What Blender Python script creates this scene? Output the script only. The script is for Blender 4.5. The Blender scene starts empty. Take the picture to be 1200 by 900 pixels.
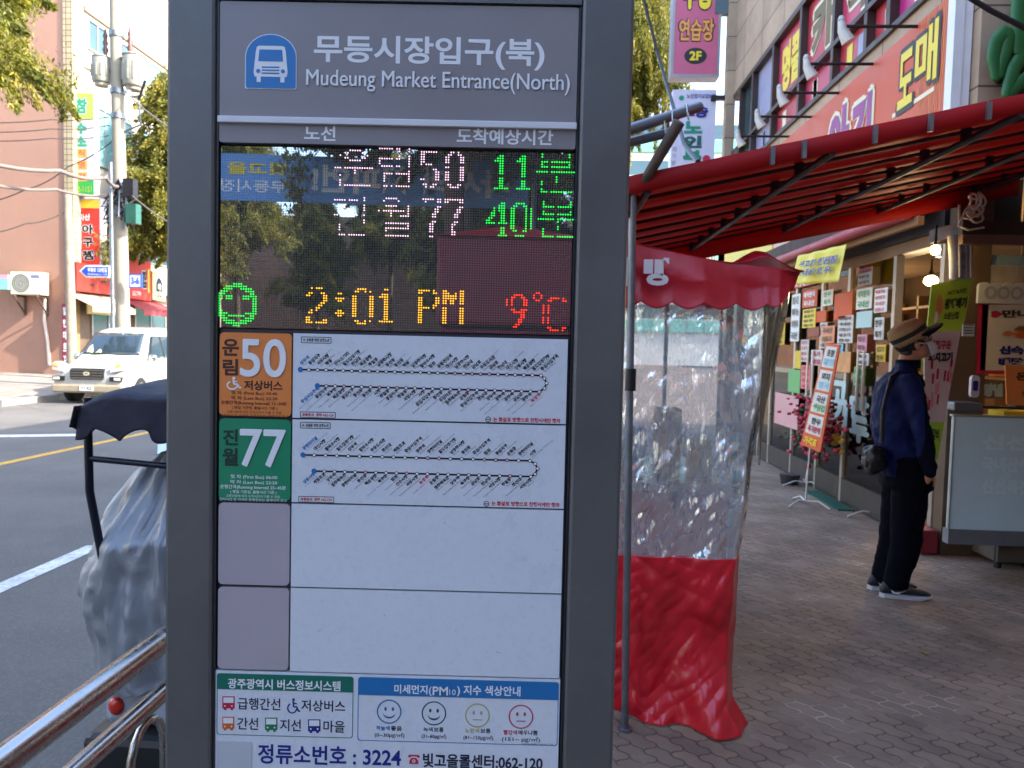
import bpy, bmesh, math, random
import numpy as np
from mathutils import Vector, Matrix, Euler, noise
from mathutils.bvhtree import BVHTree

R = math.radians
PI = math.pi
rnd = random.Random(7)
scene = bpy.context.scene
COL = scene.collection

# ------------------------------------------------------------------ camera
FPX = 867.0                       # focal length in pixels of a 1200 px wide frame
CAM = Vector((0, 0, 1.6))
CAM_M = (Matrix.Rotation(R(2.97), 3, 'Z') @ Matrix.Rotation(R(90 - 3.0), 3, 'X') @ Matrix.Rotation(R(1.31), 3, 'Z'))
cam_d = bpy.data.cameras.new('camera')
cam_d.sensor_width = 36.0
cam_d.lens = FPX / 1200 * 36.0
cam_d.clip_start = 0.05
cam_d.clip_end = 3000
cam_d.dof.use_dof = True
cam_d.dof.focus_distance = 1.25
cam_d.dof.aperture_fstop = 11.0
cam = bpy.data.objects.new('camera', cam_d)
COL.objects.link(cam)
cam.matrix_world = Matrix.Translation(CAM) @ CAM_M.to_4x4()
scene.camera = cam

# ------------------------------------------------------------------ sky, sun, exposure
SUN_EL, SUN_AZ = R(37), R(102)    # azimuth clockwise from +Y
world = bpy.data.worlds.new('World')
scene.world = world
world.use_nodes = True
wn = world.node_tree.nodes
sky = wn.new('ShaderNodeTexSky')
sky.sky_type = 'NISHITA'
sky.sun_disc = False
sky.sun_elevation = SUN_EL
sky.sun_rotation = SUN_AZ
sky.air_density = 1.0
sky.dust_density = 1.6
sky.ozone_density = 1.5
wn['Background'].inputs[1].default_value = 0.15
world.node_tree.links.new(sky.outputs[0], wn['Background'].inputs[0])
sun_d = bpy.data.lights.new('sun', 'SUN')
sun_d.energy = 2.0
sun_d.angle = R(0.5)
sun_d.color = (1.0, 0.93, 0.82)
sun = bpy.data.objects.new('sun', sun_d)
COL.objects.link(sun)
SUN_DIR = Vector((math.sin(SUN_AZ) * math.cos(SUN_EL), math.cos(SUN_AZ) * math.cos(SUN_EL), math.sin(SUN_EL)))
sun.rotation_euler = SUN_DIR.to_track_quat('Z', 'Y').to_euler()
sun.location = (20, -20, 30)
vs = scene.view_settings
vs.view_transform = 'Standard'
vs.look = 'None'
vs.gamma = 1
vs.use_curve_mapping = False
vs.exposure = 2.85
scene.cycles.max_bounces = 8
scene.cycles.transparent_max_bounces = 12
scene.cycles.use_denoising = True

# ------------------------------------------------------------------ pixel -> point on a real plane
def ray(px, py):
    return CAM_M @ Vector(((px - 600) / FPX, -(py - 450) / FPX, -1))
def onY(px, py, y):
    d = ray(px, py); return CAM + d * ((y - CAM.y) / d.y)
def onX(px, py, x):
    d = ray(px, py); return CAM + d * ((x - CAM.x) / d.x)
def onZ(px, py, z):
    d = ray(px, py); return CAM + d * ((z - CAM.z) / d.z)

# ------------------------------------------------------------------ materials
def lin(c):
    o = []
    for v in c[:3]:
        v = v / 255.0
        o.append(v / 12.92 if v <= 0.04045 else ((v + 0.055) / 1.055) ** 2.4)
    return (o[0], o[1], o[2], 1.0)
MATS = {}
def mat(name, col, rough=0.6, metal=0.0, var=0.12, scale=6.0, bump=0.0, bscale=40.0, emit=0.0, spec=0.5, coat=0.0, dirt=None):
    if name in MATS: return MATS[name]
    m = bpy.data.materials.new(name); m.use_nodes = True
    nt = m.node_tree; N = nt.nodes; L = nt.links
    b = N['Principled BSDF']
    c = lin(col)
    b.inputs['Base Color'].default_value = c
    b.inputs['Roughness'].default_value = rough
    b.inputs['Metallic'].default_value = metal
    b.inputs['Specular IOR Level'].default_value = spec
    b.inputs['Coat Weight'].default_value = coat
    m.diffuse_color = c
    if emit > 0:
        b.inputs['Emission Color'].default_value = c
        b.inputs['Emission Strength'].default_value = emit
    tc = N.new('ShaderNodeTexCoord')
    if var > 0:
        n1 = N.new('ShaderNodeTexNoise'); n1.inputs['Scale'].default_value = scale
        n1.inputs['Detail'].default_value = 6; n1.inputs['Roughness'].default_value = 0.65
        L.new(tc.outputs['Object'], n1.inputs['Vector'])
        mr = N.new('ShaderNodeMapRange')
        mr.inputs[1].default_value = 0.3; mr.inputs[2].default_value = 0.7
        mr.inputs[3].default_value = 1 - var; mr.inputs[4].default_value = 1 + var * 0.7
        L.new(n1.outputs['Fac'], mr.inputs[0])
        mx = N.new('ShaderNodeMix'); mx.data_type = 'RGBA'; mx.blend_type = 'MULTIPLY'
        mx.inputs[0].default_value = 1.0
        mx.inputs[6].default_value = c
        L.new(mr.outputs[0], mx.inputs[7])
        out = mx.outputs[2]
        if dirt:
            n3 = N.new('ShaderNodeTexNoise'); n3.inputs['Scale'].default_value = dirt[1]
            n3.inputs['Detail'].default_value = 8; n3.inputs['Roughness'].default_value = 0.7
            L.new(tc.outputs['Object'], n3.inputs['Vector'])
            r3 = N.new('ShaderNodeMapRange'); r3.inputs[1].default_value = 0.5; r3.inputs[2].default_value = 0.72
            r3.inputs[3].default_value = 0; r3.inputs[4].default_value = dirt[2]
            L.new(n3.outputs['Fac'], r3.inputs[0])
            m3 = N.new('ShaderNodeMix'); m3.data_type = 'RGBA'
            L.new(r3.outputs[0], m3.inputs[0]); L.new(out, m3.inputs[6]); m3.inputs[7].default_value = lin(dirt[0])
            out = m3.outputs[2]
        L.new(out, b.inputs['Base Color'])
        r2 = N.new('ShaderNodeMapRange')
        r2.inputs[1].default_value = 0.3; r2.inputs[2].default_value = 0.7
        r2.inputs[3].default_value = max(0.02, rough - 0.08); r2.inputs[4].default_value = min(1, rough + 0.1)
        L.new(n1.outputs['Fac'], r2.inputs[0]); L.new(r2.outputs[0], b.inputs['Roughness'])
    if bump > 0:
        n2 = N.new('ShaderNodeTexNoise'); n2.inputs['Scale'].default_value = bscale; n2.inputs['Detail'].default_value = 5
        L.new(tc.outputs['Object'], n2.inputs['Vector'])
        bp = N.new('ShaderNodeBump'); bp.inputs['Strength'].default_value = min(1, bump); bp.inputs['Distance'].default_value = 0.02
        L.new(n2.outputs['Fac'], bp.inputs['Height']); L.new(bp.outputs[0], b.inputs['Normal'])
    MATS[name] = m
    return m

def glass(name, tint=(200, 215, 215), opac=0.25, rough=0.03, ior=1.5, bump=0.0, bscale=6, milky=0.0, stretch=None):
    """a sheet of glass or clear plastic: see-through, mirror reflections, a little milky"""
    m = bpy.data.materials.new(name); m.use_nodes = True
    nt = m.node_tree; N = nt.nodes; L = nt.links
    for n in list(N): N.remove(n)
    out = N.new('ShaderNodeOutputMaterial')
    tr = N.new('ShaderNodeBsdfTransparent'); tr.inputs[0].default_value = lin(tint)
    p = N.new('ShaderNodeBsdfPrincipled')
    p.inputs['Base Color'].default_value = lin(tint); p.inputs['Roughness'].default_value = rough
    gl = N.new('ShaderNodeBsdfGlossy'); gl.inputs[0].default_value = (1, 1, 1, 1); gl.inputs['Roughness'].default_value = rough
    fr = N.new('ShaderNodeFresnel'); fr.inputs[0].default_value = ior
    m1 = N.new('ShaderNodeMixShader'); m1.inputs[0].default_value = milky
    m2 = N.new('ShaderNodeMixShader')
    ad = N.new('ShaderNodeMath'); ad.operation = 'ADD'; ad.inputs[1].default_value = opac; ad.use_clamp = True
    L.new(fr.outputs[0], ad.inputs[0])
    L.new(tr.outputs[0], m1.inputs[1]); L.new(p.outputs[0], m1.inputs[2])
    L.new(ad.outputs[0], m2.inputs[0]); L.new(m1.outputs[0], m2.inputs[1]); L.new(gl.outputs[0], m2.inputs[2])
    L.new(m2.outputs[0], out.inputs[0])
    if bump > 0:
        tc = N.new('ShaderNodeTexCoord'); mp = N.new('ShaderNodeMapping')
        if stretch: mp.inputs['Scale'].default_value = stretch
        n2 = N.new('ShaderNodeTexNoise'); n2.inputs['Scale'].default_value = bscale; n2.inputs['Detail'].default_value = 4
        n2.inputs['Distortion'].default_value = 1.2
        L.new(tc.outputs['Object'], mp.inputs[0]); L.new(mp.outputs[0], n2.inputs['Vector'])
        bp = N.new('ShaderNodeBump'); bp.inputs['Strength'].default_value = bump; bp.inputs['Distance'].default_value = 0.03
        L.new(n2.outputs['Fac'], bp.inputs['Height'])
        L.new(bp.outputs[0], gl.inputs['Normal']); L.new(bp.outputs[0], p.inputs['Normal']); L.new(bp.outputs[0], fr.inputs['Normal'])
    MATS[name] = m
    return m

def brickmat(name, c1, c2, cm, bw, bh, mortar=0.012, rot=0.0, wave=0.0, rough=0.85, plane='XY', bump=0.4, offset=0.5, var=0.25, squash=1.0, stains=None):
    """pavers, bricks, tiles: a brick texture laid in the object's own plane"""
    m = bpy.data.materials.new(name); m.use_nodes = True
    nt = m.node_tree; N = nt.nodes; L = nt.links
    b = N['Principled BSDF']; b.inputs['Roughness'].default_value = rough
    tc = N.new('ShaderNodeTexCoord')
    sp = N.new('ShaderNodeSeparateXYZ'); L.new(tc.outputs['Object'], sp.inputs[0])
    cb = N.new('ShaderNodeCombineXYZ')
    idx = {'XY': (0, 1), 'XZ': (0, 2), 'YZ': (1, 2)}[plane]
    L.new(sp.outputs[idx[0]], cb.inputs[0]); L.new(sp.outputs[idx[1]], cb.inputs[1])
    mp = N.new('ShaderNodeMapping'); mp.inputs['Rotation'].default_value = (0, 0, rot)
    L.new(cb.outputs[0], mp.inputs[0])
    vec = mp.outputs[0]
    if wave > 0:      # wavy sides of interlocking pavers
        s2 = N.new('ShaderNodeSeparateXYZ'); L.new(vec, s2.inputs[0])
        def sine(sock, freq):
            a = N.new('ShaderNodeMath'); a.operation = 'MULTIPLY'; a.inputs[1].default_value = freq; L.new(sock, a.inputs[0])
            s = N.new('ShaderNodeMath'); s.operation = 'SINE'; L.new(a.outputs[0], s.inputs[0])
            k = N.new('ShaderNodeMath'); k.operation = 'MULTIPLY'; k.inputs[1].default_value = wave; L.new(s.outputs[0], k.inputs[0])
            return k.outputs[0]
        ax = N.new('ShaderNodeMath'); L.new(s2.outputs[0], ax.inputs[0]); L.new(sine(s2.outputs[1], 2 * PI / bh), ax.inputs[1])
        ay = N.new('ShaderNodeMath'); L.new(s2.outputs[1], ay.inputs[0]); L.new(sine(s2.outputs[0], 4 * PI / bw), ay.inputs[1])
        c2b = N.new('ShaderNodeCombineXYZ'); L.new(ax.outputs[0], c2b.inputs[0]); L.new(ay.outputs[0], c2b.inputs[1])
        vec = c2b.outputs[0]
    bt = N.new('ShaderNodeTexBrick')
    bt.offset = offset; bt.squash = squash
    bt.inputs['Scale'].default_value = 1.0
    bt.inputs['Brick Width'].default_value = bw; bt.inputs['Row Height'].default_value = bh
    bt.inputs['Mortar Size'].default_value = mortar; bt.inputs['Mortar Smooth'].default_value = 0.3
    bt.inputs['Color1'].default_value = lin(c1); bt.inputs['Color2'].default_value = lin(c2); bt.inputs['Mortar'].default_value = lin(cm)
    L.new(vec, bt.inputs['Vector'])
    n1 = N.new('ShaderNodeTexNoise'); n1.inputs['Scale'].default_value = 1.3; n1.inputs['Detail'].default_value = 9
    n1.inputs['Roughness'].default_value = 0.72
    L.new(tc.outputs['Object'], n1.inputs['Vector'])
    mr = N.new('ShaderNodeMapRange'); mr.inputs[1].default_value = 0.3; mr.inputs[2].default_value = 0.7
    mr.inputs[3].default_value = 1 - var; mr.inputs[4].default_value = 1 + var
    L.new(n1.outputs['Fac'], mr.inputs[0])
    mx = N.new('ShaderNodeMix'); mx.data_type = 'RGBA'; mx.blend_type = 'MULTIPLY'; mx.inputs[0].default_value = 1
    L.new(bt.outputs['Color'], mx.inputs[6]); L.new(mr.outputs[0], mx.inputs[7])
    col_out = mx.outputs[2]
    if stains:      # pale sand in some joints, dark stains and gum spots
        nj = N.new('ShaderNodeTexNoise'); nj.inputs['Scale'].default_value = 2.2; nj.inputs['Detail'].default_value = 7; L.new(tc.outputs['Object'], nj.inputs['Vector'])
        rj = N.new('ShaderNodeMapRange'); rj.inputs[1].default_value = 0.5; rj.inputs[2].default_value = 0.66; L.new(nj.outputs['Fac'], rj.inputs[0])
        mj = N.new('ShaderNodeMix'); mj.data_type = 'RGBA'; mj.inputs[6].default_value = lin(cm); mj.inputs[7].default_value = lin(stains)
        L.new(rj.outputs[0], mj.inputs[0]); L.new(mj.outputs[2], bt.inputs['Mortar'])
        vo = N.new('ShaderNodeTexVoronoi'); vo.inputs['Scale'].default_value = 2.6; L.new(tc.outputs['Object'], vo.inputs['Vector'])
        rv = N.new('ShaderNodeMapRange'); rv.inputs[1].default_value = 0.035; rv.inputs[2].default_value = 0.06; rv.inputs[3].default_value = 0.55; rv.inputs[4].default_value = 0.0; L.new(vo.outputs['Distance'], rv.inputs[0])
        n5 = N.new('ShaderNodeTexNoise'); n5.inputs['Scale'].default_value = 0.8; n5.inputs['Detail'].default_value = 10; n5.inputs['Roughness'].default_value = 0.75; L.new(tc.outputs['Object'], n5.inputs['Vector'])
        r5 = N.new('ShaderNodeMapRange'); r5.inputs[1].default_value = 0.54; r5.inputs[2].default_value = 0.7; r5.inputs[4].default_value = 0.55; L.new(n5.outputs['Fac'], r5.inputs[0])
        a5 = N.new('ShaderNodeMath'); a5.operation = 'MAXIMUM'; L.new(rv.outputs[0], a5.inputs[0]); L.new(r5.outputs[0], a5.inputs[1])
        ms = N.new('ShaderNodeMix'); ms.data_type = 'RGBA'; L.new(a5.outputs[0], ms.inputs[0]); L.new(col_out, ms.inputs[6]); ms.inputs[7].default_value = lin((58, 50, 46))
        col_out = ms.outputs[2]
    L.new(col_out, b.inputs['Base Color'])
    iv = N.new('ShaderNodeMath'); iv.operation = 'SUBTRACT'; iv.inputs[0].default_value = 1.0; L.new(bt.outputs['Fac'], iv.inputs[1])
    n2 = N.new('ShaderNodeTexNoise'); n2.inputs['Scale'].default_value = 90; L.new(tc.outputs['Object'], n2.inputs['Vector'])
    hm = N.new('ShaderNodeMath'); hm.operation = 'MULTIPLY_ADD'; hm.inputs[1].default_value = 0.25
    L.new(n2.outputs['Fac'], hm.inputs[0]); L.new(iv.outputs[0], hm.inputs[2])
    bp = N.new('ShaderNodeBump'); bp.inputs['Strength'].default_value = bump; bp.inputs['Distance'].default_value = 0.01
    L.new(hm.outputs[0], bp.inputs['Height']); L.new(bp.outputs[0], b.inputs['Normal'])
    MATS[name] = m
    return m

# ------------------------------------------------------------------ text as filled flat lettering
_fc = bpy.data.curves.new('lettering_source', 'FONT')
_fo = bpy.data.objects.new('lettering_source', _fc)
COL.objects.link(_fo)
_tcache = {}
def text_geo(s, bold, res):
    k = (s, bold, res)
    if k not in _tcache:
        _fc.body = s; _fc.offset = bold; _fc.resolution_u = res
        me = bpy.data.meshes.new_from_object(_fo)
        vs_ = [(v.co.x, v.co.y) for v in me.vertices]
        fs_ = [tuple(p.vertices) for p in me.polygons]
        bpy.data.meshes.remove(me)
        xs = [v[0] for v in vs_] or [0, 1]; ys = [v[1] for v in vs_] or [0, 1]
        _tcache[k] = (vs_, fs_, min(xs), max(xs), min(ys), max(ys))
    return _tcache[k]

# ------------------------------------------------------------------ mesh builder
class MB:
    def __init__(self, M=None):
        self.v = []; self.f = []; self.mi = []; self.sm = []; self.mats = []; self.M = M or Matrix.Identity(4)
    def mid(self, m):
        if m not in self.mats: self.mats.append(m)
        return self.mats.index(m)
    def add(self, vs_, fs_, m, smooth=False):
        o = len(self.v); M = self.M
        self.v += [M @ Vector(p) for p in vs_]
        k = self.mid(m)
        for f in fs_:
            self.f.append(tuple(i + o for i in f)); self.mi.append(k); self.sm.append(smooth)
    def box(self, lo, hi, m, bev=0.0):
        x0, y0, z0 = lo; x1, y1, z1 = hi
        if bev > 0:
            bm = bmesh.new(); bmesh.ops.create_cube(bm, size=1)
            for v in bm.verts:
                v.co = Vector(((x0 + x1) / 2 + v.co.x * (x1 - x0), (y0 + y1) / 2 + v.co.y * (y1 - y0), (z0 + z1) / 2 + v.co.z * (z1 - z0)))
            bmesh.ops.bevel(bm, geom=bm.edges[:], offset=bev, segments=2, affect='EDGES', profile=0.5)
            bm.verts.index_update()
            self.add([tuple(v.co) for v in bm.verts], [tuple(v.index for v in f.verts) for f in bm.faces], m, False)
            bm.free(); return
        vs_ = [(x0, y0, z0), (x1, y0, z0), (x1, y1, z0), (x0, y1, z0), (x0, y0, z1), (x1, y0, z1), (x1, y1, z1), (x0, y1, z1)]
        self.add(vs_, [(0, 3, 2, 1), (4, 5, 6, 7), (0, 1, 5, 4), (1, 2, 6, 5), (2, 3, 7, 6), (3, 0, 4, 7)], m)
    def poly(self, pts, m):
        self.add(pts, [tuple(range(len(pts)))], m)
    def prism(self, p2, y0, y1, m, smooth=False):
        """outline in x,z extruded from y0 (front) to y1 (back)"""
        n = len(p2)
        vs_ = [(p[0], y0, p[1]) for p in p2] + [(p[0], y1, p[1]) for p in p2]
        fs_ = [tuple(range(n)), tuple(range(2 * n - 1, n - 1, -1))]
        fs_ += [(i, i + n, (i + 1) % n + n, (i + 1) % n) for i in range(n)]
        self.add(vs_, fs_, m, smooth)
    def tube(self, pts, r, m, seg=10, cap=True, smooth=True):
        pts = [Vector(p) for p in pts]; n = len(pts)
        rs = r if isinstance(r, (list, tuple)) else [r] * n
        vs_ = []; fs_ = []
        up = None
        for i, p in enumerate(pts):
            d = (pts[min(i + 1, n - 1)] - pts[max(i - 1, 0)]).normalized()
            if up is None:
                up = Vector((0, 0, 1)) if abs(d.z) < 0.9 else Vector((1, 0, 0))
            a = d.cross(up).normalized(); b_ = a.cross(d).normalized(); up = b_
            for k in range(seg):
                t = 2 * PI * k / seg
                vs_.append(tuple(p + (a * math.cos(t) + b_ * math.sin(t)) * rs[i]))
        for i in range(n - 1):
            for k in range(seg):
                k2 = (k + 1) % seg
                fs_.append((i * seg + k, i * seg + k2, (i + 1) * seg + k2, (i + 1) * seg + k))
        self.add(vs_, fs_, m, smooth)
        if cap:
            self.add(vs_[:seg], [tuple(range(seg - 1, -1, -1))], m)
            self.add(vs_[-seg:], [tuple(range(seg))], m)
    def rings(self, rings, m, smooth=True, cap=True):
        n = len(rings[0]); vs_ = [tuple(p) for r_ in rings for p in r_]; fs_ = []
        for i in range(len(rings) - 1):
            for k in range(n):
                k2 = (k + 1) % n
                fs_.append((i * n + k, i * n + k2, (i + 1) * n + k2, (i + 1) * n + k))
        if cap:
            fs_.append(tuple(range(n - 1, -1, -1))); fs_.append(tuple(range((len(rings) - 1) * n, len(rings) * n)))
        self.add(vs_, fs_, m, smooth)
    def grid(self, fn, nu, nv, m, smooth=True):
        vs_ = [tuple(fn(i / nu, j / nv)) for j in range(nv + 1) for i in range(nu + 1)]
        fs_ = [(j * (nu + 1) + i, j * (nu + 1) + i + 1, (j + 1) * (nu + 1) + i + 1, (j + 1) * (nu + 1) + i) for j in range(nv) for i in range(nu)]
        self.add(vs_, fs_, m, smooth)
    def disc(self, c, r, m, seg=16, r2=None, y=None):
        """flat disc or ring in the x,z plane"""
        cx, cy, cz = c
        if r2 is None:
            self.add([(cx + r * math.cos(2 * PI * k / seg), cy, cz + r * math.sin(2 * PI * k / seg)) for k in range(seg)], [tuple(range(seg))], m)
        else:
            vs_ = []
            for k in range(seg):
                a = 2 * PI * k / seg
                vs_ += [(cx + r * math.cos(a), cy, cz + r * math.sin(a)), (cx + r2 * math.cos(a), cy, cz + r2 * math.sin(a))]
            self.add(vs_, [(2 * k, 2 * ((k + 1) % seg), 2 * ((k + 1) % seg) + 1, 2 * k + 1) for k in range(seg)], m)
    def ball(self, c, r, m, seg=12, sc=(1, 1, 1)):
        rg = []
        for i in range(1, seg // 2):
            th = PI * i / (seg // 2)
            rg.append([(c[0] + sc[0] * r * math.sin(th) * math.cos(2 * PI * k / seg), c[1] + sc[1] * r * math.sin(th) * math.sin(2 * PI * k / seg), c[2] - sc[2] * r * math.cos(th)) for k in range(seg)])
        self.rings(rg, m)
    def text(self, s, m, x0, x1, z0, z1, y, bold=0.0, res=3, O=None, U=None, V=None):
        """lettering whose own bounding box fills x0..x1, z0..z1 at depth y (or O + u U + v V)"""
        if bold >= 0.08 or (s.isascii() and bold > 0):      # heavy strokes: shifted copies, each a hair in front of the last
            t = bold * 0.8
            vs_, fs_, ax, bx, ay, by = text_geo(s, 0.0, res)
            w = bx - ax + 2 * t; h = by - ay + 2 * t
            for k in range(8):
                dx, dy = t * (1 + math.cos(PI * k / 4)), t * (1 + math.sin(PI * k / 4))
                if O is None:
                    self.add([(x0 + (p[0] - ax + dx) / w * (x1 - x0), y - .0002 * k, z0 + (p[1] - ay + dy) / h * (z1 - z0)) for p in vs_], fs_, m)
                else:
                    O_ = Vector(O); U_ = Vector(U); V_ = Vector(V); n_ = U_.cross(V_).normalized() * .0002 * k
                    self.add([tuple(O_ + n_ + U_ * ((p[0] - ax + dx) / w) + V_ * ((p[1] - ay + dy) / h)) for p in vs_], fs_, m)
            return
        vs_, fs_, ax, bx, ay, by = text_geo(s, bold, res)
        w = max(bx - ax, 1e-6); h = max(by - ay, 1e-6)
        if O is None:
            pts = [(x0 + (p[0] - ax) / w * (x1 - x0), y, z0 + (p[1] - ay) / h * (z1 - z0)) for p in vs_]
        else:
            O = Vector(O); U = Vector(U); V = Vector(V)
            pts = [tuple(O + U * ((p[0] - ax) / w) + V * ((p[1] - ay) / h)) for p in vs_]
        self.add(pts, fs_, m)
    def build(self, name, parent=None, world=False, **tags):
        me = bpy.data.meshes.new(name)
        off = Vector((0, 0, 0))
        if world and parent is not None:
            off = parent['_base'] if '_base' in parent else parent.location
            off = Vector(off)
        me.from_pydata([tuple(v - off) for v in self.v], [], self.f)
        for m in self.mats: me.materials.append(m)
        me.polygons.foreach_set('material_index', self.mi)
        me.polygons.foreach_set('use_smooth', self.sm)
        me.update()
        o = bpy.data.objects.new(name, me); COL.objects.link(o)
        if parent is not None: o.parent = parent
        for k, v in tags.items(): o[k] = v
        return o

def thing(name, label, cat, loc=(0, 0, 0), group=None, rot=(0, 0, 0)):
    o = bpy.data.objects.new(name, None); COL.objects.link(o)
    o.empty_display_size = 0.1
    o.location = loc; o.rotation_euler = rot
    o['label'] = label; o['category'] = cat
    if group: o['group'] = group
    return o
def tag(o, label, cat, group=None):
    o['label'] = label; o['category'] = cat
    if group: o['group'] = group
    return o
def rebase(o, loc):
    """move a one-mesh thing's origin to its base without moving its geometry"""
    o.data.transform(Matrix.Translation(-Vector(loc))); o.location = loc
    return o
def structure(o):
    o['kind'] = 'structure'; return o
def dup(o, parent=None):
    c = o.copy(); COL.objects.link(c)
    if parent is not None: c.parent = parent
    for ch in list(o.children): dup(ch, c)
    return c
def mods(o, *specs, bake=False):
    """bake modifiers into the mesh"""
    for t, kw in specs:
        md = o.modifiers.new(t.lower(), t)
        for k, v in kw.items(): setattr(md, k, v)
    if not bake: return o
    dg = bpy.context.evaluated_depsgraph_get()
    me = bpy.data.meshes.new_from_object(o.evaluated_get(dg))
    old = o.data; o.modifiers.clear(); o.data = me; bpy.data.meshes.remove(old)
    return o
def rrect(x0, x1, z0, z1, r, n=5):
    p = []
    for cx, cz, a0 in ((x1 - r, z0 + r, -90), (x1 - r, z1 - r, 0), (x0 + r, z1 - r, 90), (x0 + r, z0 + r, 180)):
        for k in range(n + 1):
            a = R(a0 + 90 * k / n); p.append((cx + r * math.cos(a), cz + r * math.sin(a)))
    return p
def shade_flat_sharp(o, ang=35):
    for p in o.data.polygons: p.use_smooth = True
    o.data.set_sharp_from_angle(angle=R(ang))
    return o
FACE_L = Matrix.Rotation(R(90), 4, 'Z')     # a facade seen when looking to -x
FACE_R = Matrix.Rotation(R(-90), 4, 'Z')    # a facade seen when looking to +x

# common materials
WHITE = mat('white_print', (235, 236, 238), 0.5, var=0.03)
BLACK = mat('black_print', (24, 24, 28), 0.5, var=0)
STEEL = mat('polished_steel', (176, 172, 168), 0.24, 1.0, var=0.08, scale=30)
GALV = mat('galvanised_steel', (128, 132, 138), 0.42, 0.75, var=0.2, scale=14)
RIBM = mat('awning_rib_paint', (70, 26, 26), 0.6, 0.2, var=0.3)
RUSTY = mat('rusty_steel', (92, 72, 62), 0.65, 0.3, var=0.4, scale=25)
DARK = mat('dark_metal', (40, 38, 40), 0.5, 0.3, var=0.2)
# ================================================================== the setting: ground, road, pavements
KERB_X, LKERB_X, ROAD_Z = -1.14, -12.9, -0.12
def asphalt():
    m = mat('asphalt', (99, 95, 89), 0.86, var=0.3, scale=0.7, bump=0.5, bscale=160, dirt=((140, 136, 130), 70.0, 0.5))
    return m
ASPH = asphalt()
gm = MB(); gm.poly([(-1500, -1500, -0.13), (1500, -1500, -0.13), (1500, 1500, -0.13), (-1500, 1500, -0.13)], mat('earth', (104, 100, 94), 0.95, var=0.3, scale=0.2))
structure(gm.build('ground'))
rm = MB()
rm.poly([(LKERB_X, -60, ROAD_Z), (KERB_X, -60, ROAD_Z), (KERB_X, 160, ROAD_Z), (LKERB_X, 160, ROAD_Z)], ASPH)
rm.poly([(-70, 8.5, ROAD_Z), (LKERB_X, 8.5, ROAD_Z), (LKERB_X, 16.6, ROAD_Z), (-70, 16.6, ROAD_Z)], ASPH)
structure(rm.build('road'))
PAVER = brickmat('interlocking_pavers', (144, 120, 100), (127, 106, 90), (96, 80, 69), 0.15, 0.075, 0.0048, rot=R(52), wave=0.006, bump=0.6, var=0.4, stains=(176, 164, 150))
KERBM = mat('kerb_stone', (150, 146, 138), 0.85, var=0.2, scale=5, bump=0.3)
pm = MB()
pm.poly([(KERB_X + 0.14, -60, 0), (12, -60, 0), (12, 160, 0), (KERB_X + 0.14, 160, 0)], PAVER)
structure(pm.build('pavement'))
km = MB()
y = -60.0
while y < 150:
    km.box((KERB_X, y, -0.3), (KERB_X + 0.14, y + 0.985, 0.004), KERBM, 0.008 if -3 < y < 10 else 0)
    y += 1.0
structure(km.build('kerb'))
lp = MB()
LPAV = brickmat('far_pavement_blocks', (150, 140, 126), (128, 120, 110), (90, 84, 78), 0.3, 0.3, 0.012, bump=0.3, offset=0, var=0.25)
def left_z(y_): return 0.02 + max(0, min(1, (y_ - 18) / 7)) * 0.5
ys = [16.75, 18, 19.5, 21, 22.5, 25, 60, 160]
for a, b in zip(ys[:-1], ys[1:]):
    lp.poly([(-70, a, left_z(a)), (LKERB_X - 0.15, a, left_z(a) * 0.4), (LKERB_X - 0.15, b, left_z(b) * 0.4), (-70, b, left_z(b))], LPAV)
lp.poly([(-70, -60, 0), (LKERB_X - 0.15, -60, 0), (LKERB_X - 0.15, 8.35, 0), (-70, 8.35, 0)], LPAV)
structure(lp.build('pavement'))
k2 = MB()
y = 16.75
while y < 120:
    k2.box((LKERB_X - 0.15, y, -0.3), (LKERB_X, y + 0.985, left_z(y) * 0.4 + 0.03), KERBM); y += 1.0
x = -70.0
while x < LKERB_X - 0.2:
    k2.box((x, 16.6, -0.3), (min(x + 0.985, LKERB_X), 16.747, 0.03), KERBM); x += 1.0
structure(k2.build('kerb'))
# road markings and a pale cross bar: thin worn sheets
def marking(name, col):
    m = mat(name, col, 0.8, var=0.25, scale=6, dirt=((90, 90, 92), 28.0, 0.85)); return m
WMARK = marking('worn_white_paint', (205, 205, 200)); YMARK = marking('worn_yellow_paint', (206, 158, 62))
mk = MB()
mz = ROAD_Z + 0.004
xl = onZ(60, 663, ROAD_Z).x
yy = -24.0
y_end = onZ(112, 640, ROAD_Z).y
for k in range(-4, 12):
    b = y_end + k * 8.0
    mk.poly([(xl - 0.075, b - 3.0, mz), (xl + 0.075, b - 3.0, mz), (xl + 0.075, b, mz), (xl - 0.075, b, mz)], WMARK)
xc = onZ(80, 527, ROAD_Z).x
for d in (0,):
    mk.poly([(xc + d - 0.075, -50, mz), (xc + d + 0.075, -50, mz), (xc + d + 0.075, 15.5, mz), (xc + d - 0.075, 15.5, mz)], YMARK)
mk.poly([(xc - 0.075, 22, mz), (xc + 0.075, 22, mz), (xc + 0.075, 150, mz), (xc - 0.075, 150, mz)], YMARK)
a, b = onZ(0, 516, ROAD_Z), onZ(97, 510, ROAD_Z)
mk.poly([(a.x - 1.5, a.y - .15, mz), (b.x, b.y - .15, mz), (b.x, b.y + .2, mz), (a.x - 1.5, a.y + .2, mz)], WMARK)  # pale bar across the far lanes, in the lane-line material
structure(mk.build('road_marking'))

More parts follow.
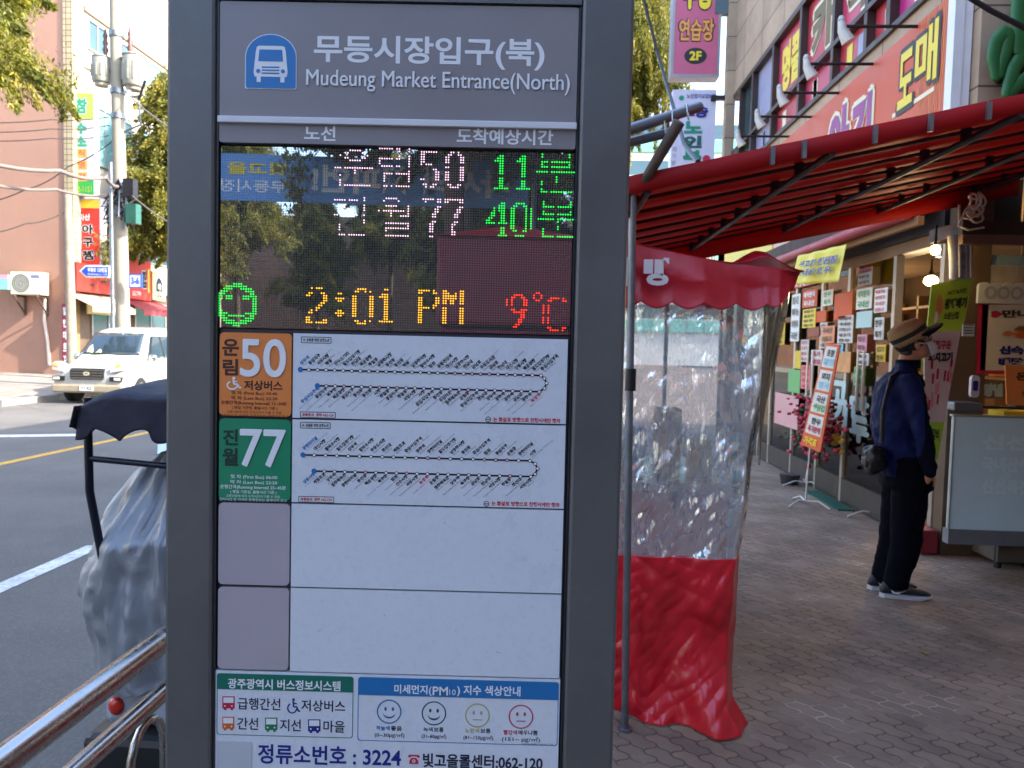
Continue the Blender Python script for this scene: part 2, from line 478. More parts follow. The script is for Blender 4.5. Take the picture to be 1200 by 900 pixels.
# ================================================================== the bus stop display (kiosk)
KD = 1.25
fw = Vector((-math.sin(R(2.97)), math.cos(R(2.97)), 0))
kc = CAM + ray(468, 450).normalized() * (KD / ray(468, 450).normalized().dot(fw))
kiosk = thing('bus_stop_display', 'tall grey bus stop display with electronic arrivals screen, route tiles and legend', 'bus stop display',
              (kc.x, kc.y, 0), rot=(R(-0.6), 0, R(2.97 - 0.5)))
KM = Matrix.Translation(kiosk.location) @ kiosk.rotation_euler.to_matrix().to_4x4()
KMI = KM.inverted()
def K(px, py, y=0.0):
    """photo pixel -> x,z on the kiosk's own front plane"""
    o = KMI @ CAM; d = KMI.to_3x3() @ ray(px, py)
    p = o + d * ((y - o.y) / d.y); return p.x, p.z
def KR(px0, py0, px1, py1, px2=None, py2=None):
    x0, z1 = K(px0, py0); x1, z0 = K(px1, py1); return x0, x1, z0, z1
FRAME = mat('kiosk_frame_paint', (103, 103, 104), 0.42, 0.35, var=0.10, scale=5, dirt=((122, 120, 116), 26.0, 0.22), bump=0.03, bscale=400)
EDGE = mat('kiosk_edge_trim', (50, 51, 57), 0.4, 0.3, var=0.1)
HEAD = mat('kiosk_header_panel', (138, 133, 138), 0.35, 0.0, var=0.04, scale=4)
PANEL = mat('route_panel_acrylic', (214, 220, 230), 0.3, 0.0, var=0.035, scale=3, dirt=((120, 118, 118), 90.0, 0.12))
GUT = mat('panel_gutter', (46, 46, 56), 0.45, var=0.1)
LETTER = mat('header_lettering', (232, 234, 240), 0.4, var=0.02)
xl_, _ = K(193.5, 450); xr_, _ = K(731, 450)
xa, _ = K(250, 450); xb, _ = K(671, 450)
ztop = K(468, 1)[1]
KTOP = ztop + 0.10
h = MB()
# body behind, two uprights, top rail, plinth
for (p, q) in ((xl_, xa), (xb, xr_)):
    h.box((p, 0, 0), (q, 0.16, KTOP), FRAME, 0.006)
h.box((xa + .001, 0.001, ztop), (xb - .001, 0.158, KTOP - 0.001), FRAME)
h.box((xa + .001, 0.03, 0.02), (xb - .001, 0.158, ztop - 0.001), EDGE)
h.box((xa + .001, 0.002, 0.02), (xb - .001, 0.029, 0.72), FRAME)
h.box((xl_ - 0.03, -0.05, -0.01), (xr_ + 0.03, 0.21, 0.015), GALV, 0.004)
hs = h.build('housing', kiosk)
t_ = MB()
for xx in (xa + .0015, xb - .0045): t_.box((xx, 0.0045, 0.725), (xx + 0.003, 0.0285, ztop - .002), EDGE)
t_.build('trim', hs)
# header
hx0, hx1 = xa + .0055, xb - .0055
z_scr = (K(251, 169)[1] + K(679, 176)[1]) / 2
hd = MB(); hd.prism(rrect(hx0, hx1, z_scr + 0.004, ztop - 0.003, 0.004), 0.005, 0.028, HEAD)
header = hd.build('header_panel', kiosk)
TY = 0.0044
hl = MB()
x0, z0 = K(366.7, 80); x1, z1 = K(638.8, 41); hl.text('무등시장입구(북)', LETTER, x0, x1, K(500, 79)[1], K(500, 41.5)[1], TY, 0.024, 5)
x0, _ = K(358, 95); x1, _ = K(668, 98); hl.text('Mudeung Market Entrance(North)', LETTER, x0, x1, K(510, 108)[1], K(510, 82.5)[1], TY, 0.014, 5)
x0, _ = K(355.5, 155); x1, _ = K(392.5, 155); hl.text('노선', LETTER, x0, x1, K(374, 164)[1], K(374, 146.5)[1], TY, 0.022, 4)
x0, _ = K(535, 160); x1, _ = K(648.5, 160); hl.text('도착예상시간', LETTER, x0, x1, K(590, 168.5)[1], K(590, 150)[1], TY, 0.022, 4)
hl.build('lettering', header)
sb = MB(); sb.box((hx0 - .001, -0.0015, K(468, 147.2)[1]), (hx1 + .001, 0.006, K(468, 139.6)[1]), mat('pale_strip', (214, 216, 224), 0.35, var=0.05), 0.001)
sb.build('divider_strip', header)
# bus symbol
bi = MB()
BLUE = mat('bus_symbol_blue', (38, 120, 190), 0.4, var=0.02)
def arch(x0, x1, z0, z1, k=0.42, n=8):
    cx = (x0 + x1) / 2; hw = (x1 - x0) / 2; zz = z1 - (z1 - z0) * k; p = [(x0 + .002, z0), (x1 - .002, z0), (x1, z0 + .002)]
    for i in range(2 * n + 1):
        a = PI * i / (2 * n); p.append((cx + hw * math.cos(a), zz + (z1 - zz) * math.sin(a)))
    return p + [(x0, z0 + .002)]
ix0, iz1 = K(286.5, 38); ix1, iz0 = K(346.5, 104)
bi.prism(arch(ix0, ix1, iz0, iz1), 0.0040, 0.0052, LETTER)
e = 0.0014
bi.prism(arch(ix0 + e, ix1 - e, iz0 + e, iz1 - e), 0.0034, 0.0039, BLUE)
def IC(u, v): return ix0 + (ix1 - ix0) * u, iz0 + (iz1 - iz0) * v
def icp(pts, m, y): bi.poly([(IC(u, v)[0], y, IC(u, v)[1]) for u, v in pts], m)
icp([(.19, .22), (.81, .22), (.83, .3), (.79, .68), (.77, .76), (.73, .78), (.27, .78), (.23, .76), (.21, .68), (.17, .3)], LETTER, .0030)
icp([(.26, .50), (.74, .50), (.72, .71), (.28, .71)], BLUE, .0026)
for v in (.27, .325, .38): icp([(.33, v), (.67, v), (.67, v + .025), (.33, v + .025)], BLUE, .0026)
icp([(.23, .12), (.31, .12), (.31, .23), (.23, .23)], LETTER, .0030); icp([(.69, .12), (.77, .12), (.77, .23), (.69, .23)], LETTER, .0030)
for u in (.26, .74):
    c = IC(u, .32); bi.disc((c[0], .0026, c[1]), (ix1 - ix0) * .04, BLUE, 12)
bi.build('bus_symbol', header)

# LED screen -------------------------------------------------------
sx0, sx1 = hx0 + .001, hx1 - .001
z_sb = (K(251, 384)[1] + K(673, 396)[1]) / 2
PITCH = 0.0042
def led_mask():
    m = bpy.data.materials.new('led_matrix'); m.use_nodes = True
    N = m.node_tree.nodes; L = m.node_tree.links; b = N['Principled BSDF']
    tc = N.new('ShaderNodeTexCoord'); sp = N.new('ShaderNodeSeparateXYZ'); L.new(tc.outputs['Object'], sp.inputs[0])
    def cell(sock):
        d = N.new('ShaderNodeMath'); d.operation = 'DIVIDE'; d.inputs[1].default_value = PITCH; L.new(sock, d.inputs[0])
        f = N.new('ShaderNodeMath'); f.operation = 'FRACT'; L.new(d.outputs[0], f.inputs[0])
        s = N.new('ShaderNodeMath'); s.operation = 'SUBTRACT'; s.inputs[1].default_value = 0.5; L.new(f.outputs[0], s.inputs[0])
        q = N.new('ShaderNodeMath'); q.operation = 'MULTIPLY'; L.new(s.outputs[0], q.inputs[0]); L.new(s.outputs[0], q.inputs[1])
        return q.outputs[0]
    ad = N.new('ShaderNodeMath'); L.new(cell(sp.outputs[0]), ad.inputs[0]); L.new(cell(sp.outputs[2]), ad.inputs[1])
    mr = N.new('ShaderNodeMapRange'); mr.inputs[1].default_value = 0.06; mr.inputs[2].default_value = 0.12
    L.new(ad.outputs[0], mr.inputs[0])
    mx = N.new('ShaderNodeMix'); mx.data_type = 'RGBA'; mx.inputs[6].default_value = (0.15, 0.148, 0.145, 1); mx.inputs[7].default_value = (0.045, 0.043, 0.042, 1)
    L.new(mr.outputs[0], mx.inputs[0]); L.new(mx.outputs[2], b.inputs['Base Color'])
    ms = N.new('ShaderNodeMapRange'); ms.inputs[3].default_value = 0.35; ms.inputs[4].default_value = 1.0; L.new(mr.outputs[0], ms.inputs[0])
    b.inputs['Roughness'].default_value = 0.004
    b.inputs['IOR'].default_value = 2.8
    L.new(ms.outputs[0], b.inputs['Specular IOR Level'])
    b.inputs['Coat Weight'].default_value = 0.25; b.inputs['Coat Roughness'].default_value = 0.004; b.inputs['Coat IOR'].default_value = 1.8
    return m
ls = MB(); ls.box((sx0, 0.010, z_sb + .003), (sx1, 0.028, z_scr - .001), led_mask())
screen = ls.build('led_screen', kiosk)
def led(name, rgb, s):
    m = bpy.data.materials.new(name); m.use_nodes = True
    N = m.node_tree.nodes; b = N['Principled BSDF']
    b.inputs['Base Color'].default_value = lin(rgb); b.inputs['Emission Color'].default_value = lin(rgb); b.inputs['Emission Strength'].default_value = s
    return m
L_PINK = led('lit_pink_led', (255, 205, 228), 0.24); L_GREEN = led('lit_green_led', (30, 232, 74), 0.2)
L_AMBER = led('lit_amber_led', (255, 176, 44), 0.24); L_RED = led('lit_red_led', (255, 52, 24), 0.3)
GL = {
 '0': ['..####..', '.##..##.', '##....##', '##....##', '##....##', '##....##', '##....##', '##....##', '##....##', '##....##', '##....##', '.##..##.', '..####..'],
 '1': ['...##...', '..###...', '.####...', '...##...', '...##...', '...##...', '...##...', '...##...', '...##...', '...##...', '...##...', '...##...', '.######.'],
 '2': ['..####..', '.##..##.', '##....##', '......##', '......##', '.....##.', '....##..', '...##...', '..##....', '.##.....', '##......', '##....##', '########'],
 '4': ['.....##.', '....###.', '...####.', '...####.', '..##.##.', '..##.##.', '.##..##.', '##...##.', '########', '.....##.', '.....##.', '.....##.', '....####'],
 '5': ['#######.', '##......', '##......', '##......', '##......', '######..', '.....##.', '......##', '......##', '......##', '##....##', '.##..##.', '..####..'],
 '7': ['########', '##....##', '......##', '.....##.', '.....##.', '....##..', '....##..', '....##..', '...##...', '...##...', '...##...', '...##...', '...##...'],
 '9': ['..####..', '.##..##.', '##....##', '##....##', '##....##', '.##..###', '..#####.', '.....##.', '.....##.', '....##..', '....##..', '...##...', '..##....'],
 ':': ['........', '........', '...##...', '..####..', '...##...', '........', '........', '........', '...##...', '..####..', '...##...', '........', '........'],
 'P': ['######..', '##...##.', '##....##', '##....##', '##....##', '##...##.', '######..', '##......', '##......', '##......', '##......', '##......', '##......'],
 'M': ['##....##', '###..###', '########', '########', '##.##.##', '##.##.##', '##....##', '##....##', '##....##', '##....##', '##....##', '##....##', '##....##'],
 'C': ['.##..........', '#..#.........', '#..#..#####..', '.##..##...##.', '....##.......', '....##.......', '....##.......', '....##.......', '....##.......', '....##.......', '....##.......', '.....##...##.', '......#####..'],
 '운': ['.....#####.....', '...##.....##...', '..#.........#..', '...##.....##...', '.....#####.....', '...............', '###############', '.......#.......', '.......#.......', '..#............', '..#............', '..#............', '..############.'],
 '림': ['.########...#..', '........#...#..', '........#...#..', '.########...#..', '.#..........#..', '.#..........#..', '.########...#..', '............#..', '...##########..', '...#........#..', '...#........#..', '...#........#..', '...##########..'],
 '진': ['............#..', '.#########..#..', '.....#......#..', '.....#......#..', '....#.#.....#..', '...#...#....#..', '.##.....##..#..', '............#..', '............#..', '...#...........', '...#...........', '...#...........', '...##########..'],
 '월': ['...#####....#..', '..#.....#...#..', '...#####....#..', '............#..', '.##########.#..', '.....#......#..', '.....#...####..', '...............', '...##########..', '............#..', '...##########..', '...#...........', '...##########..'],
 '분': ['..#.........#..', '..#.........#..', '..###########..', '..#.........#..', '..###########..', '...............', '###############', '.......#.......', '.......#.......', '..#....#.......', '..#............', '..#............', '..############.'],
}
def led_line(name, items, m, heavy=True):
    b = MB()
    for ch, pxl, pxr, pyt, pyb in items:
        g = GL[ch]; nr = len(g); nc = len(g[0])
        x0, z1 = K(pxl, pyt, .0095); x1, z0 = K(pxr, pyb, .0095)
        for r_ in range(nr):
            for c_ in range(nc):
                if g[r_][c_] == '#' and (heavy or rnd.random() > .03):
                    x = x0 + (x1 - x0) * (c_ + .5) / nc; z = z1 + (z0 - z1) * (r_ + .5) / nr
                    x = (math.floor(x / PITCH) + .5) * PITCH; z = (math.floor(z / PITCH) + .5) * PITCH
                    b.disc((x, 0.0093, z), PITCH * (0.36 if heavy else 0.31), m, 7)
    # one dot per cell only
    return b.build(name, screen)
led_line('lit_text', [('운', 393, 437, 173, 219), ('림', 441, 486, 173, 219), ('5', 494, 516, 175, 220), ('0', 520, 544, 176, 221)], L_PINK, False)
led_line('lit_text', [('진', 389, 433, 230, 276), ('월', 441, 486, 231, 277), ('7', 494, 517, 232, 278), ('7', 519, 543, 233, 278)], L_PINK, False)
led_line('lit_text', [('1', 575, 600, 181, 222), ('1', 601, 626, 182, 222), ('분', 629, 674, 179, 227)], L_GREEN)
led_line('lit_text', [('4', 570, 594, 236, 277), ('0', 598, 622, 236, 277), ('분', 630, 675, 234, 281)], L_GREEN)
led_line('lit_text', [('2', 358, 385, 337, 379), (':', 386, 408, 337, 379), ('0', 412, 437, 338, 380), ('1', 440, 464, 339, 380), ('P', 489, 515, 340, 380), ('M', 517, 543, 340, 380)], L_AMBER)
led_line('lit_text', [('9', 594, 619, 344, 386), ('C', 623, 667, 340, 389)], L_RED)
sf = MB(); pts = set()
cx, cz = K(277.5, 357, .0095); rr = (K(303, 357)[0] - K(252, 357)[0]) / 2 - .003
for k in range(120):
    a = 2 * PI * k / 120
    pts.add((math.floor((cx + rr * math.cos(a)) / PITCH), math.floor((cz + rr * math.sin(a)) / PITCH)))
    pts.add((math.floor((cx + (rr - PITCH) * math.cos(a)) / PITCH), math.floor((cz + (rr - PITCH) * math.sin(a)) / PITCH)))
for sx in (-1, 1):
    for dx in range(3):
        for dz in range(2): pts.add((math.floor((cx + sx * rr * .42) / PITCH) + dx - 1, math.floor((cz + rr * .25) / PITCH) + dz))
for k in range(-5, 6): pts.add((math.floor(cx / PITCH) + k, math.floor((cz - rr * .55) / PITCH) + (1 if abs(k) > 3 else 0)))
for (i, j) in pts: sf.disc(((i + .5) * PITCH, .0093, (j + .5) * PITCH), PITCH * .36, L_GREEN, 7)
sf.build('lit_face', screen)

# route tiles and panels --------------------------------------------
gx = (K(342.5, 440)[0] + K(338.5, 740)[0]) / 2                 # gutter between tiles and panels
zc = [z_sb - .003, (K(253, 490)[1] + K(660, 497)[1]) / 2, (K(251, 589.5)[1] + K(660, 596.5)[1]) / 2, (K(250, 688)[1] + K(658, 697)[1]) / 2, (K(248, 785.5)[1] + K(657, 799)[1]) / 2]
bk = MB(); bk.box((hx0, .012, zc[4] + .0015), (hx1, .0285, zc[0] + .004), GUT); bk.build('backing_panel', kiosk)
ORANGE = mat('orange_tile', (226, 132, 66), 0.38, var=0.03); GREEN = mat('green_tile', (24, 136, 98), 0.38, var=0.03)
GREYT = mat('blank_tile_grey', (172, 164, 172), 0.4, var=0.04)
def tile(i, m, name, label=None):
    b = MB(); b.prism(rrect(hx0 + .0025, gx - .003, zc[i + 1] + .0025, zc[i] - .0025, .008), .006, .0118, m)
    o = b.build(name, kiosk)
    if label: o['label'] = label
    return o
def panel(i, name, label=None):
    b = MB(); b.box((gx, .006, zc[i + 1] + .0015), (hx1 - .004, .0118, zc[i] - .0015), PANEL)
    o = b.build(name, kiosk)
    if label: o['label'] = label
    return o
TYP = .0055
BROWN = mat('dark_brown_print', (66, 34, 26), .5, var=0); DGREEN = mat('dark_green_print', (14, 50, 44), .5, var=0)
def wheelchair(b, m, u0, u1, v0, v1, fn, y):
    W = lambda u, v: fn(u0 + (u1 - u0) * u, v0 + (v1 - v0) * v)
    s = abs(W(1, 0)[0] - W(0, 0)[0])
    c = W(.5, .92); b.disc((c[0], y, c[1]), s * .1, m, 12)
    def stroke(pts, w):
        q = [Vector((W(*p)[0], 0, W(*p)[1])) for p in pts]
        for a, d in zip(q[:-1], q[1:]):
            n = (d - a).cross(Vector((0, 1, 0))).normalized() * w * s / 2
            b.add([(p.x, y, p.z) for p in (a - n, d - n, d + n, a + n)], [(0, 1, 2, 3)], m)
    stroke([(.47, .82), (.5, .42), (.74, .42), (.86, .1), (.98, .15)], .11)
    stroke([(.5, .65), (.74, .63)], .09)
    stroke([(.40 + .33 * math.cos(R(a)), .33 + .33 * math.sin(R(a))) for a in range(115, 375, 20)], .1)
def kf(b, s, m, px0, px1, pyt, pyb, y=TYP, bold=.0, res=3):
    pm_ = (px0 + px1) / 2; q = (pyt + pyb) / 2
    b.text(s, m, K(px0, q, y)[0], K(px1, q, y)[0], K(pm_, pyb, y)[1], K(pm_, pyt, y)[1], y, bold, res)
KP = lambda u, v: K(u, v, TYP)
t1 = tile(0, ORANGE, 'route_tile', 'orange route tile numbered 50'); b = MB()
kf(b, '운', BROWN, 260.5, 280, 397, 417, bold=.03); kf(b, '림', BROWN, 261, 279, 420.5, 440, bold=.03)
kf(b, '50', LETTER, 281.5, 335.5, 397, 442, bold=.022, res=6); kf(b, '저상버스', BROWN, 286, 331, 446, 457.5, bold=.03)
wheelchair(b, LETTER, 265, 283, 456, 442, KP, TYP)
kf(b, '첫 차 (First Bus) 05:40', BROWN, 271, 325, 458.5, 463.5, bold=.01, res=2); kf(b, '막 차 (Last Bus) 22:20', BROWN, 271, 325, 464.5, 469.5, bold=.01, res=2)
kf(b, '운행간격(Running Interval) 15~20분', BROWN, 259, 336, 470, 475.3, bold=.012, res=2); kf(b, '( 평일 기준임, 출발시간 기준 )', BROWN, 272, 325, 476, 480.5, bold=.01, res=2)
kf(b, '교통상황에 따라 도착시간이 다를 수 있음', BROWN, 266, 330, 481.5, 484.6, res=2); kf(b, '첫차시간 등 자세한 운행정보는 홈페이지 참고', BROWN, 258, 338, 485.6, 488.6, res=2)
b.build('lettering', t1)
t2 = tile(1, GREEN, 'route_tile', 'green route tile numbered 77'); b = MB()
kf(b, '진', DGREEN, 261, 279, 503, 522, bold=.035); kf(b, '월', DGREEN, 260.5, 279, 525, 546, bold=.035)
kf(b, '77', LETTER, 281, 335, 503, 547.5, bold=.022, res=5)
kf(b, '첫 차 (First Bus) 06:00', LETTER, 270, 325, 556.5, 562, bold=.01, res=2); kf(b, '막 차 (Last Bus) 22:20', LETTER, 270, 325, 563, 568, bold=.01, res=2)
kf(b, '운행간격(Running Interval) 25~45분', LETTER, 258, 335, 568.6, 574, bold=.012, res=2); kf(b, '( 평일 기준임, 출발시간 기준 )', LETTER, 270, 324, 574.8, 579, bold=.01, res=2)
kf(b, '교통상황에 따라 도착시간이 다를 수 있음', LETTER, 265, 328, 580, 583, res=2); kf(b, '첫차시간 등 자세한 운행정보는 홈페이지 참고', LETTER, 257, 336, 584, 587.3, res=2)
b.build('lettering', t2)
tile(2, GREYT, 'blank_tile'); tile(3, GREYT, 'blank_tile')

STOPS = '시청 농성역 양동시장 광천터미널 백운광장 남광주시장 조선대 문화전당역 금남로 대인시장 산수오거리 법원 전남대 북구청 말바우시장 두암타운 무등도서관 서방시장 계림초교 광주역 주월동 봉선동 학동 증심사입구역 운림중 산수시장 풍암지구 염주체육관 월드컵경기장 상무역'.split()
ENG = 'Cityhall Station Market Terminal Plaza University Centre Street Crossroad Court Library School Park Village Stadium'.split()
INK = mat('route_ink', (22, 24, 34), .5, var=0); INKB = mat('route_ink_blue', (30, 110, 178), .5, var=0); INKR = mat('route_ink_red', (196, 30, 62), .5, var=0); FINE = mat('fine_route_ink', (66, 70, 84), .5, var=0)
DOTW = mat('stop_dot_white', (226, 228, 232), .5, var=0)
def routemap(i, top, bot, loop, pinks, hb_t, hb_b):
    """top, bot: (px0, py0, px1, py1, count) of the two lines of stops"""
    o = panel(i, 'route_map', 'white route map of line ' + ('50' if i == 0 else '77'))
    b = MB(); y = TYP
    def seg(p, q, w, m, yy=y):
        a = Vector((p[0], 0, p[1])); d = Vector((q[0], 0, q[1])); n = (d - a).cross(Vector((0, 1, 0))).normalized() * w / 2
        b.add([(v.x, yy, v.z) for v in (a - n, d - n, d + n, a + n)], [(0, 1, 2, 3)], m)
    U = K(501, 440)[0] - K(500, 440)[0]
    for (px0, py0, px1, py1, n, up) in (top + (1,), bot + (-1,)):
        A = K(px0, py0, y); B = K(px1, py1, y)
        seg(A, B, 2.0 * U, INK)
        for k in range(n):
            t = k / (n - 1); c = (A[0] + (B[0] - A[0]) * t, A[1] + (B[1] - A[1]) * t)
            if k == 0:
                b.disc((c[0], y - .0004, c[1]), 3.2 * U, INKB, 8)
            else:
                pk = (k in pinks[0 if up > 0 else 1])
                b.disc((c[0], y - .0003, c[1]), 2.3 * U, INK, 10)
                b.disc((c[0], y - .0006, c[1]), 1.6 * U, DOTW if not pk else mat('stop_dot_pink', (226, 176, 188), .5, var=0), 10)
            nm = rnd.choice(STOPS); en = ' '.join(rnd.choice(ENG) for _ in range(rnd.randint(1, 3)))
            h_ = 4.7 * U; ln = len(nm) * 4.3 * U; le = min(46, len(en) * 1.45) * U
            d = Vector((math.cos(R(42)), 0, math.sin(R(42)))); v = Vector((-d.z, 0, d.x))
            mm = INKB if k == 0 else INK
            if up < 0 and k == pinks[2]: mm = INKR
            if up > 0:
                O = Vector((c[0] + 1.5 * U, y, c[1] + 5 * U))
            else:
                O = Vector((c[0] + 2.0 * U, y, c[1] - 4.5 * U)) - d * ln
            b.text(nm, mm, 0, 0, 0, 0, 0, .03, 1, O=O, U=d * ln, V=v * h_)
            O2 = O - v * 2.6 * U + d * U * 1.0
            if up < 0: O2 = Vector((c[0] + 4.0 * U, y, c[1] - 5.5 * U)) - d * le - v * 0.6 * U
            b.text(en, mm if mm != INK else FINE, 0, 0, 0, 0, 0, .0, 1, O=O2, U=d * le, V=v * 1.7 * U)
    lp_ = [K(px, py, y) for px, py in loop]
    for p, q in zip(lp_[:-1], lp_[1:]): seg(p, q, 2.0 * U, INK)
    for p in lp_[1:-1]:
        b.disc((p[0], y - .0003, p[1]), 2.3 * U, INK, 10); b.disc((p[0], y - .0006, p[1]), 1.6 * U, DOTW, 10)
    for (x0, y0, x1, y1), s, m in ((hb_t, '14  운림동 방면 운행노선', INK), (hb_b, '교통문의  광주 062-120', INKR)):
        p, q = K(x0, y1, y), K(x1, y0, y)
        for a, c in (((p[0], p[1]), (q[0], p[1])), ((q[0], p[1]), (q[0], q[1])), ((q[0], q[1]), (p[0], q[1])), ((p[0], q[1]), (p[0], p[1]))): seg(a, c, .7 * U, INK)
        b.text(s, m, p[0] + 2 * U, q[0] - 2 * U, p[1] + 1.4 * U, q[1] - 1.4 * U, y, .03, 1)
    c = K(hb_b[4] if len(hb_b) > 4 else (572 if i == 0 else 570), 491.5 if i == 0 else 590.5, y)
    b.disc((c[0], y, c[1]), 3.4 * U, INK, 14, r2=2.6 * U); b.box((c[0] - 2 * U, y, c[1] - .5 * U), (c[0] + 2 * U, y + .0002, c[1] + .5 * U), INK)
    kf(b, '는 화살표 방향으로 진행시에만 정차', INKR, (578 if i == 0 else 576), (657 if i == 0 else 656), (489.5 if i == 0 else 588), (495 if i == 0 else 593.5), bold=.03, res=1)
    b.build('route_diagram', o)
routemap(0, (352, 433, 634, 440, 29), (372, 452, 632, 459, 26), [(634, 440), (638, 443.5), (640.5, 449), (638, 455), (632, 459)], ({18, 20, 21, 22}, {3, 7, 9, 17}, 25), (353, 395.5, 388, 401.5), (352, 483.5, 393, 489))
routemap(1, (355, 533, 621, 540, 21), (368, 552, 622, 558.5, 22), [(621, 540), (627, 543.5), (630, 549), (627, 555.5), (622, 558.5)], ({11, 12, 16, 17, 18}, {5, 9, 19}, 11), (352, 495.5, 387, 501.5), (350, 582.5, 391, 588))
for i_, marks in ((2, ((651, 645, 655, 644), (520, 612, 523, 614))), (3, ((372, 740, 377, 737), (570, 764.5, 572, 765), (582, 764, 587, 766), (450, 720, 452, 723)))):
    po_ = panel(i_, 'blank_panel'); b = MB()
    for (q0, q1, q2, q3) in marks:
        a_, c_ = K(q0, q1, TYP), K(q2, q3, TYP); n_ = (c_[1] - a_[1], -(c_[0] - a_[0])); l_ = max(1e-6, math.hypot(*n_)); n_ = (n_[0] / l_ * .0004, n_[1] / l_ * .0004)
        b.add([(a_[0] - n_[0], TYP + .0003, a_[1] - n_[1]), (c_[0] - n_[0] * .3, TYP + .0003, c_[1] - n_[1] * .3), (c_[0] + n_[0] * .3, TYP + .0003, c_[1] + n_[1] * .3), (a_[0] + n_[0], TYP + .0003, a_[1] + n_[1])], [(0, 1, 2, 3)], mat('scuff_mark', (110, 108, 112), .6, var=0))
    b.build('scuff', po_)

# legend panel ------------------------------------------------------
lg = MB(); lg.box((hx0 - .001, .006, .74), (hx1 - .002, .0285, zc[4] - .001), PANEL)
legend = lg.build('legend_panel', kiosk, label='white legend panel with bus types, dust scale and stop number')
TEAL = mat('teal_header', (14, 108, 92), .4, var=.02); LBLUE = mat('blue_header', (28, 112, 176), .4, var=.02); NAVY = mat('navy_print', (26, 32, 128), .5, var=0)
TXT = mat('legend_text', (28, 34, 62), .5, var=0)
def outline(b, p2, y, w, m):
    n = len(p2); cx = sum(p[0] for p in p2) / n; cz = sum(p[1] for p in p2) / n
    hx = max(abs(p[0] - cx) for p in p2); hz = max(abs(p[1] - cz) for p in p2)
    q = [(cx + (p[0] - cx) * (1 - w / hx), cz + (p[1] - cz) * (1 - w / hz)) for p in p2]
    vs_ = [(p[0], y, p[1]) for p in p2] + [(p[0], y, p[1]) for p in q]
    b.add(vs_, [(i, (i + 1) % n, (i + 1) % n + n, i + n) for i in range(n)], m)
b = MB()
def lbox(px0, pyt, px1, pyb, pyh, m):
    x0 = K(px0, 830)[0]; x1 = K(px1, 830)[0]; pm_ = (px0 + px1) / 2
    z1 = K(pm_, pyt)[1]; z0 = K(pm_, pyb)[1]; zh = K(pm_, pyh)[1]
    outline(b, rrect(x0, x1, z0, z1, .005), TYP, .0012, m)
    p = [q for q in rrect(x0, x1, z0, z1, .005) if q[1] > zh] + [(x0, zh)]
    b.poly([(x1, TYP - .0003, zh)] + [(q[0], TYP - .0003, q[1]) for q in p], m)
lbox(252.5, 792.5, 413, 865, 811, TEAL); lbox(418.5, 798, 654.5, 873, 819, LBLUE)
kf(b, '광주광역시 버스정보시스템', LETTER, 267, 399, 796.5, 808.5, TYP - .0006, .024)
kf(b, '미세먼지(', LETTER, 462, 506, 802.5, 815, TYP - .0006, .022); kf(b, 'PM', LETTER, 507, 525, 804.5, 814.5, TYP - .0006, .02); kf(b, '10', LETTER, 526.5, 534, 808, 814.5, TYP - .0006, .0); kf(b, ') 지수 색상안내', LETTER, 535.5, 610, 803.5, 817, TYP - .0006, .022)
def busicon(px0, px1, pyt, pyb, m):
    W = lambda u, v: K(px0 + (px1 - px0) * u, pyb + (pyt - pyb) * v, TYP)
    def q(u0, v0, u1, v1, mm, yy): b.poly([(W(u0, v0)[0], yy, W(u0, v0)[1]), (W(u1, v0)[0], yy, W(u1, v0)[1]), (W(u1, v1)[0], yy, W(u1, v1)[1]), (W(u0, v1)[0], yy, W(u0, v1)[1])], mm)
    q(0, .12, 1, 1, m, TYP); q(.09, .52, .91, .93, DOTW, TYP - .0003)
    q(.12, 0, .34, .13, m, TYP); q(.66, 0, .88, .13, m, TYP)
    for u in (.22, .78):
        c = W(u, .3); b.disc((c[0], TYP - .0003, c[1]), abs(W(1, 0)[0] - W(0, 0)[0]) * .07, DOTW, 8)
CR = mat('crimson_print', (190, 30, 66), .5, var=0); CO = mat('orange_print', (218, 104, 44), .5, var=0); CG = mat('green_print', (14, 122, 82), .5, var=0); CN = NAVY
busicon(260.5, 275, 816, 832, CR); busicon(260.5, 274.5, 840, 856, CO); busicon(310.5, 325, 841, 857.5, CG); busicon(361, 375.5, 843, 859, CN)
kf(b, '급행간선', TXT, 278.5, 328.5, 818, 832, bold=.012); kf(b, '저상버스', TXT, 353, 404.5, 820.5, 834, bold=.012)
kf(b, '간선', TXT, 278, 302.5, 841, 855, bold=.012); kf(b, '지선', TXT, 328, 352.5, 843, 857, bold=.012); kf(b, '마을', TXT, 379, 404, 844.5, 858.5, bold=.012)
wheelchair(b, NAVY, 336, 352, 835.5, 818.5, KP, TYP)
SMB = mat('sky_blue_print', (24, 104, 168), .5, var=0); SMG = mat('dark_teal_print', (18, 84, 96), .5, var=0); SMY = mat('khaki_print', (178, 170, 104), .5, var=0)
